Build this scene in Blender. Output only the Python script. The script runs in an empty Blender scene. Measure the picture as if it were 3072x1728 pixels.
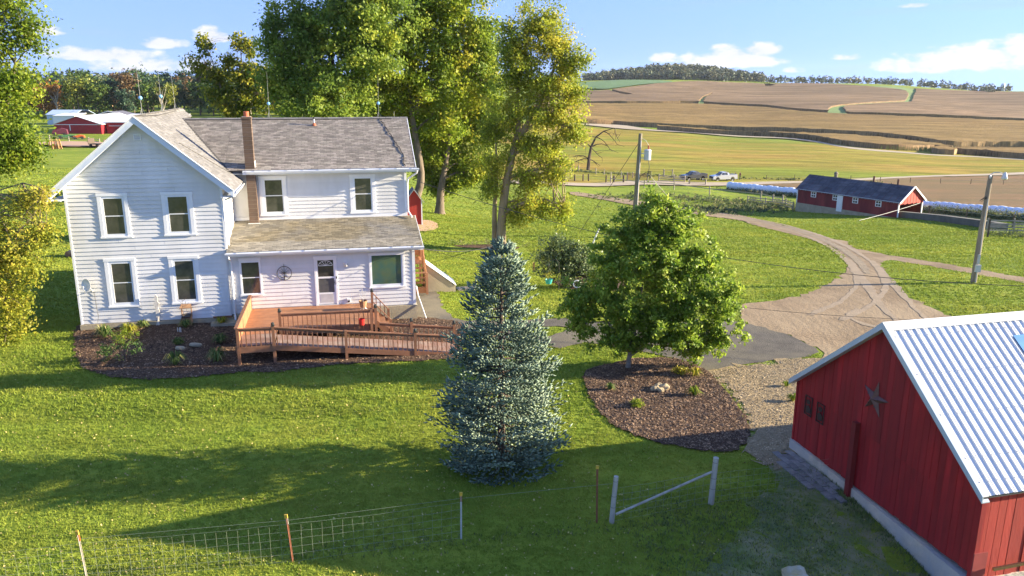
import bpy, bmesh, math, random
import numpy as np
from mathutils import Vector, Matrix, geometry
R = math.radians
rng = np.random.default_rng(7)
random.seed(7)
SC = bpy.context.scene
COL = SC.collection

# ---------------------------------------------------------------- camera
cam_d = bpy.data.cameras.new('camera')
cam = bpy.data.objects.new('camera', cam_d)
COL.objects.link(cam)
cam_d.sensor_width = 36
cam_d.lens = 36 * 2393.4 / 3072
cam_d.clip_start = .1
cam_d.clip_end = 12000
cam.location = (0, 0, 10.03)
cam.rotation_euler = (Matrix.Rotation(-.0025, 4, 'Y') @ Matrix.Rotation(R(90) - .2507, 4, 'X')).to_euler()
SC.camera = cam

# ---------------------------------------------------------------- light
SUN_EL, SUN_AZ = 14.5, 4.8          # azimuth measured from +X towards +Y
w = bpy.data.worlds.new('World')
SC.world = w
w.use_nodes = True
nt = w.node_tree
nt.nodes.clear()
def wn(t, **k):
    n = nt.nodes.new(t)
    for a, b in k.items():
        setattr(n, a, b)
    return n
out = wn('ShaderNodeOutputWorld')
bg = wn('ShaderNodeBackground')
bg.inputs[1].default_value = .148
sky = wn('ShaderNodeTexSky', sky_type='NISHITA', sun_disc=False, sun_elevation=R(SUN_EL), sun_rotation=R(90 - SUN_AZ))
sky.altitude = 200
sky.air_density = 1.0
sky.dust_density = 0.0
sky.ozone_density = 4.5
hs = wn('ShaderNodeHueSaturation')
hs.inputs['Saturation'].default_value = .92
hs.inputs['Value'].default_value = 1.0
tint = wn('ShaderNodeMixRGB', blend_type='MULTIPLY')
tint.inputs[0].default_value = 1
tint.inputs[2].default_value = (.95, .87, 1.0, 1)
nt.links.new(sky.outputs[0], tint.inputs[1])
nt.links.new(tint.outputs[0], hs.inputs['Color'])
# clouds live in direction space: (azimuth deg from +Y to the right, elevation deg, half width, height, strength)
CLOUDS = [(15.1, 1.9, 3.5, 1.0, 1), (16.6, 2.3, 1.6, .7, 1), (12.9, 1.6, 2.2, .7, .9), (10.4, 1.8, 1.0, .55, .8), (29.4, 1.8, 4.8, 1.2, 1), (26.1, 1.3, 2.7, .8, .9), (32.2, 2.5, 2.4, .9, 1), (22, 1.75, 1.1, .3, .7),
          (18.9, .95, .9, .3, .7), (25.6, 4.8, 1.0, .3, .6), (-29.4, 3.1, 1.3, .5, .75), (-26.2, 1.8, 3.6, .65, .9), (-22.8, 2.5, 1.7, .5, .9), (-19.7, 3.1, 1.2, .8, .95), (-23.5, 1.2, 5, .7, .8),
          (-40, 2, 5, 1.4, .9), (45, 2, 6, 1.4, .9), (60, 2.2, 6, 1.5, .9), (-60, 2, 7, 1.4, .9), (80, 2, 7, 1.6, .8), (105, 2, 7, 1.5, .8), (-85, 2, 7, 1.5, .8), (140, 2, 8, 1.5, .8), (-120, 2, 8, 1.5, .8), (175, 2, 8, 1.5, .8)]
def mth(op, a, b=None, c=None, clamp=False):
    n = nt.nodes.new('ShaderNodeMath')
    n.operation = op
    n.use_clamp = clamp
    for i, v in enumerate((a, b, c)):
        if v is None:
            continue
        if isinstance(v, (int, float)):
            n.inputs[i].default_value = v
        else:
            nt.links.new(v, n.inputs[i])
    return n.outputs[0]
tc = wn('ShaderNodeTexCoord')
sx = wn('ShaderNodeSeparateXYZ')
# clear air: the pale band hugs the horizon, so the sky colour is read a little higher up
lift = wn('ShaderNodeVectorMath', operation='ADD')
nt.links.new(tc.outputs['Generated'], lift.inputs[0])
lift.inputs[1].default_value = (0, 0, .45)
nrm = wn('ShaderNodeVectorMath', operation='NORMALIZE')
nt.links.new(lift.outputs[0], nrm.inputs[0])
nt.links.new(nrm.outputs[0], sky.inputs['Vector'])
nt.links.new(tc.outputs['Generated'], sx.inputs[0])
az = mth('MULTIPLY', mth('ARCTAN2', sx.outputs[0], sx.outputs[1]), 57.2958)
el = mth('MULTIPLY', mth('ARCSINE', sx.outputs[2]), 57.2958)
cv = wn('ShaderNodeCombineXYZ')
nt.links.new(mth('MULTIPLY', az, .8), cv.inputs[0])
nt.links.new(mth('MULTIPLY', el, 1.7), cv.inputs[1])
nz = wn('ShaderNodeTexNoise')
nz.inputs['Scale'].default_value = .75
nz.inputs['Detail'].default_value = 7
nz.inputs['Roughness'].default_value = .58
nt.links.new(cv.outputs[0], nz.inputs['Vector'])
nfac = nz.outputs[0]
tot = None
for ca, ce, cw, ch, cs in CLOUDS:
    dx = mth('DIVIDE', mth('SUBTRACT', az, ca), cw)
    de = mth('DIVIDE', mth('SUBTRACT', el, ce - ch * .35), ch)
    # flatter below, domed above
    dd = mth('ADD', mth('MULTIPLY', dx, dx), mth('MULTIPLY', de, mth('MULTIPLY', de, mth('ADD', 1.0, mth('MULTIPLY', mth('LESS_THAN', de, 0), 3.0)))))
    m = mth('MULTIPLY', mth('SUBTRACT', 1.0, dd), cs)
    tot = m if tot is None else mth('MAXIMUM', tot, m)
dens = mth('ADD', mth('MULTIPLY', mth('MAXIMUM', tot, -1.2), .75), mth('MULTIPLY', mth('SUBTRACT', nfac, .5), 2.2))
cl = mth('MULTIPLY', mth('MULTIPLY', mth('ADD', dens, -.05), 2.4, clamp=True), mth('MULTIPLY', el, 1.2, clamp=True), clamp=True)
# thin high cirrus streaks
cv2 = wn('ShaderNodeCombineXYZ')
nt.links.new(mth('ADD', mth('MULTIPLY', az, .06), mth('MULTIPLY', el, .1)), cv2.inputs[0])
nt.links.new(mth('ADD', mth('MULTIPLY', el, .55), mth('MULTIPLY', az, -.035)), cv2.inputs[1])
nz2 = wn('ShaderNodeTexNoise')
nz2.inputs['Scale'].default_value = 1.0
nz2.inputs['Detail'].default_value = 6
nt.links.new(cv2.outputs[0], nz2.inputs['Vector'])
cir = mth('MULTIPLY', mth('SUBTRACT', nz2.outputs[0], .48), 2.2, clamp=True)
cir = mth('MULTIPLY', cir, .75)
# whitish band near the horizon
hz = mth('MULTIPLY', mth('SUBTRACT', 1.0, mth('DIVIDE', el, 9.0), clamp=True), .30, clamp=True)
soft = mth('MAXIMUM', cir, hz)
mx0 = wn('ShaderNodeMixRGB')
nt.links.new(soft, mx0.inputs[0])
nt.links.new(hs.outputs[0], mx0.inputs[1])
mx0.inputs[2].default_value = (.95, 1.12, 1.65, 1)
shade = mth('ADD', .80, mth('MULTIPLY', nfac, .45))
ccol = wn('ShaderNodeMixRGB')
ccol.blend_type = 'MULTIPLY'
ccol.inputs[0].default_value = 1
ccol.inputs[1].default_value = (1.66, 1.68, 1.8, 1)
cg = wn('ShaderNodeCombineXYZ')
for i in range(3):
    nt.links.new(shade, cg.inputs[i])
nt.links.new(cg.outputs[0], ccol.inputs[2])
mx = wn('ShaderNodeMixRGB')
nt.links.new(mth('MULTIPLY', cl, .92), mx.inputs[0])
nt.links.new(mx0.outputs[0], mx.inputs[1])
nt.links.new(ccol.outputs[0], mx.inputs[2])
nt.links.new(mx.outputs[0], bg.inputs[0])
nt.links.new(bg.outputs[0], out.inputs[0])

sun_d = bpy.data.lights.new('sun', 'SUN')
sun_d.energy = 5
sun_d.angle = R(.5)
sun_d.color = (1.0, .86, .62)
sun = bpy.data.objects.new('sun', sun_d)
COL.objects.link(sun)
sdir = Vector((math.cos(R(SUN_EL)) * math.cos(R(SUN_AZ)), math.cos(R(SUN_EL)) * math.sin(R(SUN_AZ)), math.sin(R(SUN_EL))))
sun.rotation_euler = sdir.to_track_quat('Z', 'Y').to_euler()
sun.location = (60, 0, 60)
SC.view_settings.view_transform = 'Standard'
SC.view_settings.look = 'None'
SC.view_settings.gamma = 1
SC.view_settings.use_curve_mapping = False
SC.view_settings.exposure = 1.95

# ---------------------------------------------------------------- helpers
def tag(o, label=None, cat=None, group=None, kind=None):
    if label: o['label'] = label
    if cat: o['category'] = cat
    if group: o['group'] = group
    if kind: o['kind'] = kind
    return o
def empty(name, loc=(0, 0, 0), rz=0, label=None, cat=None, group=None, parent=None):
    o = bpy.data.objects.new(name, None)
    o.location = loc
    o.rotation_euler = (0, 0, rz)
    o.empty_display_size = .2
    COL.objects.link(o)
    if parent: o.parent = parent
    return tag(o, label, cat, group)
def link(name, me, parent=None, loc=None, rot=None, mtx=None, mat=None):
    o = bpy.data.objects.new(name, me)
    COL.objects.link(o)
    if parent: o.parent = parent
    if mtx is not None: o.matrix_local = mtx
    if loc is not None: o.location = loc
    if rot is not None: o.rotation_euler = rot
    return o
class MB:
    """collects geometry, builds ONE mesh object"""
    def __init__(s): s.v = []; s.f = []; s.r = []; s.sm = False
    def add(s, vs, fs, r=0.0):
        b = len(s.v)
        s.v += [tuple(p) for p in vs]
        for f in fs:
            s.f.append(tuple(b + i for i in f)); s.r.append(r)
        return s
    def box(s, x0, x1, y0, y1, z0, z1, m=None, r=0.0):
        vs = [(x, y, z) for z in (z0, z1) for y in (y0, y1) for x in (x0, x1)]
        if m is not None: vs = [tuple(m @ Vector(p)) for p in vs]
        return s.add(vs, [(0, 2, 3, 1), (4, 5, 7, 6), (0, 1, 5, 4), (2, 6, 7, 3), (0, 4, 6, 2), (1, 3, 7, 5)], r)
    def bar(s, a, b, wx, wy=None, up=(0, 0, 1), r=0.0):
        """rectangular bar from a to b; wx along the side axis, wy along the up axis"""
        wy = wy or wx
        a = Vector(a); b = Vector(b); d = (b - a).normalized()
        u = Vector(up)
        if abs(d.dot(u)) > .98: u = Vector((0, 1, 0))
        sd = d.cross(u).normalized(); u = sd.cross(d).normalized()
        vs = []
        for p in (a, b):
            for i, j in ((-1, -1), (1, -1), (1, 1), (-1, 1)):
                vs.append(p + sd * (i * wx / 2) + u * (j * wy / 2))
        return s.add(vs, [(0, 3, 2, 1), (4, 5, 6, 7), (0, 1, 5, 4), (1, 2, 6, 5), (2, 3, 7, 6), (3, 0, 4, 7)], r)
    def tube(s, pts, rad, n=8, cap=True, r=0.0):
        pts = [Vector(p) for p in pts]
        if not hasattr(rad, '__len__'): rad = [rad] * len(pts)
        b = len(s.v); pu = None
        for i, p in enumerate(pts):
            d = (pts[min(i + 1, len(pts) - 1)] - pts[max(i - 1, 0)]).normalized()
            if pu is None: pu = Vector((1, 0, 0)) if abs(d.x) < .8 else Vector((0, 1, 0))
            u = (pu - d * pu.dot(d)).normalized(); pu = u
            v = d.cross(u)
            for k in range(n):
                a = 2 * math.pi * k / n
                s.v.append(tuple(p + (u * math.cos(a) + v * math.sin(a)) * rad[i]))
        for i in range(len(pts) - 1):
            for k in range(n):
                k2 = (k + 1) % n
                s.f.append((b + i * n + k, b + i * n + k2, b + (i + 1) * n + k2, b + (i + 1) * n + k)); s.r.append(r)
        if cap:
            s.f.append(tuple(b + k for k in reversed(range(n)))); s.r.append(r)
            s.f.append(tuple(b + (len(pts) - 1) * n + k for k in range(n))); s.r.append(r)
        return s
    def prism(s, poly, axis, a, b, r=0.0):
        """polygon in the plane normal to axis ('x','y','z'), extruded from a to b"""
        def P(p, t): return {'x': (t, p[0], p[1]), 'y': (p[0], t, p[1]), 'z': (p[0], p[1], t)}[axis]
        n = len(poly)
        vs = [P(p, a) for p in poly] + [P(p, b) for p in poly]
        fs = [tuple(range(n)), tuple(reversed(range(n, 2 * n)))] + [(i, i + n, (i + 1) % n + n, (i + 1) % n) for i in range(n)]
        return s.add(vs, fs, r)
    def lathe(s, prof, c=(0, 0, 0), n=16, r=0.0):
        b = len(s.v)
        for rr, z in prof:
            for k in range(n):
                a = 2 * math.pi * k / n
                s.v.append((c[0] + rr * math.cos(a), c[1] + rr * math.sin(a), c[2] + z))
        for i in range(len(prof) - 1):
            for k in range(n):
                k2 = (k + 1) % n
                s.f.append((b + i * n + k, b + i * n + k2, b + (i + 1) * n + k2, b + (i + 1) * n + k)); s.r.append(r)
        return s
    def mesh(s, name, mat=None, smooth=False, fix=True):
        me = bpy.data.meshes.new(name)
        me.from_pydata(s.v, [], s.f)
        if any(s.r):
            at = me.attributes.new('rnd', 'FLOAT', 'FACE')
            at.data.foreach_set('value', s.r)
        if fix and len(s.f) < 20000:
            bm = bmesh.new(); bm.from_mesh(me); bmesh.ops.recalc_face_normals(bm, faces=bm.faces); bm.to_mesh(me); bm.free()
        if smooth:
            me.polygons.foreach_set('use_smooth', [True] * len(me.polygons))
        if mat: me.materials.append(mat)
        me.update()
        return me
    def build(s, name, mat, parent=None, smooth=False, **k):
        return link(name, s.mesh(name, mat, smooth), parent, **k)
def npmesh(name, V, F, mat=None, rnd=None, smooth=False, dom='FACE'):
    """fast mesh from arrays; F is (n,k)"""
    V = np.asarray(V, np.float32); F = np.asarray(F, np.int32)
    me = bpy.data.meshes.new(name)
    k = F.shape[1]
    me.vertices.add(len(V)); me.vertices.foreach_set('co', V.ravel())
    me.loops.add(F.size); me.loops.foreach_set('vertex_index', F.ravel())
    me.polygons.add(len(F)); me.polygons.foreach_set('loop_start', np.arange(len(F), dtype=np.int32) * k)
    try: me.polygons.foreach_set('loop_total', np.full(len(F), k, np.int32))
    except Exception: pass
    if rnd is not None:
        at = me.attributes.new('rnd', 'FLOAT', dom)
        at.data.foreach_set('value', np.asarray(rnd, np.float32))
    if smooth: me.polygons.foreach_set('use_smooth', np.ones(len(F), bool))
    if mat: me.materials.append(mat)
    me.update(); me.validate()
    return me

# ---------------------------------------------------------------- materials
MATS = {}
def mat(name, c1, c2=None, scale=3.0, rough=.8, bump=0.0, bscale=40.0, c3=None, scale3=.4, stretch=(1, 1, 1), metal=0.0,
        rnd=0.0, trans=None, spec=.5, coat=0.0, detail=6, world=False, lo=.35, hi=.65, bdist=.02, hue=0.0, streak=None):
    """procedural surface: two noise-mixed colours (+ a third at a coarse scale), noise bump, per-piece variation (attribute rnd + object random)"""
    if name in MATS: return MATS[name]
    m = bpy.data.materials.new(name); m.use_nodes = True
    t = m.node_tree; N = t.nodes; L = t.links
    b = N['Principled BSDF']
    b.inputs['Roughness'].default_value = rough
    b.inputs['Metallic'].default_value = metal
    b.inputs['Specular IOR Level'].default_value = spec
    if coat: b.inputs['Coat Weight'].default_value = coat
    tc = N.new('ShaderNodeTexCoord')
    geo = N.new('ShaderNodeNewGeometry')
    mp = N.new('ShaderNodeMapping'); mp.inputs['Scale'].default_value = stretch
    L.new(geo.outputs['Position'] if world else tc.outputs['Object'], mp.inputs['Vector'])
    if c2 is None: c2 = tuple(x * .8 for x in c1)
    def noise(s, d=detail):
        n = N.new('ShaderNodeTexNoise'); n.inputs['Scale'].default_value = s; n.inputs['Detail'].default_value = d
        n.inputs['Roughness'].default_value = .6
        L.new(mp.outputs[0], n.inputs['Vector']); return n.outputs[0]
    def ramp(fac, lo, hi):
        r = N.new('ShaderNodeMapRange'); r.inputs[1].default_value = lo; r.inputs[2].default_value = hi
        L.new(fac, r.inputs[0]); return r.outputs[0]
    def mix(fac, a, bb, bt='MIX'):
        x = N.new('ShaderNodeMixRGB'); x.blend_type = bt
        for i, v in ((0, fac), (1, a), (2, bb)):
            if isinstance(v, (int, float)): x.inputs[i].default_value = v
            elif isinstance(v, tuple): x.inputs[i].default_value = (*v, 1)
            else: L.new(v, x.inputs[i])
        return x.outputs[0]
    c = mix(ramp(noise(scale), lo, hi), c1, c2)
    if c3 is not None: c = mix(ramp(noise(scale3, 3), .42, .62), c, c3)
    if rnd or hue:
        at = N.new('ShaderNodeAttribute'); at.attribute_name = 'rnd'
        oi = N.new('ShaderNodeObjectInfo')
        ad = N.new('ShaderNodeMath'); ad.operation = 'ADD'
        L.new(at.outputs['Fac'], ad.inputs[0]); L.new(oi.outputs['Random'], ad.inputs[1])
        fr = N.new('ShaderNodeMath'); fr.operation = 'FRACT'; L.new(ad.outputs[0], fr.inputs[0])
        mr = N.new('ShaderNodeMapRange'); mr.inputs[3].default_value = 1 - rnd; mr.inputs[4].default_value = 1 + rnd
        L.new(fr.outputs[0], mr.inputs[0])
        h = N.new('ShaderNodeHueSaturation'); L.new(mr.outputs[0], h.inputs['Value']); L.new(c, h.inputs['Color'])
        if hue:
            m2 = N.new('ShaderNodeMath'); m2.operation = 'MULTIPLY'; m2.inputs[1].default_value = 7.31; L.new(fr.outputs[0], m2.inputs[0])
            f2 = N.new('ShaderNodeMath'); f2.operation = 'FRACT'; L.new(m2.outputs[0], f2.inputs[0])
            m3 = N.new('ShaderNodeMapRange'); m3.inputs[3].default_value = .5 - hue; m3.inputs[4].default_value = .5 + hue
            L.new(f2.outputs[0], m3.inputs[0]); L.new(m3.outputs[0], h.inputs['Hue'])
        c = h.outputs[0]
    L.new(c, b.inputs['Base Color'])
    if streak:
        sn = N.new('ShaderNodeTexNoise'); sn.inputs['Scale'].default_value = 1.0; sn.inputs['Detail'].default_value = 4; sn.inputs['Roughness'].default_value = .65
        sm = N.new('ShaderNodeMapping'); sm.inputs['Scale'].default_value = streak[:3]; sm.inputs['Rotation'].default_value = (0, 0, streak[4] if len(streak) > 4 else 0)
        L.new(geo.outputs['Position'], sm.inputs['Vector']); L.new(sm.outputs[0], sn.inputs['Vector'])
        sr = N.new('ShaderNodeMapRange'); sr.inputs[1].default_value = .34; sr.inputs[2].default_value = .66; sr.inputs[3].default_value = 1 - streak[3]; sr.inputs[4].default_value = 1 + streak[3]
        L.new(sn.outputs[0], sr.inputs[0])
        sh = N.new('ShaderNodeHueSaturation'); L.new(sr.outputs[0], sh.inputs['Value']); L.new(c, sh.inputs['Color']); c = sh.outputs[0]
        L.new(c, b.inputs['Base Color'])
    if bump:
        bn = N.new('ShaderNodeBump'); bn.inputs['Strength'].default_value = bump; bn.inputs['Distance'].default_value = bdist
        L.new(noise(bscale, 5), bn.inputs['Height']); L.new(bn.outputs[0], b.inputs['Normal'])
    if trans:
        tr = N.new('ShaderNodeBsdfTranslucent'); L.new(c, tr.inputs[0])
        ms = N.new('ShaderNodeMixShader'); ms.inputs[0].default_value = trans
        L.new(b.outputs[0], ms.inputs[1]); L.new(tr.outputs[0], ms.inputs[2])
        L.new(ms.outputs[0], N['Material Output'].inputs[0])
    MATS[name] = m
    return m

# ---------------------------------------------------------------- terrain height
TA = [-.62, -.3, 0., .15, .3, .62]
TY = [0, 33, 45, 67, 90, 120, 150, 180, 230, 300, 380, 450, 600, 800, 1100, 1500, 3000]
TZ = {
    -.62: [-.62, -.45, -.6, -1.2, -2.1, -3.2, -4, -4.7, -5.5, -5, -2.2, -.5, 1.5, 3, 5, 6, 6],
    -.3: [-.62, -.5, -.8, -1.5, -2.6, -4, -5, -5.8, -6.3, -5.5, -3, -1, 1, 3, 5, 6, 6],
    0.: [-.62, -.62, -1.2, -2.8, -4.8, -6.6, -8, -9, -10, -10.8, -11.2, -11.5, -9, -3, 13, 7, 0],
    .15: [-.62, -.62, -1.2, -3.0, -5.2, -7.4, -8.9, -9.9, -11, -12.3, -13.5, -14, -11, -4.0, 15.5, 6, -4],
    .3: [-.62, -.62, -1.2, -3.0, -5.4, -8.0, -9.6, -10.6, -11.9, -13.8, -15.7, -16.2, -12.4, -4.5, 12.5, 2, -8],
    .62: [-.62, -.62, -1.1, -3.0, -5.2, -7.8, -9.7, -11.5, -14, -17, -18.8, -18.8, -15.2, -7.5, 2.5, -6, -14]}
def _hinterp(x, xs, ys):
    xs = np.array(xs, float); ys = np.array(ys, float)
    d = np.zeros_like(ys)
    s = np.diff(ys) / np.diff(xs)
    for i in range(1, len(xs) - 1):
        if s[i - 1] * s[i] > 0:
            d[i] = 2 * s[i - 1] * s[i] / (s[i - 1] + s[i])
    d[-1] = 0
    x = np.clip(x, xs[0], xs[-1]); i = np.clip(np.searchsorted(xs, x) - 1, 0, len(xs) - 2)
    h = xs[i + 1] - xs[i]; t = (x - xs[i]) / h
    return ys[i] * (2 * t**3 - 3 * t**2 + 1) + d[i] * h * (t**3 - 2 * t**2 + t) + ys[i + 1] * (3 * t**2 - 2 * t**3) + d[i + 1] * h * (t**3 - t**2)
def hgt(x, y):
    x = np.asarray(x, float); y = np.asarray(y, float)
    yy = np.maximum(y, 1)
    a = np.clip(x / np.maximum(yy, 25), -.62, .62)
    cols = np.array([_hinterp(yy, TY, TZ[k]) for k in TA])
    ta = np.array(TA)
    i = np.clip(np.searchsorted(ta, a) - 1, 0, len(ta) - 2)
    t = (a - ta[i]) / (ta[i + 1] - ta[i]); t = t * t * (3 - 2 * t)
    if cols.ndim == 1: z = cols[i] * (1 - t) + cols[i + 1] * t
    else:
        j = np.arange(cols[0].size); cf = cols.reshape(len(ta), -1)
        z = (cf[i.ravel(), j] * (1 - t.ravel()) + cf[i.ravel() + 1, j] * t.ravel()).reshape(x.shape)
    # ground banked up round the house
    z = z - .62 * np.exp(-(((x - 10.9) / 2.4)**2 + ((yy - 15.6) / 2.9)**2)) - .35 * np.exp(-(((x - 13.5) / 3.2)**2 + ((yy - 13.5) / 3.5)**2)) + 17 * np.exp(-(((x - 245) / 110)**2 + ((yy - 1270) / 90)**2))
    d2 = ((x + 15.5) / 5.5)**2 + ((y - 35.5) / 4.2)**2
    z = z + .34 * np.exp(-d2)
    # gentle roll far out
    z = z + np.clip((yy - 250) / 400, 0, 1) * (1.6 * np.sin(x / 83 + yy / 140) + 1.1 * np.sin(x / 41 - yy / 97 + 1))
    z = z - np.clip((13.5 - yy) / 10, 0, 1) * .5
    return z
def H(x, y): return float(hgt(float(x), float(y)))

# surface outlines, metres on the ground
P_driveway = [(10.22, 135.3), (14.01, 132.69), (17.94, 126.53), (21.99, 118.18), (25.92, 111.93), (29.83, 105.72), (30.15, 93.31), (29.96, 84.66), (29.07, 75.52), (28.18, 68.98), (28.93, 68.27), (27.09, 61.92), (27.44, 59.2), (28.25, 55.37), (29.31, 51.63), (30.87, 46.77), (32.22, 44.44), (30.96, 42.6), (29.84, 45.15), (28.86, 47.28), (28.03, 49.31), (27.07, 52.44), (26.37, 54.36), (25.41, 53.34), (24.18, 50.51), (22.12, 45.03), (21.29, 41.89), (21.08, 39.95), (21.06, 36.48), (21.33, 34.32), (19.13, 30.51), (15.54, 29.06), (12.35, 30.41), (12.58, 30.92), (12.28, 32.99), (11.1, 34.84), (10.66, 35.25), (11.09, 36.99), (11.8, 39.23), (13.69, 40.04), (15.72, 41.67), (18.11, 44.52), (20.39, 47.87), (22.35, 51.82), (24.14, 56.67), (26.08, 64.94), (26.45, 73.51), (27.06, 87.77), (27.23, 96.34), (22.81, 105.27), (16.79, 118.3), (13.27, 125.57), (9.81, 129.69)]
P_asphalt = [(-5.41, 42.41), (-4.3, 42.6), (-3.68, 39.65), (-3.14, 37.2), (-2.56, 35.77), (-1.07, 35.56), (0.23, 35.66), (1.69, 35.97), (2.49, 35.97), (3.9, 35.35), (7.72, 36.07), (10.69, 35.35), (11.16, 34.74), (12.28, 32.98), (12.58, 30.92), (11.13, 30.1), (9.58, 29.68), (8.33, 29.06), (7.48, 28.75), (6.56, 30.2), (5.12, 31.23), (3.25, 32.26), (2.54, 31.85), (1.95, 31.43), (0.88, 32.26), (-0.65, 32.78), (-2.41, 33.51), (-4.09, 34.44), (-5.48, 34.76), (-5.63, 35.78)]
P_island = [(0.22, 33.91), (1.59, 34.53), (2.58, 34.32), (1.52, 32.98), (0.73, 33.19)]
P_mulch = [(2.85, 28.75), (3.27, 29.17), (4.28, 29.79), (4.97, 30.2), (6.56, 30.2), (7.48, 28.76), (7.65, 27.31), (7.71, 26.18), (7.71, 24.21), (7.42, 22.97), (6.85, 22.05), (6.08, 21.84), (5.2, 22.14), (4.31, 22.56), (3.45, 23.49), (2.95, 24.73), (2.74, 26.38), (2.71, 27.72)]
P_gravel = [(7.48, 28.76), (8.3, 28.96), (9.55, 29.58), (11.13, 30.1), (12.32, 30.3), (15.54, 29.06), (12.78, 26.27), (8.89, 22.66), (8.31, 21.32), (7.65, 20.81), (7.2, 21.01), (7.06, 21.84), (7.48, 22.97), (7.74, 24.21), (7.78, 26.18), (7.69, 27.31)]
P_bed = [(-18.6, 32.45), (-18.95, 33.28), (-18.2, 33.71), (-12.76, 35.25), (-7.46, 37.13), (-4.25, 35.88), (-2.34, 35.15), (-2.03, 30.3), (-2.95, 29.89), (-4.48, 29.59), (-6.71, 29.09), (-8.78, 28.27), (-10.24, 28.17), (-11.54, 27.65), (-12.62, 27.45), (-13.59, 27.35), (-14.76, 27.66), (-15.7, 28.07), (-16.43, 28.7), (-17.41, 30.26)]
P_ring = [(-5.11, 59.88), (-3.45, 62.89), (-1.26, 64.79), (0.69, 62.96), (1.42, 59.72), (0.34, 56.89), (-2.59, 57.72), (-4.39, 58.35)]
P_applebed = [(2.48, 45.12), (3.63, 46.65), (6.04, 46.75), (6.71, 44.72), (5.5, 42.38), (3.36, 42.89)]
P_dirtdisc = [(-9.51, 75.95), (-8.58, 79.86), (-7.16, 76.2), (-6.86, 71.34), (-7.62, 69.04), (-8.63, 68.76)]
P_lane = [(0.87, 154.82), (8.87, 153.21), (16.43, 156.18), (25.52, 164.81), (35.46, 165.26), (47.13, 168.75), (51.78, 170.28), (62.18, 173.33), (74.35, 179.94), (93.16, 193.14), (114.06, 206.82), (160.68, 229.72), (154.0, 220.03), (110.74, 200.7), (90.74, 188.03), (72.07, 174.32), (60.38, 168.22), (49.96, 164.12), (45.17, 161.58), (33.74, 157.07), (24.05, 155.1), (15.69, 149.02), (8.52, 147.07), (0.83, 146.64)]
P_pasture = [(-8.96, 166.14), (0.87, 154.82), (8.87, 153.21), (16.43, 156.18), (25.52, 164.81), (35.46, 165.26), (47.13, 168.75), (51.78, 170.28), (62.18, 173.33), (74.35, 179.94), (93.16, 193.14), (114.06, 206.82), (160.68, 229.72), (232.38, 333.9), (199.14, 313.45), (178.55, 325.86), (158.89, 354.41), (132.51, 379.33), (104.78, 418.0), (68.03, 446.73), (43.39, 464.57), (2.39, 445.62), (-28.61, 421.33)]
P_brownfield = [(45.56, 164.65), (54.17, 169.25), (61.03, 170.77), (77.44, 179.41), (90.95, 189.06), (110.88, 199.68), (134.05, 209.84), (152.29, 216.46), (62.98, 88.12), (69.48, 107.49), (68.66, 119.82), (67.9, 131.99), (66.83, 138.09), (59.69, 150.83), (56.2, 156.96), (52.25, 163.11), (45.28, 163.63)]
P_corn_low = [(84.28, 469.84), (101.49, 461.38), (118.06, 447.27), (133.11, 432.31), (142.58, 421.0), (148.23, 396.27), (147.8, 352.98), (153.95, 340.56), (162.21, 338.91), (174.98, 344.95), (183.99, 352.08)]
P_corn_low_top = [(191.4, 350.54), (193.52, 369.61), (186.77, 386.25), (177.87, 404.95), (157.9, 423.11), (134.19, 436.5), (107.64, 445.37), (90.39, 456.93)]
P_corn_right_low = [(187.71, 351.01), (184.58, 334.55), (188.47, 328.35), (190.12, 312.95), (194.01, 305.26), (200.84, 283.77)]
P_corn_right_top = [(244.34, 346.78), (222.21, 350.91), (209.54, 352.48), (191.27, 347.44), (171.02, 319.32)]
P_corn_mid_low = [(16.89, 498.2), (33.29, 499.47), (45.93, 494.57), (66.04, 499.46), (88.28, 489.47), (107.42, 488.76), (127.71, 484.44), (155.97, 473.62), (171.57, 459.67), (193.04, 439.45), (202.48, 418.69), (206.92, 391.71), (209.38, 383.4), (230.92, 388.45), (248.63, 389.46), (273.23, 387.89)]
P_corn_mid_top = [(374.85, 536.12), (343.69, 547.17), (308.22, 553.69), (268.21, 558.68), (241.94, 568.68), (226.94, 581.19), (211.49, 606.13), (199.68, 654.49), (177.03, 676.84), (159.78, 691.52), (119.8, 685.93), (89.44, 681.29), (53.57, 676.21), (22.83, 677.81)]
P_corn_up_low = [(24.52, 728.17), (56.58, 714.22), (93.62, 713.14), (125.44, 718.33), (165.15, 728.61), (186.01, 711.27), (210.62, 690.44), (222.92, 638.96), (239.32, 612.98), (248.26, 598.91), (282.93, 589.41), (327.27, 587.97), (367.74, 585.51), (402.32, 575.46)]
P_corn_up_top = [(599.83, 865.34), (589.52, 947.08), (567.05, 970.5), (546.96, 972.13), (504.16, 970.93), (463.7, 974.51), (427.22, 987.91), (399.66, 1027.28), (363.95, 1052.26), (313.6, 1035.54), (306.96, 1051.25), (240.6, 1029.56), (188.7, 967.8), (136.97, 900.66), (99.07, 857.33), (83.86, 853.02), (28.8, 858.8)]
P_notch1 = [(162.56, 713.69), (168.84, 738.28), (180.17, 777.5), (191.53, 811.99), (207.86, 850.68), (204.3, 838.11), (190.48, 799.95), (178.74, 761.8), (166.97, 714.72)]
P_notch2 = [(234.35, 605.4), (245.93, 634.13), (257.52, 657.09), (275.2, 680.01), (285.77, 691.45), (368.36, 777.85), (378.23, 789.75), (429.53, 890.53), (451.44, 947.87), (441.74, 972.23), (427.62, 985.99), (437.11, 1000.7), (465.89, 1002.1), (474.97, 975.65), (475.81, 967.71), (426.07, 870.0), (379.82, 778.76), (361.18, 755.49), (288.48, 679.99), (269.17, 661.27), (260.27, 642.5), (240.62, 586.64), (236.28, 591.84)]
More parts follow.
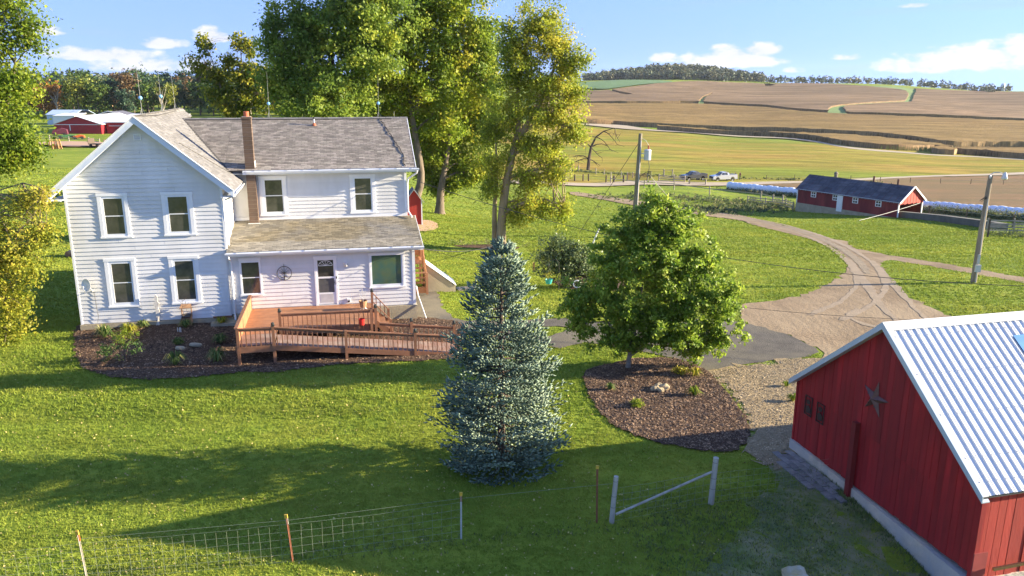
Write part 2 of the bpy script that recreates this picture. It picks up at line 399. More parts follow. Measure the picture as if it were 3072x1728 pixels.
P_notch3 = [(99.92, 872.79), (103.32, 869.65), (109.62, 838.12), (118.47, 799.3), (111.27, 797.2), (104.76, 828.11)]
P_notch4 = [(317.26, 1036.24), (323.17, 1037.28), (324.02, 1011.62), (310.84, 990.15), (305.02, 988.6)]
P_alfalfa = [(30.41, 907.68), (71.74, 910.16), (87.4, 889.27), (102.17, 884.12), (141.21, 928.52), (195.65, 1003.38), (133.48, 1024.44), (84.0, 986.47), (33.09, 989.9)]
P_fieldroad = [(80.86, 459.02), (99.93, 454.16), (115.64, 438.0), (130.29, 423.05), (139.83, 412.76), (144.82, 387.01), (143.99, 343.75), (150.06, 331.85), (156.64, 327.14), (167.05, 315.17), (180.93, 315.04), (190.48, 299.63), (196.56, 277.65), (191.21, 270.0), (186.63, 293.5), (177.17, 308.4), (163.3, 308.0), (151.56, 316.38), (144.12, 318.54), (138.27, 329.92), (141.02, 376.72), (136.91, 404.02), (127.48, 413.79), (113.1, 428.23), (97.69, 443.87), (78.44, 445.11), (44.28, 476.46), (20.8, 463.45), (21.3, 474.82), (45.6, 490.94), (66.04, 499.46)]

# crown lobes of the trees: centre x,y,z and radii, metres
LOBES = {
  'maple_dark': [(-18.7, 80.0, 13.33, 4.2, 3.36, 4.2), (-15.49, 80.0, 16.6, 4.91, 3.93, 3.78), (-20.42, 80.0, 10.37, 3.47, 2.78, 3.47), (-17.0, 80.0, 9.25, 4.65, 3.72, 2.71), (-22.5, 80.0, 13.69, 2.1, 1.83, 2.29), (-22.71, 80.0, 10.74, 2.31, 1.85, 2.31), (-13.75, 80.0, 12.98, 4.21, 3.67, 4.59), (-22.72, 80.0, 15.86, 1.06, 1.06, 1.33), (-20.03, 80.0, 16.59, 2.27, 1.81, 2.27), (-18.55, 78.0, 7.8, 3.41, 2.73, 1.52), (-12.4, 80.0, 18.39, 4.13, 3.31, 2.25), (-21.52, 80.0, 8.3, 2.33, 1.86, 1.75)],
  'maple_a': [(-9.37, 86.0, 15.95, 4.89, 3.91, 4.49), (-5.68, 86.0, 17.12, 3.66, 2.93, 3.66), (-12.71, 86.0, 13.6, 4.11, 3.29, 3.7), (-6.99, 86.0, 12.03, 4.54, 3.63, 3.71), (-10.38, 86.0, 8.81, 4.58, 3.67, 2.92), (-12.13, 86.0, 6.36, 3.78, 3.02, 2.1), (-4.08, 86.0, 14.01, 2.46, 2.3, 2.87), (-8.46, 86.0, 19.79, 5.24, 4.19, 2.42), (-13.68, 86.0, 9.61, 2.91, 2.33, 2.49), (-3.05, 86.0, 14.8, 1.84, 1.96, 2.46), (-2.67, 86.0, 9.64, 1.58, 1.99, 2.49), (-7.51, 86.0, 6.37, 2.52, 2.01, 2.1)],
  'maple_b': [(-4.86, 92.0, 9.17, 3.12, 2.85, 3.56), (-7.15, 92.0, 5.68, 4.04, 3.24, 3.15), (-4.46, 92.0, 4.8, 2.7, 2.16, 2.7), (-8.57, 92.0, 2.11, 3.18, 2.54, 2.27), (-5.41, 92.0, 0.77, 2.96, 2.37, 2.05), (-10.33, 92.0, 4.34, 2.71, 2.17, 2.71), (-3.29, 92.0, 11.75, 1.99, 2.12, 2.65), (-7.26, 92.0, -1.06, 1.83, 1.46, 1.28), (-9.53, 92.0, -0.15, 1.6, 1.28, 1.37), (-8.19, 92.0, -1.74, 1.83, 1.47, 1.01), (-4.28, 92.0, -0.14, 2.05, 1.64, 1.74), (-2.65, 92.0, 6.13, 1.89, 2.15, 2.69), (-9.72, 92.0, 1.66, 1.59, 1.82, 2.27), (-5.78, 92.0, 7.0, 3.13, 2.51, 2.69)],
  'ash': [(1.56, 59.5, 14.28, 2.11, 1.69, 1.55), (3.13, 59.5, 12.8, 2.27, 1.82, 1.56), (0.87, 59.5, 12.25, 1.99, 1.59, 1.71), (4.01, 59.5, 11.43, 1.43, 1.14, 1.28), (0.02, 59.5, 10.6, 1.72, 1.38, 1.72), (2.32, 59.5, 10.05, 2.3, 1.84, 1.58), (4.34, 59.5, 9.49, 1.3, 1.04, 1.15), (0.32, 59.5, 8.08, 2.03, 1.62, 1.45), (3.22, 59.5, 7.8, 2.17, 1.74, 1.45), (4.69, 59.5, 6.66, 1.11, 0.89, 0.87), (-1.14, 59.5, 6.65, 1.46, 1.17, 1.46), (1.2, 59.5, 5.79, 1.75, 1.4, 1.17), (2.96, 59.5, 5.22, 1.61, 1.29, 1.32), (-1.44, 59.5, 4.34, 1.24, 1.06, 1.32), (3.29, 59.5, 3.47, 1.12, 0.94, 1.18), (1.22, 59.5, 3.17, 1.33, 1.18, 1.48), (2.13, 59.5, 1.39, 1.64, 1.31, 1.13), (0.34, 59.5, 1.08, 0.89, 0.95, 1.19), (-1.59, 59.5, 2.57, 0.83, 0.83, 1.04), (3.92, 59.5, 1.09, 0.75, 0.84, 1.04), (0.01, 59.5, 12.79, 0.99, 1.36, 1.7), (5.15, 59.5, 11.71, 0.4, 0.32, 0.4)],
  'left_big': [(-30.76, 46.0, 13.13, 3.27, 2.62, 2.18), (-28.67, 46.0, 12.51, 2.41, 1.93, 1.53), (-29.93, 46.0, 10.18, 2.66, 2.13, 1.77), (-28.0, 46.0, 9.75, 1.78, 1.42, 1.22), (-26.61, 46.0, 13.14, 1.09, 0.87, 0.76), (-28.6, 46.0, 7.35, 2.25, 1.8, 1.69), (-27.93, 46.0, 5.79, 1.36, 1.09, 1.02), (-30.58, 46.0, 6.23, 2.72, 2.18, 2.04), (-26.33, 46.0, 12.1, 0.77, 0.61, 0.55), (-27.98, 46.0, 14.17, 1.52, 1.21, 0.87), (-29.91, 46.0, 15.59, 3.23, 2.58, 1.94)],
  'left_low': [(-20.93, 31.5, 4.6, 1.59, 1.27, 0.79), (-19.36, 31.5, 5.56, 0.95, 0.76, 0.47), (-18.73, 31.5, 4.44, 0.48, 0.45, 0.56), (-20.66, 31.5, 3.3, 1.44, 1.15, 0.8), (-19.58, 31.5, 2.98, 0.56, 0.77, 0.96), (-21.51, 31.5, 1.98, 1.46, 1.17, 1.13), (-20.48, 31.5, 1.31, 0.9, 0.78, 0.98), (-20.83, 31.5, 0.12, 0.82, 0.66, 0.66), (-22.11, 31.5, 0.28, 1.48, 1.18, 0.82), (-18.52, 31.5, 5.88, 0.47, 0.38, 0.28), (-19.01, 31.5, 4.12, 0.64, 0.51, 0.4)],
  'locust': [(-37.09, 100.0, 14.58, 1.05, 1.14, 1.43), (-37.88, 100.0, 12.28, 1.34, 1.07, 1.2), (-35.85, 100.0, 10.9, 1.69, 1.35, 1.35), (-32.87, 100.0, 14.82, 1.19, 0.95, 1.05), (-31.5, 100.0, 14.14, 1.05, 1.15, 1.43), (-34.28, 100.0, 12.29, 1.34, 1.07, 1.15), (-32.72, 100.0, 10.9, 2.17, 1.73, 1.69), (-35.33, 100.0, 8.56, 2.42, 1.94, 1.7), (-31.49, 100.0, 8.09, 2.43, 1.94, 2.18), (-33.55, 100.0, 6.67, 2.68, 2.14, 1.22), (-28.61, 100.0, 7.72, 0.78, 0.93, 1.17), (-30.58, 100.0, 10.44, 1.45, 1.35, 1.69)],
  'pear': [(5.21, 29.1, 5.44, 1.02, 0.82, 0.73), (4.59, 29.1, 4.63, 1.25, 1.0, 0.96), (6.06, 29.1, 4.63, 1.18, 0.94, 0.96), (3.81, 29.1, 3.57, 1.11, 0.89, 0.89), (5.39, 29.1, 3.27, 1.64, 1.31, 1.04), (7.09, 29.1, 3.43, 0.97, 0.77, 0.97), (3.33, 29.1, 2.19, 1.28, 1.02, 0.75), (4.7, 29.1, 1.72, 1.66, 1.33, 0.9), (6.5, 29.1, 1.88, 1.51, 1.2, 0.98), (7.85, 29.1, 2.04, 0.68, 0.72, 0.9), (2.51, 29.1, 1.95, 0.72, 0.58, 0.57), (2.61, 29.1, 1.17, 0.61, 0.48, 0.42), (4.06, 29.1, 0.77, 1.44, 1.15, 0.49), (5.95, 29.1, 0.86, 1.67, 1.34, 0.64), (7.63, 29.1, 0.78, 1.06, 0.85, 0.64), (4.76, 29.1, 0.33, 0.61, 0.49, 0.3), (7.06, 29.1, 0.06, 0.76, 0.61, 0.28), (5.11, 29.1, 5.96, 0.36, 0.29, 0.36)],
  'apple': [(2.48, 43.8, 1.21, 0.84, 0.68, 0.71), (3.38, 43.8, 0.87, 1.11, 0.89, 0.89), (2.39, 43.8, 0.19, 0.98, 0.79, 0.72), (4.07, 43.8, 0.08, 0.89, 0.72, 0.89), (3.18, 43.8, -0.38, 1.12, 0.9, 0.63), (1.94, 43.8, 0.53, 0.62, 0.5, 0.62), (4.42, 43.8, -0.61, 0.56, 0.45, 0.49)]}

# ================================================================ GROUND
m_lawn = mat('lawn', (.185, .26, .028), (.285, .31, .04), scale=.55, rough=.9, bump=1.0, bscale=9, c3=(.17, .23, .026), scale3=.09, stretch=(1, 1, 1), world=True, spec=.1, bdist=.12, streak=(.12, .9, 1, .16, .25))
m_blade = mat('grass_blades', (.215, .29, .038), (.345, .365, .058), scale=.5, rough=.7, c3=(.19, .255, .034), scale3=.11, world=True, rnd=.16, hue=.014, trans=.3, spec=.1, streak=(.12, .9, 1, .13, .25))
m_pasture = mat('pasture_grass', (.34, .235, .055), (.27, .225, .04), scale=.055, rough=.95, bump=1.0, bscale=.9, c3=(.21, .245, .035), scale3=.014, stretch=(.35, 1, 1), world=True, spec=.05, bdist=.5, lo=.42, hi=.58, streak=(.03, .22, 1, .32, .12))
m_brown = mat('harvested_soil', (.27, .17, .09), (.20, .15, .075), scale=.12, rough=.95, bump=1.0, bscale=1.2, stretch=(.3, 1, 1), world=True, spec=.05, bdist=.4)
m_drive = mat('dirt_drive', (.30, .22, .135), (.225, .165, .10), scale=.5, rough=.95, bump=.7, bscale=7, c3=(.33, .25, .155), scale3=.2, stretch=(1, 1, 1), world=True, spec=.1, bdist=.06, streak=(2.2, .25, 1, .12, .5))
m_lane = mat('farm_lane', (.40, .32, .22), (.33, .27, .17), scale=.3, rough=.95, bump=.4, bscale=3, world=True)
m_asph = mat('old_asphalt', (.145, .13, .105), (.10, .09, .075), scale=1.6, rough=.93, bump=.8, bscale=22, c3=(.17, .15, .11), scale3=.35, world=True, spec=.15, bdist=.03)
m_mulch = mat('bark_mulch', (.17, .11, .07), (.06, .038, .028), scale=7, rough=.95, bump=1.0, bscale=24, c3=(.10, .06, .04), scale3=.5, world=True, spec=.1, bdist=.08, lo=.42, hi=.58)
m_gravel = mat('gravel_and_straw', (.40, .305, .18), (.24, .18, .10), scale=9, rough=.95, bump=1.0, bscale=16, c3=(.30, .235, .14), scale3=.6, world=True, spec=.1, bdist=.07)
m_disc = mat('bare_dirt', (.48, .30, .18), (.40, .25, .15), scale=3, rough=.95, world=True)
m_alf = mat('alfalfa', (.09, .19, .045), (.07, .15, .04), scale=.05, rough=.95, world=True, bump=.5, bscale=.6, bdist=.4)
m_water = mat('grass_waterway', (.17, .26, .05), (.12, .2, .04), scale=.1, rough=.95, world=True, bump=.5, bscale=1, bdist=.4)
m_corn = mat('ripe_corn', (.29, .195, .075), (.235, .16, .058), scale=.05, rough=.95, bump=1.0, bscale=.55, c3=(.24, .155, .06), scale3=.008, stretch=(.4, 1, 1), world=True, spec=.05, bdist=1.0, streak=(.008, .11, 1, .26, -.05))
m_corn_u = mat('far_ripe_corn', (.27, .185, .105), (.225, .155, .085), scale=.03, rough=.95, bump=1.0, bscale=.4, c3=(.20, .14, .08), scale3=.006, stretch=(.4, 1, 1), world=True, spec=.05, bdist=1.0, streak=(.005, .06, 1, .3, -.08))
m_corn_s = mat('corn_stalks', (.30, .19, .085), (.17, .11, .05), scale=1.3, rough=.95, world=True, rnd=.3, bump=.8, bscale=2, stretch=(1, 1, .2), bdist=.3)
m_corn_g = mat('green_corn_stalks', (.27, .27, .07), (.18, .2, .05), scale=1.3, rough=.95, world=True, rnd=.3)

def axis_steps(segs):
    v = []
    for a, b, s in segs:
        n = max(1, int(round((b - a) / s)))
        v += list(np.linspace(a, b, n, endpoint=False))
    return np.array(v + [segs[-1][1]])
gx = axis_steps([(-2600, -700, 110), (-700, -250, 24), (-250, -90, 8), (-90, -45, 3), (-45, 70, 1.25), (70, 160, 4), (160, 420, 13), (420, 900, 24), (900, 2800, 110)])
gy = axis_steps([(-400, -80, 32), (-80, 5, 5), (5, 75, 1.25), (75, 190, 3), (190, 520, 8), (520, 1250, 18), (1250, 2900, 75)])
X, Y = np.meshgrid(gx, gy)
Z = hgt(X.ravel(), Y.ravel())
nx, ny = len(gx), len(gy)
I = np.arange(nx * ny).reshape(ny, nx)
F = np.stack([I[:-1, :-1].ravel(), I[:-1, 1:].ravel(), I[1:, 1:].ravel(), I[1:, :-1].ravel()], 1)
ground = link('ground', npmesh('ground', np.stack([X.ravel(), Y.ravel(), Z], 1), F, m_lawn, smooth=True))
tag(ground, kind='structure')

def pip(px, py, poly):
    px = np.asarray(px, float); py = np.asarray(py, float)
    c = np.zeros(px.shape, bool); n = len(poly)
    for i in range(n):
        x1, y1 = poly[i]; x2, y2 = poly[(i + 1) % n]
        if y1 == y2: continue
        k = ((y1 > py) != (y2 > py)) & (px < (x2 - x1) * (py - y1) / (y2 - y1) + x1)
        c ^= k
    return c
def densify(poly, step, jit=0.0, seed=0):
    r = np.random.default_rng(seed); o = []
    # Catmull-Rom smoothing of the outline
    n = len(poly); P = np.array(poly)
    for i in range(n):
        p0, p1, p2, p3 = P[i - 1], P[i], P[(i + 1) % n], P[(i + 2) % n]
        L = np.linalg.norm(p2 - p1); k = max(1, int(L / step))
        d1 = (p2 - p0); d2 = (p3 - p1)
        d1 = d1 / (np.linalg.norm(d1) + 1e-6) * L * .8; d2 = d2 / (np.linalg.norm(d2) + 1e-6) * L * .8
        for j in range(k):
            t = j / k
            q = p1 * (2 * t**3 - 3 * t**2 + 1) + d1 * (t**3 - 2 * t**2 + t) + p2 * (3 * t**2 - 2 * t**3) + d2 * (t**3 - t**2)
            o.append(q + r.normal(0, jit, 2))
    return [tuple(q) for q in o]
def drape(name, poly, m, off=.012, step=.7, grid=1.5, jit=.03, holes=(), dz=0.0, kind='structure', wall=None, zj=0.0, seed=1, smooth_out=True):
    B = densify(poly, step, jit, seed) if smooth_out else [tuple(p) for p in poly]
    HB = [densify(h, step, jit, seed + 5) for h in holes]
    P = np.array(B)
    xs = np.arange(P[:, 0].min(), P[:, 0].max(), grid); ys = np.arange(P[:, 1].min(), P[:, 1].max(), grid)
    gx_, gy_ = np.meshgrid(xs, ys); gx_ = gx_.ravel() + grid * .23; gy_ = gy_.ravel() + grid * .31
    k = pip(gx_, gy_, B)
    for h in HB: k &= ~pip(gx_, gy_, h)
    V = [Vector(p) for p in B]; E = [(i, (i + 1) % len(B)) for i in range(len(B))]
    for h in HB:
        b = len(V); V += [Vector(p) for p in h]; E += [(b + i, b + (i + 1) % len(h)) for i in range(len(h))]
    V += [Vector(p) for p in zip(gx_[k], gy_[k])]
    v, e, f, *_ = geometry.delaunay_2d_cdt(V, E, [], 0, 1e-4, True)
    v = np.array([tuple(q) for q in v]); f = np.array([q for q in f if len(q) == 3])
    c = v[f].mean(1); keep = pip(c[:, 0], c[:, 1], B)
    for h in HB: keep &= ~pip(c[:, 0], c[:, 1], h)
    f = f[keep]
    # orient up
    a, b_, c_ = v[f[:, 0]], v[f[:, 1]], v[f[:, 2]]
    s = (b_[:, 0] - a[:, 0]) * (c_[:, 1] - a[:, 1]) - (b_[:, 1] - a[:, 1]) * (c_[:, 0] - a[:, 0])
    f[s < 0] = f[s < 0][:, ::-1]
    g = hgt(v[:, 0], v[:, 1]); dist = np.hypot(v[:, 0], v[:, 1])
    z = g + off + np.clip(dist - 60, 0, None) * .0011 + dz
    if zj: z = z + np.random.default_rng(3).normal(0, zj, len(z))
    VV = np.column_stack([v, z])
    o = link(name, npmesh(name, VV, f, m, smooth=True)); tag(o, kind=kind)
    if wall:
        # vertical faces down to the ground round every open edge
        from collections import Counter
        ec = Counter()
        dire = {}
        for t in f:
            for i in range(3):
                a_, b2 = int(t[i]), int(t[(i + 1) % 3]); ec[frozenset((a_, b2))] += 1; dire[frozenset((a_, b2))] = (a_, b2)
        wv, wf = [], []
        for kf, n_ in ec.items():
            if n_ == 1:
                a_, b2 = dire[kf]; b0 = len(wv)
                pa, pb = VV[a_], VV[b2]
                wv += [tuple(pa), tuple(pb), (pb[0], pb[1], g[b2] - .3), (pa[0], pa[1], g[a_] - .3)]
                wf.append((b0, b0 + 3, b0 + 2, b0 + 1))
        me = npmesh(name + '_edge', wv, wf, wall)
        me2 = o.data
        # join into the same object as a second material
        V3 = np.vstack([VV, np.array(wv)]); n0 = len(VV)
        F4 = np.vstack([np.column_stack([f, f[:, 2]]), np.array(wf) + n0])
        me3 = bpy.data.meshes.new(name)
        me3.from_pydata(V3.tolist(), [], [tuple(t) for t in f.tolist()] + [tuple(q) for q in (np.array(wf) + n0).tolist()])
        me3.materials.append(m); me3.materials.append(wall)
        me3.polygons.foreach_set('material_index', [0] * len(f) + [1] * len(wf)); me3.update()
        o.data = me3
    return o

drape('driveway', P_driveway, m_drive, off=.014, step=.45, grid=2, jit=.13, seed=2)
m_track = mat('wheel_track', (.325, .245, .155), (.25, .19, .12), scale=1.2, rough=.95, bump=.5, bscale=14, world=True, bdist=.04)
m_trackd = mat('loose_verge', (.21, .165, .105), (.29, .225, .14), scale=2, rough=.95, bump=.9, bscale=9, world=True, bdist=.08)
def track(centre, off, wd, m, seed, name='wheel_track'):
    P = np.array(centre, float); T = np.gradient(P, axis=0); T /= np.linalg.norm(T, axis=1)[:, None]; Nn = np.column_stack([-T[:, 1], T[:, 0]])
    r = np.random.default_rng(seed); w_ = wd * (1 + .3 * r.normal(0, 1, len(P)))[:, None]
    poly = [tuple(p) for p in P + Nn * (off + w_ / 2)] + [tuple(p) for p in (P + Nn * (off - w_ / 2))[::-1]]
    return drape(name, poly, m, off=.024, step=.5, grid=2, jit=.035, seed=seed)
C1 = [(18.7, 119.9), (25.2, 109.0), (28.6, 101.3), (29.7, 89.0), (28.0, 73.6), (26.2, 62.8), (24.1, 54.3), (22.1, 48.1), (20.2, 43.5), (17.5, 39.2), (14.9, 36.3)]
C2 = [(24.3, 54.3), (22.3, 48.1), (20.7, 42.9), (19.3, 38.3), (18.6, 35.2), (17.5, 32.5)]
C3 = [(26.8, 60), (26.6, 57.9), (27.6, 54.1), (28.75, 50.6), (29.7, 47.9), (31, 45.4)]
for c_, s_ in ((C1, 1), (C2, 2)):
    for o_ in (-.75, .75): track(c_, o_, .34, m_track, 60 + s_ + int(o_ * 4))
track(C1[:8], 0, .5, m_trackd, 71, 'drive_crown')
for q_, (cx_, cy_, rr_) in enumerate(((19, 36, 3.0),)):
    arc_ = [(cx_ + rr_ * math.cos(a), cy_ + rr_ * .8 * math.sin(a)) for a in np.linspace(2.2 + q_, 5.2 + q_ * .4, 12)]
    track(arc_, 0, .26, m_track, 80 + q_)
drape('asphalt_path', P_asphalt, m_asph, off=.026, step=.3, grid=1.2, jit=.07, holes=[P_island], seed=3)
drape('gravel_patch', P_gravel, m_gravel, off=.034, step=.2, grid=.8, jit=.2, seed=4)
drape('mulch_ring', P_mulch, m_mulch, off=.046, step=.16, grid=.7, jit=.06, seed=5)
drape('mulch_bed', P_bed, m_mulch, off=.04, step=.16, grid=.7, jit=.06, seed=6)
P_worn = [(4.2, 15.2), (5.2, 14.2), (8.5, 13.2), (11.5, 13.5), (10.6, 16), (9.9, 18.4), (9.0, 20.5), (8.0, 21.3), (7.4, 20.0), (6.6, 18.8), (6.0, 17.6), (5.0, 16.6)]
m_worn = mat('worn_turf', (.15, .19, .05), (.26, .24, .12), scale=1.6, rough=.95, bump=1, bscale=12, c3=(.11, .14, .05), scale3=.9, world=True, bdist=.06, lo=.42, hi=.58)
drape('worn_ground', P_worn, m_worn, off=.012, step=.2, grid=.8, jit=.28, seed=20)
drape('tree_ring', [(-2.1 + (x + 2.1) * .8, 61.2 + (y - 61.2) * .4) for x, y in P_ring], m_mulch, off=.03, step=.4, grid=1, jit=.08, seed=7)
drape('shrub_ring', P_applebed, m_mulch, off=.03, step=.3, grid=1, jit=.06, seed=8)
drape('dirt_disc', P_dirtdisc, m_disc, off=.03, step=.5, grid=1.5, jit=.1, seed=9)
drape('pasture', P_pasture, m_pasture, off=.04, step=6, grid=12, jit=.5, seed=10)
drape('brown_field', P_brownfield, m_brown, off=.06, step=4, grid=6, jit=.3, seed=11)
drape('farm_lane', P_lane, m_lane, off=.10, step=2.5, grid=6, jit=.12, seed=12)
if 1:
    drape('alfalfa_field', [(x, y) for x, y in P_alfalfa], m_alf, off=.3, step=20, grid=30, jit=0, seed=13)
    drape('corn_field', P_corn_mid_low + P_corn_mid_top, m_corn, dz=2.3, step=4, grid=11, jit=.35, zj=.12, wall=m_corn_s, kind='stuff', smooth_out=True, seed=14)
    drape('corn_field', P_corn_up_low + P_corn_up_top, m_corn_u, dz=1.5, step=7, grid=16, jit=.4, zj=.12, wall=m_corn_s, holes=[P_notch1, P_notch2, P_notch3, P_notch4], kind='stuff', seed=15)
    drape('corn_field', P_corn_low + P_corn_low_top, m_corn, dz=2.2, step=3, grid=8, jit=.3, zj=.12, wall=m_corn_s, kind='stuff', seed=16)
    drape('corn_field', P_corn_right_low + P_corn_right_top, m_corn, dz=2.2, step=3, grid=8, jit=.3, zj=.12, wall=m_corn_s, kind='stuff', seed=17)
    drape('field_road', P_fieldroad, m_lane, off=.12, step=5, grid=8, jit=.2, seed=18)
    for n_ in (P_notch2, P_notch1):
        drape('grass_waterway', n_, m_water, off=.5, step=8, grid=14, jit=.3, seed=19)
def cloud_label(): pass

# ragged stalks along the near edges of the corn
def stalk_fringe(line, seed, per=9, h0=2.5, deep=3.0, m=None):
    r = np.random.default_rng(seed); P = np.array(line); V = []; F = []; Rn = []
    for a, b in zip(P[:-1], P[1:]):
        L = np.linalg.norm(b - a); n = int(L * per * .5)
        t = r.random(n)[:, None]; q = a + (b - a) * t
        q = q + np.stack([r.normal(0, .5, n), r.uniform(-.6, deep, n)], 1)
        g = hgt(q[:, 0], q[:, 1])
        for (x, y), z in zip(q, g):
            h = h0 + r.normal(0, .22); w_ = .16 + r.random() * .16; l = r.normal(0, .15)
            b0 = len(V); V += [(x - w_, y, z), (x + w_, y, z), (x + l + w_ * .5, y, z + h * .8), (x + l, y, z + h)]
            F.append((b0, b0 + 1, b0 + 2, b0 + 3)); Rn.append(r.random())
    return V, F, Rn
V_, F_, R_ = [], [], []
for ln, sd in ((P_corn_mid_low, 1), (P_corn_low, 2), (P_corn_right_low, 3)):
    v, f, rn = stalk_fringe(ln, sd)
    F_ += [tuple(i + len(V_) for i in q) for q in f]; V_ += v; R_ += rn
o = link('corn_stalks', npmesh('corn_stalks', V_, F_, m_corn_s, R_)); tag(o, kind='stuff')
o['label'] = 'ragged brown stalks along the near edges of the ripe corn'; 
v, f, rn = stalk_fringe(np.array(P_corn_low[7:]) + np.array([0, -4]), 9, per=6, h0=2.1, deep=2.5)
o = link('green_corn', npmesh('green_corn', v, f, m_corn_g, rn)); tag(o, kind='stuff')

ge = [P_corn_low[-1], ((P_corn_low[-1][0] + P_corn_low_top[0][0]) / 2 + 1.5, (P_corn_low[-1][1] + P_corn_low_top[0][1]) / 2), P_corn_low_top[0]]
v, f, rn = stalk_fringe(np.array(ge) + np.array([1.2, -1.5]), 10, per=16, h0=2.3, deep=1.5)
o = link('green_corn', npmesh('green_corn', v, f, m_corn_g, rn)); tag(o, kind='stuff')

# ---------------------------------------------------------------- grass blades near the camera
HX, HY, HYAW = -18.4021, 32.7481, R(11.97)
def to_house(x, y):
    dx, dy = np.asarray(x) - HX, np.asarray(y) - HY
    return dx * math.cos(HYAW) + dy * math.sin(HYAW), -dx * math.sin(HYAW) + dy * math.cos(HYAW)
BX, BY, BYAW, BW = 8.50, 22.13, R(14.14), 6.82
def scatter(n, y0, y1, seed, keep_polys=None):
    r = np.random.default_rng(seed)
    y = y0 + (y1 - y0) * r.random(n); x = (r.random(n) * 2 - 1) * (y * .70 + 2)
    k = np.ones(n, bool)
    k &= ~(pip(x, y, P_brownfield) | pip(x, y, P_lane))
    for p in (P_driveway, P_asphalt, P_gravel, P_mulch, P_bed, P_ring, P_applebed):
        k &= ~pip(x, y, p) | (pip(x, y, P_island) if p is P_asphalt else False)
    k &= ~(pip(x, y, P_worn) & (r.random(n) < .3))
    hx, hy = to_house(x, y)
    k &= ~((hx > -.1) & (hx < 14.4) & (hy > -.1) & (hy < 12))
    dx, dy = x - BX, y - BY
    bb = dx * math.cos(BYAW) + dy * math.sin(BYAW); aa = dx * math.sin(BYAW) - dy * math.cos(BYAW)
    k &= ~((bb > -.15) & (aa > -.15) & (aa < BW + .1))
    return x[k], y[k], r
def blades(x, y, r, h, wd, per, lean=.6):
    n = len(x); x = np.repeat(x, per); y = np.repeat(y, per); N = n * per
    x = x + r.normal(0, .035, N); y = y + r.normal(0, .035, N)
    z = hgt(x, y); hh = h * (.5 + r.random(N)); a = r.random(N) * 6.283; ww = wd * (.6 + .8 * r.random(N))
    lx, ly = r.normal(0, lean, N) * hh, r.normal(0, lean, N) * hh
    V = np.empty((N, 3, 3)); ca, sa = np.cos(a) * ww, np.sin(a) * ww
    V[:, 0] = np.stack([x - ca, y - sa, z - .005], 1); V[:, 1] = np.stack([x + ca, y + sa, z - .005], 1); V[:, 2] = np.stack([x + lx, y + ly, z + hh], 1)
    F = np.arange(N * 3).reshape(N, 3)
    return V.reshape(-1, 3), F, r.random(N)
sets = []
for n, y0, y1, h, wd, per, s in ((60000, 13, 24, .055, .010, 4, 21), (60000, 24, 36, .07, .016, 3, 22), (50000, 36, 56, .07, .03, 3, 23), (70000, 56, 90, .07, .055, 3, 24), (45000, 90, 132, .07, .10, 2, 25)):
    x, y, r = scatter(n, y0, y1, s)
    sets.append(blades(x, y, r, h, wd, per))
V = np.vstack([s[0] for s in sets]); off = np.cumsum([0] + [len(s[0]) for s in sets[:-1]])
F = np.vstack([s[1] + o_ for s, o_ in zip(sets, off)])
g = link('grass', npmesh('grass', V, F, m_blade, np.concatenate([s[2] for s in sets])))
tag(g, 'short lawn grass growing round the house and barn', kind='stuff')
# longer tufts: weeds along the barn wall, fence line and rough corner
m_weed = mat('weeds', (.10, .15, .035), (.20, .21, .07), scale=2, rough=.8, world=True, rnd=.4, hue=.02, trans=.2)
def weed_patch(pts, n, rad, h, seed, wd=.015):
    r = np.random.default_rng(seed); P = np.array(pts)
    i = r.integers(0, len(P), n); x = P[i, 0] + r.normal(0, rad, n); y = P[i, 1] + r.normal(0, rad, n)
    return blades(x, y, r, h, wd, 3, .45)
ln = [(BX - .25 + a * math.sin(BYAW), BY - .1 - a * math.cos(BYAW)) for a in np.linspace(1.5, 7.5, 30)]
fl = [(-9.2 + t * 18, 15.75 + t * 2.9) for t in np.linspace(0, 1, 60)]
rough = [(3.5 + 4 * a, 14.6 + 4.2 * b) for a in np.linspace(0, 1, 9) for b in np.linspace(0, 1, 9)]
bank = [(20 + 24 * t, 92 + 14 * t + s_) for t in np.linspace(0, 1, 30) for s_ in (0, 3, 6)]
ws = [weed_patch(ln, 700, .16, .09, 31), weed_patch(fl, 500, .2, .07, 32), weed_patch(rough, 3000, .5, .06, 33)]
V = np.vstack([s[0] for s in ws]); off = np.cumsum([0] + [len(s[0]) for s in ws[:-1]])
F = np.vstack([s[1] + o_ for s, o_ in zip(ws, off)])
g = link('weeds', npmesh('weeds', V, F, m_weed, np.concatenate([s[2] for s in ws])))
tag(g, 'long weedy grass along the barn wall and wire fence', kind='stuff')
# fallen leaves
m_fall = mat('fallen_leaves', (.46, .38, .13), (.36, .26, .10), scale=30, rough=.8, rnd=.4, world=True)
x, y, r = scatter(5200, 13, 32, 41)
kk = (x < 3) | (r.random(len(x)) < .3); x, y = x[kk], y[kk]
n = len(x); z = hgt(x, y) + .045; a = r.random(n) * 6.28; s_ = .014 + .018 * r.random(n)
d1 = np.stack([np.cos(a) * s_, np.sin(a) * s_, r.normal(0, .4, n) * s_], 1); d2 = np.stack([-np.sin(a) * s_ * .7, np.cos(a) * s_ * .7, r.normal(0, .4, n) * s_], 1)
c = np.stack([x, y, z], 1)
V = np.stack([c - d1, c + d2, c + d1, c - d2], 1).reshape(-1, 3)
g = link('fallen_leaves', npmesh('fallen_leaves', V, np.arange(4 * n).reshape(n, 4), m_fall, r.random(n)))
tag(g, 'small yellow leaves fallen on the lawn', kind='stuff')
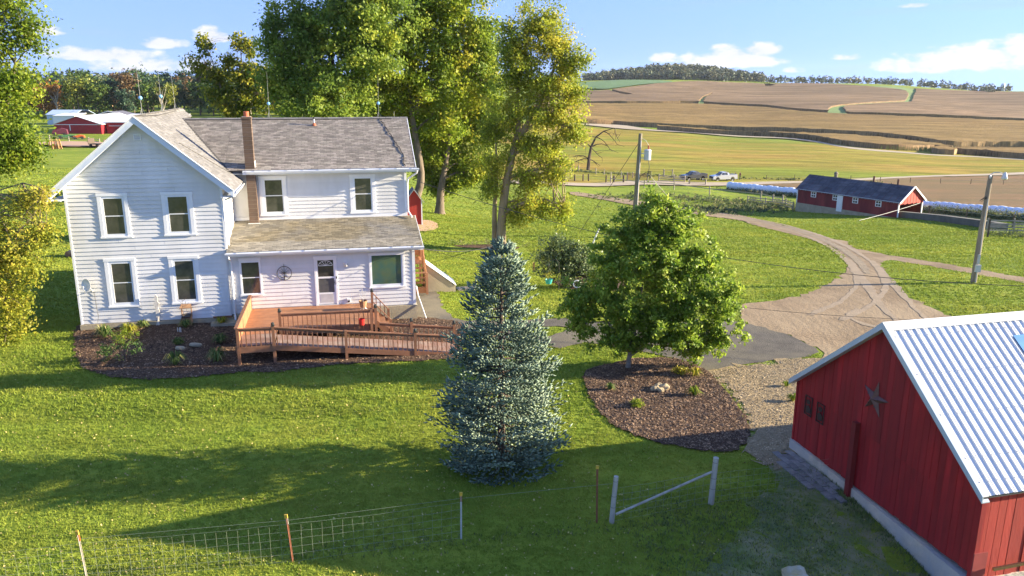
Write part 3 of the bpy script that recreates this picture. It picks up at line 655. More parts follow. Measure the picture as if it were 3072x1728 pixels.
# chips of mulch and gravel stones
def chips(poly, n, m, name, label, size, seed, zoff=.05, flat=.4):
    r = np.random.default_rng(seed); P = np.array(poly)
    x = r.uniform(P[:, 0].min(), P[:, 0].max(), n); y = r.uniform(P[:, 1].min(), P[:, 1].max(), n)
    k = pip(x, y, poly)
    hx, hy = to_house(x, y); k &= ~((hx > -.1) & (hx < 14.4) & (hy > -.1))
    x, y = x[k], y[k]; n = len(x); z = hgt(x, y) + zoff
    a = r.random(n) * 6.28; s1 = size * (.5 + r.random(n)); s2 = s1 * (.3 + .5 * r.random(n)); t = r.normal(0, .35, (n, 2))
    d1 = np.stack([np.cos(a) * s1, np.sin(a) * s1, t[:, 0] * s1], 1); d2 = np.stack([-np.sin(a) * s2, np.cos(a) * s2, t[:, 1] * s2], 1)
    c = np.stack([x, y, z], 1); up = np.array([0, 0, 1.]) * (s2 * flat)[:, None]
    V = np.stack([c - d1, c + d2, c + d1, c - d2, c + up], 1).reshape(-1, 3)
    b = np.arange(n)[:, None] * 5
    F = np.vstack([b + np.array(q) for q in ((0, 3, 4), (3, 2, 4), (2, 1, 4), (1, 0, 4))])
    g = link(name, npmesh(name, V, F, m, np.tile(r.random(n), 4))); return tag(g, label, kind='stuff')
m_chip = mat('bark_chips', (.31, .20, .12), (.09, .055, .038), scale=3, rough=.95, rnd=.55, world=True)
m_stone = mat('gravel_stones', (.46, .355, .22), (.29, .22, .13), scale=3, rough=.9, rnd=.5, world=True)
chips(P_mulch, 15000, m_chip, 'bark_chips', 'brown bark chips round the foot of the green tree', .034, 51, .055)
chips(P_bed, 26000, m_chip, 'bark_chips', 'dark bark chips in the bed along the white house', .034, 52, .05)
chips(P_gravel, 26000, m_stone, 'gravel_stones', 'pale stones and straw between drive and barn', .026, 53, .04, .6)

# ================================================================ FARMHOUSE
m_white = mat('white_vinyl', (.71, .70, .69), (.67, .66, .65), scale=.9, rough=.55, bump=.15, bscale=25, bdist=.003, c3=(.62, .61, .585), scale3=.5, rnd=.035, streak=(1.8, 1.8, .35, .045))
m_trim = mat('white_trim', (.82, .82, .82), (.76, .76, .76), scale=2, rough=.5)
m_gutter = mat('painted_gutter', (.78, .80, .83), (.70, .72, .76), scale=2, rough=.35)
m_soffit = mat('aluminium_fascia', (.66, .71, .78), (.60, .65, .72), scale=1.5, rough=.4, bump=.3, bscale=3, bdist=.02)
m_glass = mat('window_glass', (.035, .036, .034), (.085, .08, .07), scale=1.7, rough=.09, spec=.9, rnd=.3)
m_glass2 = mat('tinted_glass', (.05, .12, .11), (.10, .14, .07), scale=1.4, rough=.05, spec=1.0)
m_screen = mat('window_screen', (.10, .10, .095), (.075, .075, .07), scale=4, rough=.45, spec=.6)
m_conc = mat('weathered_concrete', (.42, .36, .25), (.33, .28, .19), scale=1.5, rough=.95, bump=.5, bscale=14)
m_shing = mat('grey_shingles', (.30, .265, .225), (.215, .19, .165), scale=3.5, rough=.95, bump=.6, bscale=60, bdist=.006, rnd=.30, hue=.01)
m_shing2 = mat('pale_shingles', (.20, .19, .185), (.15, .145, .14), scale=3, rough=.95, bump=.6, bscale=60, bdist=.006, rnd=.2)
m_shing3 = mat('mossy_shingles', (.29, .265, .215), (.22, .20, .165), scale=2.5, rough=.95, bump=.6, bscale=60, bdist=.006, rnd=.30, c3=(.27, .225, .14), scale3=.45)
m_under = mat('roof_felt', (.07, .065, .06), rough=.95)
m_block = mat('brown_block', (.145, .095, .065), (.105, .07, .05), scale=3, rough=.9, bump=.4, bscale=40, bdist=.006, rnd=.14)
m_mort = mat('mortar', (.42, .36, .29), rough=.95)
m_clay = mat('clay_flue', (.48, .13, .06), rough=.8)
m_black = mat('black_iron', (.03, .03, .032), rough=.55)
m_cable = mat('lightning_cable', (.06, .055, .05), rough=.7)
m_rod = mat('galvanised_rod', (.34, .34, .31), rough=.4, metal=.6)
m_ball = mat('blue_glass_ball', (.18, .45, .72), (.25, .5, .78), rough=.08, coat=1)
m_galv = mat('galvanised_steel', (.62, .63, .64), (.5, .51, .52), rough=.4, metal=.3)

W1, XR, WD, H1 = 6.13, 14.25, 3.36, 6.07
house = empty('farmhouse', (HX, HY, 0), HYAW, 'white clapboard two storey farmhouse with grey shingle roofs and a tall brown chimney', 'house')

RZ1 = 8.67                                    # main ridge
SL1 = (RZ1 - H1) / (W1 / 2)                   # main slope
def zmain(x): return RZ1 - SL1 * abs(x - W1 / 2)
RYW, RZW, HW = 7.46, 8.28, 6.02               # wing ridge
SLW = (RZW - 6.12) / (RYW - 2.87)
def zwing(y): return RZW - SLW * abs(y - RYW)
LZ0, LZ1 = 2.93, 3.72
SLL = (LZ1 - LZ0) / (3.36 + .34)
def zlean(y): return LZ0 + SLL * (y + .34)

# solid bodies of the three wings (behind the boards)
b = MB()
b.prism([(0, -.02), (W1, -.02), (W1, H1), (W1 / 2, RZ1 - .12), (0, H1)], 'y', .0, 9.99)
b.build('wall', m_white, house)
b = MB(); b.box(W1 - .05, XR - .012, WD, 11.5, 2.6, HW)
b.prism([(WD, HW), (11.5, HW), (RYW, RZW - .15)], 'x', W1, XR - .012)
b.build('wall', m_white, house)
b = MB(); b.prism([(.04, .08), (WD + .1, .08), (WD + .1, LZ1 - .1), (.04, LZ0 - .03)], 'x', W1, XR)
b.build('wall', m_white, house)
b = MB(); b.box(XR - .3, XR, WD, 11.5, -.1, 2.7); b.box(W1, XR, 11.2, 11.5, -.1, 2.7); b.build('wall', m_white, house)
# foundations
b = MB()
b.box(-.06, W1 + .05, -.10, 10.05, -1.2, -.03)
b.box(W1 + .05, XR + .08, -.06, 11.6, -1.6, .075)
b.build('foundation', m_conc, house)

# openings: (x0,x1,z0,z1) outer casing, y plane, pane (x0,x1,z0,z1)
WINS = [((1.21, 2.39, 3.71, 5.58), 0, (1.44, 2.16, 3.86, 5.35), 'std'), ((3.71, 4.95, 3.72, 5.58), 0, (3.96, 4.71, 3.88, 5.36), 'std'),
        ((1.18, 2.39, .69, 2.81), 0, (1.44, 2.17, .87, 2.58), 'std'), ((3.73, 4.94, .70, 2.81), 0, (3.97, 4.71, .87, 2.58), 'std'),
        ((7.36, 8.60, 3.93, 5.80), WD, (7.63, 8.40, 4.10, 5.60), 'std'), ((11.55, 12.75, 3.92, 5.80), WD, (11.79, 12.54, 4.07, 5.59), 'std'),
        ((6.60, 7.50, .91, 2.61), .04, (6.69, 7.42, .99, 2.39), 'std'), ((12.21, 13.79, .97, 2.60), .04, (12.33, 13.65, 1.13, 2.51), 'big'),
        ((9.79, 10.78, .30, 2.54), .04, None, 'door')]

# clapboards: wedge shaped boards, each its own object
LIP, PITCH = .030, .175
def clap(x0b, x1b, x0t, x1t, z0, z1, y):
    yf, yb, yt = y - LIP, y + .004, y - .004
    m = MB()
    m.add([(x0b, yf, z0), (x1b, yf, z0), (x1t, yt, z1), (x0t, yt, z1), (x0b, yb, z0), (x1b, yb, z0), (x1t, yb, z1), (x0t, yb, z1)],
          [(0, 1, 2, 3), (4, 7, 6, 5), (0, 4, 5, 1), (2, 6, 7, 3), (0, 3, 7, 4), (1, 5, 6, 2)])
    return m
def side_run(z0, z1, xl, xr, y, trim=.09):
    """boards of one facade between heights; xl/xr functions of z"""
    z = z0; row = 0
    while z < z1 - .02:
        zt = min(z + PITCH, z1)
        zc = (z + zt) / 2
        cuts = []
        for (a, b_, c, d), yy, _, k in WINS:
            if abs(yy - y) < .01 and c + .02 < zc < d - .02: cuts.append((a, b_))
        cuts.sort()
        segs = []; cur = 'L'
        pts = [('L', None)] + [x for cc in cuts for x in (('V', cc[0]), ('V', cc[1]))] + [('R', None)]
        for i in range(0, len(pts), 2):
            p, q = pts[i], pts[i + 1]
            fa = (lambda zz, p=p: xl(zz)) if p[0] == 'L' else (lambda zz, p=p: p[1])
            fb = (lambda zz, q=q: xr(zz)) if q[0] == 'R' else (lambda zz, q=q: q[1])
            L = fb(z) - fa(z)
            if L < .06 or fb(zt) < fa(zt) - .02: continue
            # long runs are made of two boards with a butt joint
            if L > 3.2:
                j = fa(z) + L * (.3 + .4 * ((row * 7 + i * 3) % 5) / 4)
                clap(fa(z), j - .004, min(fa(zt), j - .004), j - .004, z, zt, y).build('clapboard', m_white, house)
                clap(j, fb(z), j, max(fb(zt), j), z, zt, y - .002).build('clapboard', m_white, house)
            else:
                clap(fa(z), fb(z), fa(zt), max(fb(zt), fa(zt)), z, zt, y).build('clapboard', m_white, house)
        z = zt; row += 1
def xl1(z): return .05 if z < H1 else (z - H1) / SL1 + .02
def xr1(z): return W1 - .05 if z < H1 else W1 - (z - H1) / SL1 - .02
side_run(0, RZ1 - .22, xl1, xr1, 0)
side_run(3.72, 5.98, lambda z: W1 + .02, lambda z: XR - .06, WD)
side_run(.12, 2.83, lambda z: W1 + .06, lambda z: XR - .06, .04)
# side boards seen edge on at the right of the two blocks (east faces)
def clap_side(y0, y1, z0, z1, x):
    m = MB()
    m.add([(x + LIP, y0, z0), (x + LIP, y1, z0), (x + .004, y1, z1), (x + .004, y0, z1), (x - .004, y0, z0), (x - .004, y1, z0), (x - .004, y1, z1), (x - .004, y0, z1)],
          [(0, 1, 2, 3), (4, 7, 6, 5), (0, 4, 5, 1), (2, 6, 7, 3), (0, 3, 7, 4), (1, 5, 6, 2)])
    return m
z = 3.0
b = MB()
while z < 6.05:
    s_ = clap_side(.12, WD - .02, z, min(z + PITCH, 6.07), W1 + .0); b.add(s_.v, s_.f); z += PITCH
z = .12
while z < 3.3:
    s_ = clap_side(.14, 11.5, z, z + PITCH, XR); 
    if z < 2.8: b.add(s_.v, s_.f)
    z += PITCH
z = 3.75
while z < 6.0:
    s_ = clap_side(WD + .1, 11.5, z, z + PITCH, XR - .012); b.add(s_.v, s_.f); z += PITCH
tag(b.build('side_clapboards', m_white, house), kind='stuff')
# corner posts, frieze boards
for x0, x1, y0, y1, z0, z1 in ((-.035, .05, -.035, .07, -.02, 6.0), (W1 - .05, W1 + .04, -.03, .12, 3.05, 6.0), (XR - .09, XR + .022, WD - .035, WD + .1, 3.6, 5.98),
                               (XR - .09, XR + .035, .0, .13, .09, 2.86)):
    MB().box(x0, x1, y0, y1, z0, z1).build('corner_post', m_trim, house)
MB().box(W1 + .04, XR - .09, WD - .03, WD, 5.9, 6.04).build('frieze_board', m_trim, house)
MB().box(W1 + .04, XR - .09, WD - .035, WD, 3.70, 3.86).build('flashing', m_trim, house)
MB().box(W1 + .06, XR - .09, .0, .04, 2.76, 2.86).build('frieze_board', m_trim, house)

def window(c, y, p, kind):
    x0, x1, z0, z1 = c; px0, px1, pz0, pz1 = p
    m = MB(); t = .05
    yo = y - t; yi = y + .002
    sd = min(.15, (px0 - x0) * .62)
    # outer casing, four boards mitred by butting
    m.box(x0, x0 + sd, yo, yi, z0 + .05, z1 - .12); m.box(x1 - sd, x1, yo, yi, z0 + .05, z1 - .12)
    m.box(x0 - .02, x1 + .02, yo - .012, yi, z1 - .12, z1)
    fr = m.build('window_frame', m_trim, house)
    m = MB(); m.box(x0 - .03, x1 + .03, yo - .03, yi, z0 - .02, z0 + .05); m.build('sill', m_trim, fr)
    # inner vinyl sash frame
    m = MB(); a, b_, c_, d = x0 + sd, x1 - sd, z0 + .05, z1 - .12
    ys = y - .034
    m.box(a, px0, ys, yi, c_, d); m.box(px1, b_, ys, yi, c_, d); m.box(px0, px1, ys, yi, c_, pz0); m.box(px0, px1, ys, yi, pz1, d)
    m.build('sash', m_gutter, fr)
    if kind == 'big':
        MB().box(px0, px1, y - .012, y, pz0, pz1).build('pane', m_glass2, fr)
    else:
        zm = pz0 + (pz1 - pz0) * .51
        MB().box(px0, px1, y - .022, y, zm - .02, zm + .02).build('meeting_rail', m_trim, fr)
        MB().box(px0, px1, y - .014, y, zm + .02, pz1).build('pane', m_glass, fr)
        MB().box(px0, px1, y - .010, y, pz0, zm - .02).build('pane', m_glass if random.random() < .5 else m_glass, fr)
for c, y, p, k in WINS:
    if k != 'door': window(c, y, p, k)
# storm door
dr = MB(); y = .04
dr.box(9.79, 9.87, y - .05, y, .30, 2.44); dr.box(10.70, 10.78, y - .05, y, .30, 2.44); dr.box(9.77, 10.80, y - .06, y, 2.44, 2.56)
dframe = dr.build('door_frame', m_trim, house)
d = MB(); d.box(9.87, 9.94, y - .032, y, .34, 2.44); d.box(10.63, 10.70, y - .032, y, .34, 2.44); d.box(9.94, 10.63, y - .032, y, 2.36, 2.44)
d.box(9.94, 10.63, y - .032, y, .34, .86); d.box(9.94, 10.63, y - .03, y, 1.52, 1.60)
storm = d.build('storm_door', m_trim, house)
MB().box(9.94, 10.63, y - .012, y, 1.60, 2.36).build('pane', m_glass, storm)
MB().box(9.94, 10.63, y - .010, y, .86, 1.52).build('pane', m_screen, storm)
MB().box(9.99, 10.58, y - .037, y - .032, .40, .80).build('kick_panel', m_galv, storm)
# fan light tracery in the upper pane
f = MB(); cx, cz, rr = 10.285, 2.11, .30
arc = [(cx + rr * math.cos(a), y - .02, cz + .22 * math.sin(a)) for a in np.linspace(0, math.pi, 13)]
f.tube(arc, .011, 5); f.bar((cx - rr, y - .02, cz), (cx + rr, y - .02, cz), .02)
for i in (2, 4, 6, 8, 10): f.bar((cx, y - .02, cz), arc[i], .014)
f.build('fan_light', m_trim, storm)
h_ = MB(); h_.tube([(10.665, y - .04, 1.32), (10.665, y - .08, 1.32), (10.60, y - .08, 1.32)], .012, 6); h_.box(10.65, 10.68, y - .045, y - .03, 1.22, 1.42)
h_.build('handle', m_black, storm)
MB().box(9.78, 10.80, y - .10, y, .26, .30).build('threshold', m_galv, house)
MB().box(10.72, 10.765, y - .065, y - .05, 1.50, 1.60).build('doorbell', m_black, house)

# gable vent
v = MB(); v.box(2.89, 2.93, -.05, 0, 7.73, 7.99); v.box(3.15, 3.19, -.05, 0, 7.73, 7.99); v.box(2.93, 3.15, -.05, 0, 7.95, 7.99); v.box(2.93, 3.15, -.05, 0, 7.73, 7.77)
gv = v.build('gable_vent', m_gutter, house)
v = MB()
for i in range(4): v.add([(2.93, -.045, 7.78 + i * .044), (3.15, -.045, 7.78 + i * .044), (3.15, -.02, 7.81 + i * .044), (2.93, -.02, 7.81 + i * .044)], [(0, 1, 2, 3)])
v.build('louvre', m_gutter, gv)

# ---------------------------------------------------------------- roofs
def slab(poly, up, t, name, m):
    """polygon (list of 3D points, one plane) thickened downwards"""
    mm = MB(); n = len(poly)
    lo = [(p[0] - up[0] * t, p[1] - up[1] * t, p[2] - up[2] * t) for p in poly]
    mm.add(list(poly) + lo, [tuple(range(n)), tuple(reversed(range(n, 2 * n)))] + [(i, (i + 1) % n, (i + 1) % n + n, i + n) for i in range(n)])
    return mm.build(name, m, house)
O1, S1 = .46, .55
xe = W1 + S1; ze = zmain(xe)
nr = Vector((SL1, 0, 1)).normalized(); nl = Vector((-SL1, 0, 1)).normalized()
roof_r = slab([(W1 / 2, -O1, RZ1), (xe, -O1, ze), (xe, 3.3, ze), (W1 / 2 + .2, 10.4, zmain(W1 / 2 + .2)), (W1 / 2, 10.4, RZ1)], nr, .05, 'roof', m_under)
roof_l = slab([(W1 / 2, -O1, RZ1), (W1 / 2, 10.4, RZ1), (-S1, 10.4, zmain(-S1)), (-S1, -O1, zmain(-S1))], nl, .05, 'roof', m_under)
EY = 2.87
nf = Vector((0, -SLW, 1)).normalized(); nb_ = Vector((0, SLW, 1)).normalized()
def xval(z): return W1 / 2 + (RZ1 - z) / SL1
XW = XR + .46
roof_w = slab([(xval(zwing(EY)) - .1, EY, zwing(EY)), (XW, EY, zwing(EY)), (XW, RYW, RZW), (xval(RZW) - .1, RYW, RZW)], nf, .05, 'roof', m_under)
slab([(3.2, RYW, RZW), (XW, RYW, RZW), (XW, 12, zwing(12)), (3.2, 12, zwing(12))], nb_, .05, 'roof', m_shing)
nL = Vector((0, -SLL, 1)).normalized()
XL = XR + .39
roof_lean = slab([(W1 + .02, -.34, zlean(-.34)), (XL, -.34, zlean(-.34)), (XL, 3.34, zlean(3.34)), (W1 + .02, 3.34, zlean(3.34))], nL, .05, 'roof', m_under)

# shingle tabs: one shared mesh, first pieces as objects, the rest joined
def tab_mesh(w_, l_, t, m, name='shingle'):
    mm = MB(); mm.box(-w_ / 2, w_ / 2, 0, l_, 0, t); return mm.mesh(name, m)
def shingles(org, ux, uy, un, wx, hy_, parent, m, test, budget, tw=.30, ex=.135, seed=0, rag=.012):
    """ux along the eave, uy up the slope, un normal; returns number of single pieces"""
    r = np.random.default_rng(seed)
    org, ux, uy, un = map(Vector, (org, ux, uy, un))
    me = tab_mesh(tw - .012, ex + .03, .012, m)
    stuff = MB(); cnt = 0
    rows = int(hy_ / ex) + 1
    tiltm = un * .012
    for j in range(rows):
        x = -tw * (.5 if j % 2 else 0) - r.random() * .05
        while x < wx:
            x0, x1 = max(x, 0), min(x + tw, wx)
            if x1 - x0 > .06:
                cx_ = (x0 + x1) / 2; p = org + ux * cx_ + uy * (j * ex)
                if test(p, p + uy * ex):
                    dy = r.normal(0, rag * .5); lift = .006 + abs(r.normal(0, .003))
                    if cnt < budget and x1 - x0 > tw * .95:
                        yv = (uy - un * .06).normalized(); nv = ux.cross(yv).normalized()
                        if nv.dot(un) < 0: nv = -nv
                        o_ = p + uy * dy + un * (lift + .012)
                        M_ = Matrix(((ux.x, yv.x, nv.x, o_.x), (ux.y, yv.y, nv.y, o_.y), (ux.z, yv.z, nv.z, o_.z), (0, 0, 0, 1)))
                        link('shingle', me, parent, mtx=M_); cnt += 1
                    else:
                        a = p + ux * (x0 - cx_ + .006) + uy * dy; b2 = p + ux * (x1 - cx_ - .006) + uy * dy
                        up_ = uy * (ex + .02)
                        L0 = un * (lift + .022)
                        stuff.add([a + L0, b2 + L0, b2 + up_ + un * .006, a + up_ + un * .006, a, b2],
                                  [(0, 1, 2, 3), (4, 5, 1, 0), (4, 0, 3), (1, 5, 2)], r.random())
            x += tw
    if stuff.v:
        o_ = link('shingles', stuff.mesh('shingles', m, fix=False), parent); tag(o_, kind='stuff')
    return cnt
uyL = Vector((0, 1, SLL)).normalized(); lenL = 3.68 * math.hypot(1, SLL)
shingles((W1 + .02, -.36, zlean(-.36)), (1, 0, 0), uyL, nL, XL - W1 - .02, lenL, roof_lean, m_shing3, lambda p, q: True, 200, seed=1)
uyW = Vector((0, 1, SLW)).normalized()
shingles((W1 - .2, EY - .02, zwing(EY - .02)), (1, 0, 0), uyW, nf, XW - W1 + .2, (RYW - EY) * math.hypot(1, SLW), roof_w, m_shing, lambda p, q: q.z > zmain(p.x) - .03 and p.z > zmain(p.x) - .1, 60, seed=2)
shingles((3.0, EY - .02, zwing(EY - .02)), (1, 0, 0), uyW, nf, W1 - .2 - 3.0, (RYW - EY) * math.hypot(1, SLW), roof_w, m_shing, lambda p, q: q.z > zmain(p.x) - .03, 0, seed=3)
uyM = Vector((-1, 0, SL1)).normalized()
shingles((xe + .02, -O1 - .02, zmain(xe + .02)), (0, 1, 0), uyM, nr, 10.8, (xe - W1 / 2) * math.hypot(1, SL1), roof_r, m_shing2,
         lambda p, q: p.y < 3.0 or p.z > zwing(min(p.y, RYW)) - .06, 40, tw=.33, seed=4)
uyN = Vector((1, 0, SL1)).normalized()
shingles((-S1 - .02, -O1 - .02, zmain(-S1 - .02)), (0, 1, 0), uyN, nl, 10.8, (W1 / 2 + S1) * math.hypot(1, SL1), roof_l, m_shing2, lambda p, q: True, 0, tw=.33, seed=5)
# ridge caps
def ridge(a, b, du, dv, parent, n):
    a = Vector(a); b = Vector(b)
    for i in range(n):
        p = a.lerp(b, i / n); q = a.lerp(b, (i + 1.08) / n)
        m = MB(); up = Vector((0, 0, .03 + .006 * (i % 2)))
        m.add([p + up, q + up, q + Vector(du) + up * .6, p + Vector(du) + up * .6, q + Vector(dv) + up * .6, p + Vector(dv) + up * .6], [(0, 3, 2, 1), (0, 1, 4, 5)])
        m.build('ridge_cap', m_shing2, parent)
ridge((W1 / 2, -O1, RZ1 + .012), (W1 / 2, 10.4, RZ1 + .012), (.15, 0, -.15 * SL1), (-.15, 0, -.15 * SL1), roof_r, 26)
ridge((3.6, RYW, RZW + .01), (XW, RYW, RZW + .01), (0, -.14, -.14 * SLW), (0, .14, -.14 * SLW), roof_w, 30)
# valley flashing
va = Vector((xval(zwing(EY)) + .03, EY, zwing(EY) + .035)); vb = Vector((xval(RZW) + .03, RYW, RZW + .03))
m = MB(); m.bar(va, vb, .10, .012); m.build('valley_flashing', m_under, roof_w)
# rake boards (wide wrapped fascia + soffit) on the gable
def rake(xa, za, xb, zb, y0):
    m = MB(); d = .27
    m.add([(xa, y0, za), (xb, y0, zb), (xb, y0, zb - d), (xa, y0, za - d), (xa, y0 + .03, za), (xb, y0 + .03, zb), (xb, y0 + .03, zb - d), (xa, y0 + .03, za - d)],
          [(0, 3, 2, 1), (4, 5, 6, 7), (0, 1, 5, 4), (3, 7, 6, 2), (0, 4, 7, 3), (1, 2, 6, 5)])
    return m
rl = rake(-S1, zmain(-S1) + .02, W1 / 2, RZ1 + .02, -O1 - .03); rl.build('rake_board', m_soffit, house)
rr_ = rake(W1 / 2, RZ1 + .02, xe, ze + .02, -O1 - .03); rr_.build('rake_board', m_soffit, house)
for s_ in (-1, 1):
    m = MB(); xa = W1 / 2; xb = -S1 if s_ < 0 else xe
    za, zb = RZ1 - .24, zmain(xb) - .24
    m.add([(xa, -O1, za), (xb, -O1, zb), (xb, -.0, zb), (xa, -.0, za), (xa, -O1, za + .02), (xb, -O1, zb + .02), (xb, 0, zb + .02), (xa, 0, za + .02)],
          [(0, 1, 2, 3), (4, 7, 6, 5), (0, 4, 5, 1), (3, 2, 6, 7), (1, 5, 6, 2), (0, 3, 7, 4)]); m.build('soffit', m_soffit, house)
m = MB(); m.box(-S1, -.035, -O1, 9.99, zmain(-S1) - .26, zmain(-S1) - .24); m.build('soffit', m_soffit, house)
m = MB(); m.box(W1 + .02, xe, -O1, WD - .04, ze - .26, ze - .24); m.build('soffit', m_soffit, house)
# thin drip edge along the rakes
for xa, xb in ((-S1 - .03, W1 / 2), (W1 / 2, xe + .03)):
    m = MB(); m.bar((xa, -O1 - .02, zmain(xa) + .045), (xb, -O1 - .02, zmain(xb) + .045), .09, .02); m.build('drip_edge', m_trim, house)
# wing: fascia, soffit, verge
m = MB(); m.box(W1 + .6, XW, EY - .02, EY, zwing(EY) - .2, zwing(EY) - .01); m.build('fascia', m_gutter, house)
m = MB(); m.box(W1 + .1, XW - .02, EY, WD - .035, 5.955, 5.97); m.build('soffit', m_gutter, house)
m = MB(); m.bar((XW, EY, zwing(EY) - .08), (XW, RYW, RZW - .08), .03, .2); m.build('verge_board', m_trim, house)
m = MB(); m.box(XR, XW - .02, EY, 12, 5.93, 5.95); m.build('soffit', m_gutter, house)
m = MB(); m.box(W1 + .02, XL, -.36, -.34, zlean(-.34) - .19, zlean(-.34) - .005); m.build('fascia', m_gutter, house)
m = MB(); m.box(W1 + .02, XL - .02, -.34, .0, 2.84, 2.855); m.build('soffit', m_gutter, house)
m = MB(); m.bar((XL, -.34, zlean(-.34) - .07), (XL, 3.34, zlean(3.34) - .07), .03, .17); m.build('verge_board', m_trim, house)
m = MB(); m.box(XR, XL - .02, -.3, 3.3, 2.83, 2.85); m.build('soffit', m_gutter, house)
# gutters with straps
def gutter(x0, x1, y, z, n, along='x', par=None):
    m = MB(); pf = [(0, 0), (-.02, -.09), (-.10, -.10), (-.13, -.02), (-.125, 0), (-.115, -.02), (-.092, -.085), (-.03, -.075), (-.01, 0)]
    if along == 'x': m.prism([(y + a, z + c) for a, c in pf], 'x', x0, x1)
    else: m.prism([(y - a, z + c) for a, c in pf], 'y', x0, x1)
    g_ = m.build('gutter', m_gutter, house)
    for i in range(n):
        t = x0 + (x1 - x0) * (i + .5) / n
        m = MB()
        if along == 'x': m.box(t - .018, t + .018, y - .14, y + .10, z + .002, z + .022)
        else: m.box(y - .1, y + .14, t - .018, t + .018, z + .002, z + .022)
        m.build('gutter_strap', m_galv, g_)
    return g_
gutter(6.9, XW + .14, EY - .02, zwing(EY) - .03, 11)
gutter(W1 - .02, XL + .04, -.36, zlean(-.34) - .02, 9)
gutter(-O1, 2.6, xe + .0, ze - .03, 3, 'y')
# downspouts
def spout(pts, name='downspout'):
    m = MB(); m.tube(pts, .042, 8); return m.build(name, m_trim, house)
spout([(6.25, -.42, 2.78), (6.25, -.42, 2.70), (6.27, -.10, 2.55), (6.28, -.06, 2.3), (6.28, -.06, .05), (6.30, -.25, -.12)])
spout([(xe + .06, -.3, ze - .10), (xe + .02, -.28, ze - .22), (W1 + .14, -.02, ze - .42), (W1 + .12, -.02, ze - .6), (W1 + .12, .02, 3.2)])
spout([(XW + .05, EY - .08, 5.98), (XW + .02, EY, 5.85), (XR + .1, WD - .1, 5.55), (XR + .06, WD - .05, 5.3), (XR + .06, WD - .05, 3.95), (XR + .2, WD - .5, 3.72)])
m = MB(); m.tube([(XR + .08, .08, .95), (XR + .15, .05, .5), (XR + .45, -.35, -.50)], .025, 6); m.build('drain_hose', m_trim, house)

# chimney: one block per course
ch = empty('chimney', (6.86, 2.93, 3.55), parent=house)
bw, bd, bh = .41, .40, .195
bm_ = MB(); bm_.box(0, bw, 0, bd, .006, bh - .006); bmesh_ = bm_.mesh('brick', m_block)
m = MB(); m.box(.012, bw - .012, .012, bd - .012, 0, 5.0); m.build('mortar_core', m_mort, ch)
for i in range(25):
    link('brick', bmesh_, ch, loc=(0, 0, i * bh + .02))
m = MB(); m.box(-.03, bw + .03, -.03, bd + .03, 4.9, 4.98); m.build('cap', m_block, ch)
m = MB(); m.lathe([(.12, 4.98), (.12, 5.22), (.09, 5.22), (.09, 5.0)], (bw / 2, bd / 2, 0), 12); m.build('flue', m_clay, ch)
m = MB(); m.box(-.06, bw + .08, -.1, bd, 0.02, .10); m.build('flashing', m_trim, ch)
m = MB(); m.add([(bw + .004, .1, 2.45), (bw + .02, .1, 2.45), (bw + .02, .1, 2.95), (bw + .004, .1, 2.95), (bw + .004, bd, 2.45), (bw + .02, bd, 2.45), (bw + .02, bd, 3.0), (bw + .004, bd, 3.0)],
          [(0, 1, 2, 3), (4, 7, 6, 5), (0, 4, 5, 1), (1, 5, 6, 2), (2, 6, 7, 3), (3, 7, 4, 0)]); m.build('step_flashing', m_trim, ch)
# vent pipe on the wing roof
vp = empty('vent_pipe', (9.95, 6.72, zwing(6.72)), parent=house)
m = MB(); m.lathe([(.10, 0), (.09, .06), (.055, .12), (.045, .14)], n=10); m.build('boot', m_clay, vp)
m = MB(); m.tube([(0, 0, .05), (0, 0, .36)], .04, 8); m.build('pipe', m_galv, vp)
m = MB(); m.lathe([(.055, .34), (.06, .38), (.02, .44), (0, .44)], n=8); m.build('cap', m_black, vp)
# lightning rods and their cable
def lrod(x, y, z, ball, lean=0.0, hh=2.05):
    e = empty('lightning_rod', (x, y, z), parent=house)
    m = MB(); m.tube([(0, 0, .0), (lean * .5, 0, hh * .5), (lean, 0, hh)], [.010, .009, .004], 6)
    for a in (0, 2.1, 4.2): m.bar((0, 0, .3), (.13 * math.cos(a), .13 * math.sin(a), .02), .012)
    m.build('rod', m_rod, e)
    if ball:
        m = MB(); t = .66; m.lathe([(0, -.085), (.045, -.07), (.075, -.035), (.085, 0), (.075, .035), (.045, .07), (0, .085)], (lean * t / hh, 0, t + .05), 12)
        m.build('glass_ball', m_ball, e, smooth=True)
lrod(W1 / 2, 1.2, RZ1 + .03, True, -.04); lrod(W1 / 2, 5.3, RZ1 + .03, True, -.03, 1.95); lrod(W1 / 2, 8.5, RZ1 + .03, False, -.05, 1.85)
lrod(7.72, RYW, RZW + .03, True, .03, 2.25); lrod(13.24, RYW, RZW + .03, True, .04, 2.1)
m = MB(); m.tube([(14.05, RYW, RZW), (14.05, RYW, RZW + .32)], .012, 6); m.build('short_rod', m_rod, house)
def cable(pts, rad=.02, jit=.02, seed=1):
    r = random.Random(seed); P = []
    for a, b_ in zip(pts[:-1], pts[1:]):
        for k in range(8): 
            q = Vector(a).lerp(Vector(b_), k / 8); P.append((q.x + r.uniform(-jit, jit), q.y + r.uniform(-jit, jit), q.z))
    P.append(pts[-1]); m = MB(); m.tube(P, rad, 5); return m
cable([(3.7, RYW - .17, zwing(RYW - .17) + .05), (9, RYW - .19, zwing(RYW - .19) + .05), (13.9, RYW - .18, zwing(RYW - .18) + .05)], .022, .01).build('lightning_cable', m_cable, house)
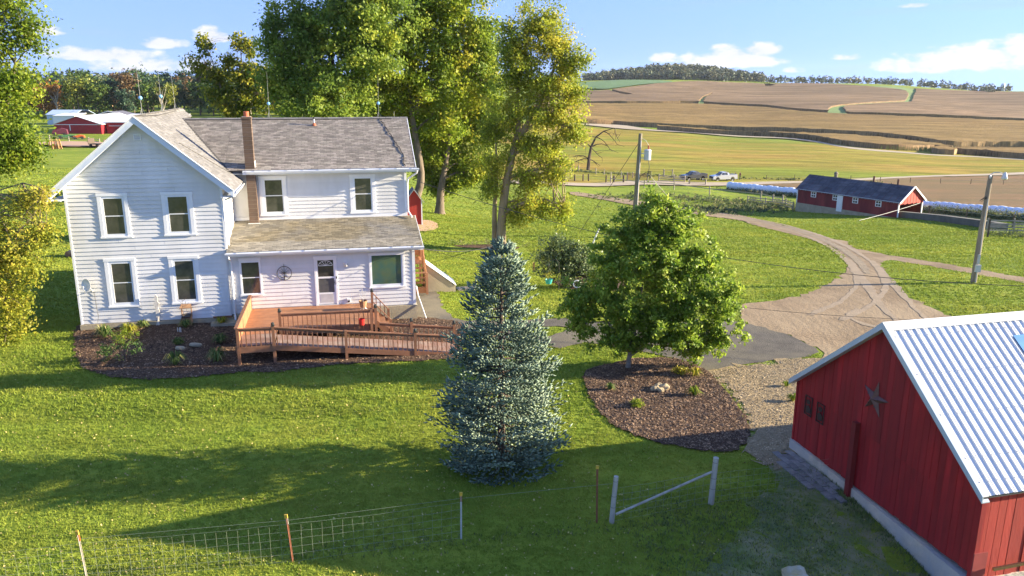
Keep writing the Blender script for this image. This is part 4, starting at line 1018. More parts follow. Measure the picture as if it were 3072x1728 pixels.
cable([(13.3, RYW - .15, zwing(RYW - .15) + .06), (13.5, 6.5, zwing(6.5) + .06), (13.85, 5.2, zwing(5.2) + .06), (14.2, 3.9, zwing(3.9) + .06), (14.15, 3.2, zwing(3.2) + .06), (14.2, 2.9, zwing(2.9) + .05)], .02, .045, 3).build('lightning_cable', m_cable, house)
cable([(W1 / 2 + .05, -.1, RZ1 + .05), (W1 / 2 + .2, 3, RZ1 - .05), (W1 / 2 + .12, 8, RZ1)], .018, .03, 4).build('lightning_cable', m_cable, house)
# snow ridge seen as a dark line on the gable roof beside the valley
m = MB(); m.bar((4.45, 1.0, zmain(4.45) + .04), (6.25, 2.75, zmain(6.25) + .04), .035, .03); m.build('lightning_cable', m_cable, house)
# wall lamp, outlet box
lp = empty('wall_lamp', (11.18, .04, 2.14), parent=house)
m = MB(); m.lathe([(.05, -.1), (.075, -.08), (.08, .06), (.05, .1), (0, .1)], (0, -.11, 0), 12); m.build('lamp_glass', m_galv, lp, smooth=True)
m = MB(); m.box(-.05, .05, -.06, 0, -.05, .05); m.lathe([(.085, .06), (.09, .09), (0, .12)], (0, -.11, 0), 12); m.build('bracket', m_gutter, lp)
ob = MB(); ob.box(11.16, 11.30, -.05, .04, .36, .54); o1 = ob.build('dryer_vent', m_trim, house)
m = MB(); m.box(11.18, 11.28, -.06, -.05, .38, .46); m.build('flap', m_black, o1)
# basement window timber at the foot of the left block
m = MB(); m.box(5.35, 6.15, -.14, -.10, -.02, .06); m.build('timber_sill', mat('old_timber', (.30, .14, .06), (.2, .1, .05), scale=4, rough=.9), house)
m = MB(); m.box(5.3, 6.6, -.65, -.1, -.5, -.14); m.build('window_well', m_conc, house)

# ================================================================ DECK AND RAMP (house frame)
m_deck = mat('cedar_stained_boards', (.38, .175, .08), (.30, .135, .065), scale=3, rough=.6, bump=.4, bscale=18, stretch=(1, 1, 1), rnd=.14, bdist=.006)
m_deckg = mat('worn_ramp_boards', (.25, .14, .10), (.20, .115, .085), scale=4, rough=.8, bump=.4, bscale=18, rnd=.2, bdist=.006, c3=(.26, .19, .15), scale3=1.2)
m_rail = mat('stained_rail', (.27, .125, .065), (.21, .095, .05), scale=4, rough=.65, rnd=.12)
deck = empty('wooden_deck', (HX, HY, 0), HYAW, 'reddish brown wooden deck with a long railed ramp in front of the storm door', 'deck')
GZ = -.66
def part(m, name, mt, par=deck): return m.build(name, mt, par)
# platform boards run along the house
DZ = .28
bd_w = .139
y = -.02; i = 0
while y - bd_w > -3.36:
    part(MB().box(6.95, 9.6 if i % 2 else 10.3, y - bd_w + .007, y, DZ - .03, DZ), 'deck_board', m_deck)
    part(MB().box(9.604 if i % 2 else 10.304, 12.22, y - bd_w + .007, y, DZ - .03, DZ), 'deck_board', m_deck)
    y -= bd_w; i += 1
while y - bd_w > -5.36:
    part(MB().box(6.95, 8.33, y - bd_w + .007, y, DZ - .03, DZ), 'deck_board', m_deck if y > -3.9 else m_deckg)
    y -= bd_w
# fascias
for a, b_ in (((6.93, -5.38, .13), (8.35, -5.38, .13)), ((6.93, 0, .13), (6.93, -5.38, .13)), ((8.35, -3.38, .13), (12.24, -3.38, .13)), ((12.24, -3.38, .13), (12.24, 0, .13))):
    part(MB().bar(a, b_, .038, .24), 'fascia', m_rail)
# ramp boards run across
RX0, RX1, RZa, RZb = 8.35, 15.6, .25, -.575
def rz(x): return RZa + (RZb - RZa) * (x - RX0) / (RX1 - RX0)
x = RX0 + .02
while x + bd_w < RX1:
    m = MB(); z0, z1 = rz(x), rz(x + bd_w - .008)
    m.add([(x, -5.34, z0), (x + bd_w - .008, -5.34, z1), (x + bd_w - .008, -4.02, z1), (x, -4.02, z0), (x, -5.34, z0 - .03), (x + bd_w - .008, -5.34, z1 - .03), (x + bd_w - .008, -4.02, z1 - .03), (x, -4.02, z0 - .03)],
          [(0, 1, 2, 3), (4, 7, 6, 5), (0, 4, 5, 1), (3, 2, 6, 7), (0, 3, 7, 4), (1, 5, 6, 2)])
    part(m, 'ramp_board', m_deckg); x += bd_w
for yy in (-5.37, -3.99):
    part(MB().bar((RX0, yy, RZa - .10), (RX1, yy, RZb - .10), .04, .20), 'ramp_stringer', m_rail)
# posts
def post(x, y, z0, z1, cap, w_=.105):
    m = MB(); m.box(x - w_ / 2, x + w_ / 2, y - w_ / 2, y + w_ / 2, z0, z1)
    p = part(m, 'post', m_rail)
    if cap:
        m = MB(); m.box(x - .07, x + .07, y - .07, y + .07, z1, z1 + .03); m.lathe([(.03, .03), (.065, .07), (.06, .12), (.02, .15), (0, .15)], (x, y, z1), 8)
        part(m, 'post_cap', mat('dark_cap', (.045, .05, .045), rough=.4), p)
    return p
YO, YI = -5.36, -3.98
RH = .80
for x, y, zt, cap in ((7.02, YO, .98, False), (8.33, YO, 1.02, True), (11.05, YO, rz(11.05) + .74, False), (13.75, YO, rz(13.75) + .80, True), (15.5, YO, rz(15.5) + .85, True)):
    post(x, y, GZ - .1, zt, cap)
for x, y, zt, cap in ((8.45, -3.43, 1.03, True), (12.30, -3.43, 1.0, True), (12.12, -3.43, .95, False), (12.25, -.95, 1.05, True), (12.95, -.95, .22, False), (12.95, -2.6, .2, False), (13.72, YI, rz(13.72) + .84, True), (15.5, YI, rz(15.5) + .82, True),
                      (10.4, -3.40, .12, False), (8.33, -1.6, .1, False)):
    post(x, y, GZ - .1, zt, cap)
# balustrades
def balustrade(a, b_, zr0, zr1, zb0, zb1, n, side=.0):
    """a,b plan points; rail heights zr, bottom zb; n balusters"""
    a = Vector(a); b_ = Vector(b_)
    part(MB().bar((a.x, a.y, zr0), (b_.x, b_.y, zr1), .09, .038), 'rail', m_rail)
    part(MB().bar((a.x, a.y, zr0 - .07), (b_.x, b_.y, zr1 - .07), .03, .07), 'rail', m_rail)
    for i in range(n):
        t = (i + .7) / (n + .4); p = a.lerp(b_, t)
        part(MB().box(p.x - .018, p.x + .018, p.y - .018, p.y + .018, zb0 + (zb1 - zb0) * t, zr0 + (zr1 - zr0) * t - .02), 'baluster', m_rail)
balustrade((7.02, YO), (8.33, YO), .97, .95, .16, .14, 7)
balustrade((8.33, YO), (11.05, YO), .97, rz(11.05) + .70, .12, rz(11.05) - .02, 14)
balustrade((11.05, YO), (13.75, YO), rz(11.05) + .70, rz(13.75) + .71, rz(11.05) - .02, rz(13.75) - .02, 14)
balustrade((13.75, YO), (15.5, YO), rz(13.75) + .71, rz(15.5) + .72, rz(13.75) - .02, rz(15.5) - .02, 9)
balustrade((8.45, -3.43), (12.30, -3.43), .93, .90, .10, .10, 20)
balustrade((12.42, YI), (13.72, YI), rz(12.42) + .70, rz(13.72) + .68, rz(12.42) - .02, rz(13.72) - .02, 6)
balustrade((13.72, YI), (15.5, YI), rz(13.72) + .68, rz(15.5) + .68, rz(13.72) - .02, rz(15.5) - .02, 9)
# left side: boarded rail
part(MB().bar((6.97, -.05, .92), (6.97, -5.36, .99), .13, .035), 'rail', m_rail)
y = -.08
while y > -5.28:
    part(MB().box(6.975, 6.995, y - .145, y, .14, .90), 'side_board', m_deck); y -= .15
post(6.97, -.07, .1, .92, False, .08)
# steps on the right of the platform
for i in range(3):
    zt = DZ - .2 * (i + 1)
    part(MB().box(12.26 + .26 * i, 12.52 + .26 * i, -2.6, -.98, zt - .035, zt), 'step', m_deck)
for yy in (-.95, -2.62):
    part(MB().bar((12.25, yy, .16), (13.02, yy, -.46), .04, .22), 'stair_stringer', m_rail)
part(MB().bar((12.25, -.95, 1.02), (12.95, -.95, .20), .06, .035), 'rail', m_rail)
for t in (.25, .5, .75):
    x = 12.25 + .7 * t; z = 1.0 - .82 * t
    part(MB().box(x - .018, x + .018, -.968, -.932, z - .66, z), 'baluster', m_rail)
part(MB().bar((12.25, -2.62, 1.0), (12.95, -2.62, .20), .06, .035), 'rail', m_rail)

# ---------------------------------------------------------------- things on and by the deck and wall
def hl(x, y, z): return (HX + x * math.cos(HYAW) - y * math.sin(HYAW), HY + x * math.sin(HYAW) + y * math.cos(HYAW), z)
m_red = mat('red_plastic', (.62, .03, .025), rough=.4)
t = empty('bucket', hl(11.72, -3.50, .30), HYAW, 'small red bucket hanging on the inner deck railing', 'bucket')
m = MB(); m.lathe([(0, 0), (.095, 0), (.125, .26), (.13, .27), (.12, .26), (.09, .02), (0, .02)], n=14); m.build('pail', m_red, t)
m = MB(); m.tube([(-.12, 0, .26), (-.09, 0, .45), (0, .03, .55), (.09, 0, .45), (.12, 0, .26)], .006, 5); m.build('handle', m_black, t)
# round tree wall ornament
t = empty('wall_ornament', hl(8.49, -.02, 1.85), HYAW, 'round black metal tree hung on the white wall left of the storm door', 'ornament')
m = MB(); rr = .31
m.tube([(rr * math.cos(a), 0, rr * math.sin(a)) for a in np.linspace(0, 2 * math.pi, 29)], .013, 6, cap=False); m.build('ring', m_black, t)
m = MB(); m.tube([(0, 0, -.31), (.01, 0, -.1), (0, 0, .05), (.0, 0, .42)], [.02, .016, .012, .008], 6)
for a, l in ((30, .27), (60, .28), (90, .25), (120, .27), (150, .28), (10, .22), (170, .22), (200, .2), (-20, .2)):
    e_ = (l * math.cos(R(a)), 0, .02 + l * math.sin(R(a)) * .9); m.tube([(0, 0, -.02), (e_[0] * .5, 0, e_[2] * .6 + .01), e_], [.010, .008, .005], 5)
for sx_ in (-1, 1): m.tube([(0, 0, -.14), (sx_ * .12, 0, -.2), (sx_ * .22, 0, -.21)], [.012, .009, .005], 5)
m.build('branches', m_black, t)
# satellite dish
m_dish = mat('dish_white', (.80, .80, .80), rough=.4)
t = empty('satellite_dish', hl(.62, -.02, 1.45), HYAW, 'white satellite dish bracketed to the left end of the clapboard wall', 'satellite dish')
m = MB(); m.lathe([(0, 0), (.08, .006), (.16, .03), (.23, .07), (.235, .065), (.16, .02), (0, -.01)], n=24)
o = m.build('reflector', m_dish, t, smooth=False); o.location = (-.12, -.32, .33); o.rotation_euler = (R(82), 0, R(-28)); o.scale = (1, 1.15, 1)
m = MB(); m.tube([(0, 0, 0), (0, -.12, 0), (-.06, -.22, .2), (-.12, -.3, .3)], .022, 6); m.build('bracket', m_galv, t)
m = MB(); m.tube([(-.12, -.3, .12), (-.2, -.5, .14), (-.23, -.55, .28)], .012, 5); m.box(-.27, -.19, -.6, -.52, .26, .34); m.build('feed_arm', m_galv, t)
m = MB(); m.tube([(.02, -.02, -.02), (.04, -.03, -.4), (.05, -.03, -.8), (.08, -.04, -1.1), (.02, -.04, -1.4)], .008, 5); m.build('cable', m_black, t)

# cat-shaped / weather vane style white garden figure: thin cut-out person shape on a stake
m_pw = mat('painted_white_wood', (.72, .68, .60), (.5, .46, .4), scale=9, rough=.8)
gx0, gy0 = -15.35, 33.25
t = empty('garden_figure', (gx0, gy0, H(gx0, gy0)), HYAW, 'thin peeling white wooden figure standing in the bed against the wall', 'garden ornament')
m = MB(); m.prism([(-.05, 0), (.04, 0), (.03, .28), (.10, .62), (.06, .8), (.11, 1.0), (.05, 1.12), (.07, 1.3), (.0, 1.42), (-.06, 1.28), (-.04, 1.12), (-.12, .98), (-.05, .78), (-.07, .55)], 'y', -.02, .02); m.build('cut_out', m_pw, t)
m = MB(); m.box(-.012, .012, -.03, -.02, -.2, .4); m.add([(-.03, -.03, .28), (-.12, -.03, -.02), (-.08, -.03, -.02), (.0, -.03, .28)], [(0, 1, 2, 3)]); m.build('stake', m_pw, t)
# wooden planter box with a slanted open top
m_pl = mat('weathered_planks', (.42, .24, .12), (.22, .12, .07), scale=5, rough=.85)
bx_, by_ = -14.15, 33.35
t = empty('planter_box', (bx_, by_, H(bx_, by_) + .05), HYAW, 'brown wooden wishing well style planter box beside the white garden figure', 'planter')
m = MB(); m.add([(-.22, -.2, 0), (.22, -.2, 0), (.22, .15, .08), (-.22, .15, .08), (-.19, -.22, .34), (.19, -.22, .34), (.19, .13, .44), (-.19, .13, .44)], [(0, 1, 5, 4), (1, 2, 6, 5), (2, 3, 7, 6), (3, 0, 4, 7), (0, 3, 2, 1)]); m.build('front_box', m_pl, t)
m = MB(); m.add([(-.17, -.16, .38), (.17, -.16, .38), (.17, .1, .46), (-.17, .1, .46)], [(0, 1, 2, 3)]); m.build('soil', m_under, t)
m = MB()
for s_ in (-1, 1): m.box(s_ * .2 - .02, s_ * .2 + .02, .1, .16, .3, .78)
m.add([(-.26, -.02, .72), (.26, -.02, .72), (.2, .16, .86), (-.2, .16, .86), (-.26, -.02, .75), (.26, -.02, .75), (.2, .16, .89), (-.2, .16, .89)], [(0, 1, 2, 3), (4, 7, 6, 5), (0, 4, 5, 1), (1, 5, 6, 2), (2, 6, 7, 3), (3, 7, 4, 0)]); m.build('back_frame', m_pl, t)
m = MB(); m.tube([(0, .05, .88), (.0, .05, 1.0), (.03, .05, 1.02)], .008, 5); m.build('hook', m_black, t)
# low white pickets by the planter
for k, (xx, yy) in enumerate(((-14.9 + .75, 32.45),)):
    t = MB(); z_ = H(xx, yy)
    for q in (-.05, .03, .08): t.prism([(q - .014, 0), (q + .014, 0), (q + .014, .22), (q, .26), (q - .014, .22)], 'y', -.01, .01)
    o = t.build('garden_marker', m_pw); o.location = (xx, yy, z_); tag(o, 'little white picket marker in the bark bed in front of the planter', 'garden marker')
# two round stepping stones / drum lids
for (xx, yy, rr, lb) in ((-13.35, 30.55, .19, 'smaller round grey stone lying in the shaded bark bed'), (-12.88, 30.95, .25, 'larger pale round stone beside the smaller one in the bark bed')):
    m = MB(); m.lathe([(0, .10), (rr * .8, .10), (rr, .06), (rr, 0), (rr * .9, -.03), (0, -.03)], n=18)
    o = m.build('garden_stone', m_conc, smooth=False); o.location = (xx, yy, H(xx, yy) + .05); o.rotation_euler = (R(-14), R(5), 0); tag(o, lb, 'stone', 'round stones in the house bed')
# thin bare sapling / trellis against the wall
xx, yy = hl(3.95 + .35, -.45, 0)[:2]
m = MB(); z_ = H(xx, yy)
m.tube([(0, 0, 0), (-.1, 0, .5), (-.12, 0, .9), (-.10, 0, 1.25)], [.016, .014, .01, .006], 5)
for s_, h_, l in ((1, .55, .25), (-1, .7, .3), (1, .9, .28), (-1, 1.05, .22), (1, 1.15, .2)): m.tube([(-.1, 0, h_), (-.1 + s_ * l * .6, 0, h_ + .08), (-.1 + s_ * l, 0, h_ + .2)], [.008, .006, .003], 4)
o = m.build('sapling', mat('bare_twig', (.14, .09, .06), rough=.9)); o.location = (xx, yy, z_); tag(o, 'thin leafless sapling in front of the lower right window of the gable wall', 'sapling')
# metal plant stand / lantern hook by the step post
t = empty('plant_stand', hl(11.85, -1.1, .28), HYAW, 'wire plant stand with curled scrolls beside the steps post on the deck', 'plant stand')
m = MB(); m.tube([(0, 0, 0), (0, 0, .95)], .010, 6)
for a in range(4):
    c_, s_ = math.cos(a * 1.57 + .4), math.sin(a * 1.57 + .4)
    m.tube([(0, 0, .55), (.12 * c_, .12 * s_, .62), (.17 * c_, .17 * s_, .78), (.10 * c_, .10 * s_, .86), (.07 * c_, .07 * s_, .78)], .007, 5)
    m.tube([(0, 0, .2), (.16 * c_, .16 * s_, 0)], .008, 5)
m.build('scrolls', m_galv, t)
m = MB(); m.lathe([(0, .12), (.13, .12), (.19, .42), (.17, .42), (.11, .14)], n=12); m.build('basket', m_pl, t)

# ---------------------------------------------------------------- back steps, cellar door (right of the house)
t = empty('back_stairs', (HX, HY, 0), HYAW, 'orange stained wooden stairs with solid side rail behind the right corner of the house', 'stairs')
def P2(m, n, mt=m_deck): return m.build(n, mt, t)
for i in range(5):
    yb = 5.0 + .30 * i; z_ = -.42 + .2 * i
    P2(MB().box(XR + .06, XR + 1.0, yb, yb + .30, z_ - .04, z_), 'tread')
P2(MB().box(XR + .06, XR + 1.05, 6.5, 8.4, .54, .58), 'landing')
P2(MB().box(XR + .06, XR + 1.05, 5.0, 5.04, -.7, -.46), 'riser')
P2(MB().bar((XR + 1.05, 4.95, -.45), (XR + 1.05, 6.6, .52), .04, .25), 'stringer', m_rail)
P2(MB().box(XR + 1.0, XR + 1.12, 4.88, 5.0, -.75, .42), 'newel_post', m_rail)
P2(MB().box(XR + .98, XR + 1.10, 8.3, 8.42, -.9, 1.5), 'newel_post', m_rail)
P2(MB().box(XR + .98, XR + 1.10, 6.5, 6.62, -.9, 1.5), 'newel_post', m_rail)
m = MB(); m.add([(XR + 1.04, 5.0, -.30), (XR + 1.04, 6.55, .66), (XR + 1.04, 6.55, 1.46), (XR + 1.04, 5.0, .38), (XR + 1.07, 5.0, -.30), (XR + 1.07, 6.55, .66), (XR + 1.07, 6.55, 1.46), (XR + 1.07, 5.0, .38)],
                [(0, 1, 2, 3), (4, 7, 6, 5), (0, 4, 5, 1), (1, 5, 6, 2), (2, 6, 7, 3), (3, 7, 4, 0)]); P2(m, 'side_panel')
P2(MB().box(XR + 1.03, XR + 1.07, 6.6, 8.3, .62, 1.46), 'side_panel')
P2(MB().box(XR + .1, XR + 1.1, 8.36, 8.40, .62, 1.46), 'side_panel')
P2(MB().bar((XR + .12, 5.0, .40), (XR + .12, 6.6, 1.45), .05, .04), 'rail', m_rail)
for zz in (.1, .38): P2(MB().box(XR + .1, XR + 1.0, 4.93, 4.97, zz, zz + .07), 'cross_rail', m_rail)
t = empty('cellar_door', (HX, HY, 0), HYAW, 'sloping white steel cellar door beside the orange back stairs', 'cellar door')
m = MB(); a = [(XR + 1.15, 5.9, .62), (XR + 1.15, 7.3, .62), (XR + 2.75, 7.3, -.62), (XR + 2.75, 5.9, -.62)]
m.add(a + [(p[0], p[1], p[2] + .05) for p in a], [(0, 3, 2, 1), (4, 5, 6, 7), (0, 4, 7, 3), (1, 2, 6, 5), (0, 1, 5, 4), (3, 7, 6, 2)]); m.build('door_leaf', m_trim, t)
m = MB(); m.add([(XR + 1.15, 5.95, .58), (XR + 2.72, 5.95, -.66), (XR + 2.72, 5.95, -1.1), (XR + 1.15, 5.95, -1.1), (XR + 1.15, 7.25, .58), (XR + 2.72, 7.25, -.66), (XR + 2.72, 7.25, -1.1), (XR + 1.15, 7.25, -1.1)],
                [(0, 1, 2, 3), (4, 7, 6, 5), (0, 4, 5, 1), (1, 5, 6, 2), (0, 3, 7, 4)]); m.build('side_wall', m_conc, t)
m = MB(); m.bar((XR + 1.15, 6.6, .69), (XR + 2.75, 6.6, -.55), .05, .02); m.build('centre_strip', m_gutter, t)
m = MB(); m.box(-.5, .5, -.35, .35, 0, .09)
o = m.build('stone_slab', m_conc); p = hl(XR + 3.35, 6.6, 0); o.location = (p[0], p[1], H(p[0], p[1]) + .0); o.rotation_euler = (0, 0, HYAW + .1); tag(o, 'flat grey stone slab in the grass below the white cellar door', 'stone slab')

# ================================================================ RED BARN (near right)
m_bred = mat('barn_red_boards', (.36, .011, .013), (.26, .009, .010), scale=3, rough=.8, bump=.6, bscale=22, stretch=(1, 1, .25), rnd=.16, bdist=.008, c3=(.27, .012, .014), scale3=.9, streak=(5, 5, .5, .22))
m_bred2 = mat('sunlit_red_boards', (.44, .045, .03), (.33, .03, .022), scale=3, rough=.85, bump=.6, bscale=22, stretch=(1, 1, .2), rnd=.16, bdist=.008)  # brighter copy of the barn red, sun on the front wall painted in
m_tin = mat('white_roof_steel', (.70, .70, .69), (.64, .64, .63), scale=1.5, rough=.4, metal=.0, rnd=.05, spec=.4, c3=(.66, .655, .64), scale3=.5)
m_tint = mat('blue_grey_trim', (.52, .60, .68), (.48, .56, .64), scale=2, rough=.35, metal=.2)
m_found = mat('barn_concrete', (.62, .52, .40), (.46, .39, .30), scale=2.2, rough=.95, bump=.8, bscale=9, bdist=.03, c3=(.42, .40, .38), scale3=.8)
m_star = mat('rusty_tin_star', (.20, .10, .085), (.12, .07, .065), scale=8, rough=.6, metal=.4)
BM = Matrix.Translation((BX, BY, 0)) @ Matrix.Rotation(BYAW, 4, 'Z')
barn = empty('barn', (BX, BY, 0), BYAW, 'red board barn with white ribbed metal roof and a star on its gable', 'barn')
# local frame: x along the ridge (0 = gable wall), -y across towards the viewer (0..-BW)
BH, BR, BZ0 = 1.66, 4.31, -.30
SB = (BR - BH) / (BW / 2); LB = 11.0
def zb_(a): return BR - SB * abs(a - BW / 2)          # a = distance across (0..BW)
BF = -.42                                              # bottom of boards drops slightly towards the front
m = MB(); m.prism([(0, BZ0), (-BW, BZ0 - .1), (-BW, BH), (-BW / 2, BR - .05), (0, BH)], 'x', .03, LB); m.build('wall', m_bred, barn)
m = MB(); m.prism([(.05, BZ0), (-BW - .05, BZ0 - .28), (-BW - .05, -2.2), (.05, -1.2)], 'x', -.10, LB); m.build('foundation', m_found, barn)
# gable boards
a = 0.0; r_ = random.Random(5)
while a < BW - .02:
    w_ = min(.19 + r_.uniform(-.012, .012), BW - a); a1 = a + w_ - .008
    zb0 = BZ0 - .12 * a / BW - r_.uniform(-.0, .03); zt0, zt1 = zb_(a) - .06, zb_(a1) - .06
    x0 = -.012 - r_.uniform(0, .012)
    # upper and lower boards overlap at a girt at the eaves line
    split = 1.35 + .02 * r_.random() - .05 * a
    def bprism(zl0, zl1, zh0, zh1, xf, nm):
        mm = MB(); mm.prism([(-a, zl0), (-a1, zl1), (-a1, zh1), (-a, zh0)], 'x', xf, .03)
        mm.build(nm, m_bred, barn)
    if a > 1.6 and a < 5.2:
        bprism(zb0, zb0, split, split, x0, 'board'); bprism(split + .004, split + .004, zt0, zt1, x0 - .018, 'board')
    else: bprism(zb0, zb0, zt0, zt1, x0, 'board')
    a += w_
# front wall boards (lighter red, sunlight put into the colour) + opening boards
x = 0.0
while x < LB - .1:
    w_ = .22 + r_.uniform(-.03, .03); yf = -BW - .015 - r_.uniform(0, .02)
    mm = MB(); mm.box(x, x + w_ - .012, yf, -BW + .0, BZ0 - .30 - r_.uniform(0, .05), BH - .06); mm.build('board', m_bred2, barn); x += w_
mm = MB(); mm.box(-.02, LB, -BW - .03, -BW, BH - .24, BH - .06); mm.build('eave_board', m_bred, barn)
mm = MB(); mm.box(-.06, .30, -BW - .075, -BW - .045, BZ0 - .42, BZ0 + .40); mm.build('corner_plate', mat('red_painted_plate', (.30, .04, .04), rough=.7), barn)
mm = MB(); mm.box(-.045, .09, -BW - .05, -BW + .06, BZ0 - .42, BH - .1); mm.build('corner_board', m_bred, barn)
mm = MB(); mm.box(-.045, .07, -.02, .05, BZ0 - .03, BH); mm.build('corner_board', m_bred, barn)
# ribbed steel sheets, each a part
pw = .915
def sheet(x0, side):
    prof = []
    n = 4
    for k in range(n):
        u = k * pw / n
        prof += [(u, 0), (u + .06, 0), (u + .078, .028), (u + .108, .028), (u + .126, 0), (u + .168, 0), (u + .172, .006), (u + .184, .006), (u + .188, 0)]
    prof.append((pw, 0))
    mm = MB(); ov = .17
    # slope from ridge to eave
    if side > 0: p0, p1 = (-BW / 2, BR + .03), (-BW - ov, zb_(BW + ov) + .03)
    else: p0, p1 = (-BW / 2, BR + .03), (ov, zb_(-ov) + .03)
    s = SB if side > 0 else SB
    nl_ = math.hypot(1, SB); nyn, nzn = ((-SB / nl_) if side > 0 else (SB / nl_), 1 / nl_)
    vs, fs = [], []
    for (y_, z_) in (p0, p1):
        for u, h_ in prof: vs.append((x0 + u, y_ + nyn * h_, z_ + nzn * h_))
    k = len(prof)
    for i in range(k - 1): fs.append((i, i + 1, i + 1 + k, i + k))
    return mm.add(vs, fs)
roofb = empty('roof', parent=barn)
x = -.19
while x < LB:
    for sd in (1, -1): sheet(x, sd).build('roof_sheet', m_tin, roofb)
    x += pw
# deck under the sheets
for sd in (1, -1):
    ov = .15; y1 = (-BW - ov) if sd > 0 else ov; mm = MB()
    mm.prism([(-BW / 2, BR + .015), (y1, zb_(BW + ov) + .015), (y1, zb_(BW + ov) - .05), (-BW / 2, BR - .05)], 'x', -.17, LB); mm.build('roof_deck', m_under, roofb)
# ridge cap, rake trims
mm = MB(); c_ = .20
mm.prism([(-BW / 2, BR + .075), (-BW / 2 - c_, BR + .075 - SB * c_), (-BW / 2 - c_, BR + .06 - SB * c_), (-BW / 2, BR + .055), (-BW / 2 + c_, BR + .06 - SB * c_), (-BW / 2 + c_, BR + .075 - SB * c_)], 'x', -.23, LB)
mm.build('ridge_cap', m_tin, roofb)
for sd in (1, -1):
    y1 = (-BW - .19) if sd > 0 else .19; z1_ = zb_(BW + .19)
    mm = MB(); mm.prism([(-BW / 2, BR + .06), (y1, z1_ + .06), (y1, z1_ - .10), (-BW / 2, BR - .11)], 'x', -.225, -.195); mm.build('rake_trim', m_tint, roofb)
    mm = MB(); mm.prism([(-BW / 2, BR + .062), (y1, z1_ + .062), (y1, z1_ + .045), (-BW / 2, BR + .045)], 'x', -.195, -.06); mm.build('rake_trim', m_tin, roofb)
    mm = MB(); mm.prism([(-BW / 2, BR - .08), (y1, z1_ - .075), (y1, z1_ - .10), (-BW / 2, BR - .11)], 'x', -.195, -.02); mm.build('soffit', m_tint, roofb)
mm = MB(); nl2 = math.hypot(1, SB)
for row in (.35, 1.2, 2.05, 2.9, 3.35):
    for k in range(48):
        xx = -.10 + k * .229; yy = -BW / 2 - row
        if xx < LB: mm.box(xx - .012, xx + .012, yy - .012, yy + .012, zb_(BW / 2 + row) + .055, zb_(BW / 2 + row) + .072)
tag(mm.build('roof_screws', mat('screw_heads', (.30, .30, .31), rough=.5), roofb), kind='stuff')
# blue plastic skylight sheet
mm = MB(); nl_ = math.hypot(1, SB)
mm.prism([(-BW / 2 - .56, zb_(BW / 2 + .56) + .085), (-BW / 2 - 1.5, zb_(BW / 2 + 1.5) + .085), (-BW / 2 - 1.5, zb_(BW / 2 + 1.5) + .07), (-BW / 2 - .56, zb_(BW / 2 + .56) + .07)], 'x', 3.19, 4.6)
mm.build('blue_panel', mat('blue_panel', (.10, .30, .62), rough=.4), roofb)
# barn star: raised five point, hung on the gable
def bl(x, y, z): p = BM @ Vector((x, y, z)); return (p.x, p.y, p.z)
t = empty('barn_star', bl(-.05, -3.27, 2.30), BYAW, 'dark rusty five pointed metal star hung high on the red gable', 'star')
for k in range(5):
    m = MB(); a0 = R(90 + 72 * k + 8); ro, ri = .51, .16
    tip = (0, ro * math.cos(a0), ro * math.sin(a0)); l = (0, ri * math.cos(a0 - R(36)), ri * math.sin(a0 - R(36))); rgt = (0, ri * math.cos(a0 + R(36)), ri * math.sin(a0 + R(36)))
    m.add([tip, l, (-.13, 0, 0), rgt, (0, 0, 0)], [(0, 1, 2), (0, 2, 3), (0, 4, 1), (0, 3, 4)]); m.build('point', m_star, t)
    mh = MB(); am = a0; mh.box(-.012, .012, -.012, .012, -.012, .012); o = mh.build('bolt', m_black, t, loc=(-.085, .2 * math.cos(am), .2 * math.sin(am)))
# two framed silhouettes beside it
m_iron = mat('dark_ornament', (.05, .025, .022), rough=.7)
for k, (yy, lb) in enumerate(((-.62, 'left of two small dark framed metal ornaments on the red gable'), (-1.18, 'right of two small dark framed metal ornaments on the red gable'))):
    t = empty('wall_plaque', bl(-.055, yy, 1.02), BYAW, lb, 'plaque', 'small framed ornaments on the barn gable')
    m = MB(); w_, h_ = .17, .29
    m.box(-.012, .012, -w_, -w_ + .025, -h_, h_); m.box(-.012, .012, w_ - .025, w_, -h_, h_); m.box(-.012, .012, -w_ + .025, w_ - .025, h_ - .025, h_); m.box(-.012, .012, -w_ + .025, w_ - .025, -h_, -h_ + .025)
    m.build('frame', m_iron, t)
    m = MB(); q = [(-.10, -.2), (.09, -.22), (.12, -.05), (.03, .02), (-.09, -.04)] if k else [(-.12, -.2), (.10, -.24), (.11, -.02), (-.02, .02), (-.12, -.08)]
    m.prism(q, 'x', -.006, .004); m.prism([(-.05, .06), (.08, .04), (.11, .14), (.02, .2), (-.08, .15)], 'x', -.006, .004); m.build('silhouette', m_iron, t)
# dark red post leaning against the wall foot
m = MB(); m.box(-.20, -.06, -2.86, -2.70, -1.0, 1.45); o = m.build('fence_post', mat('oxblood_post', (.20, .016, .014), rough=.85)); o.location = (BX, BY, 0); o.rotation_euler = (0, 0, BYAW)
tag(o, 'dark red square post standing against the middle of the barn gable', 'post')
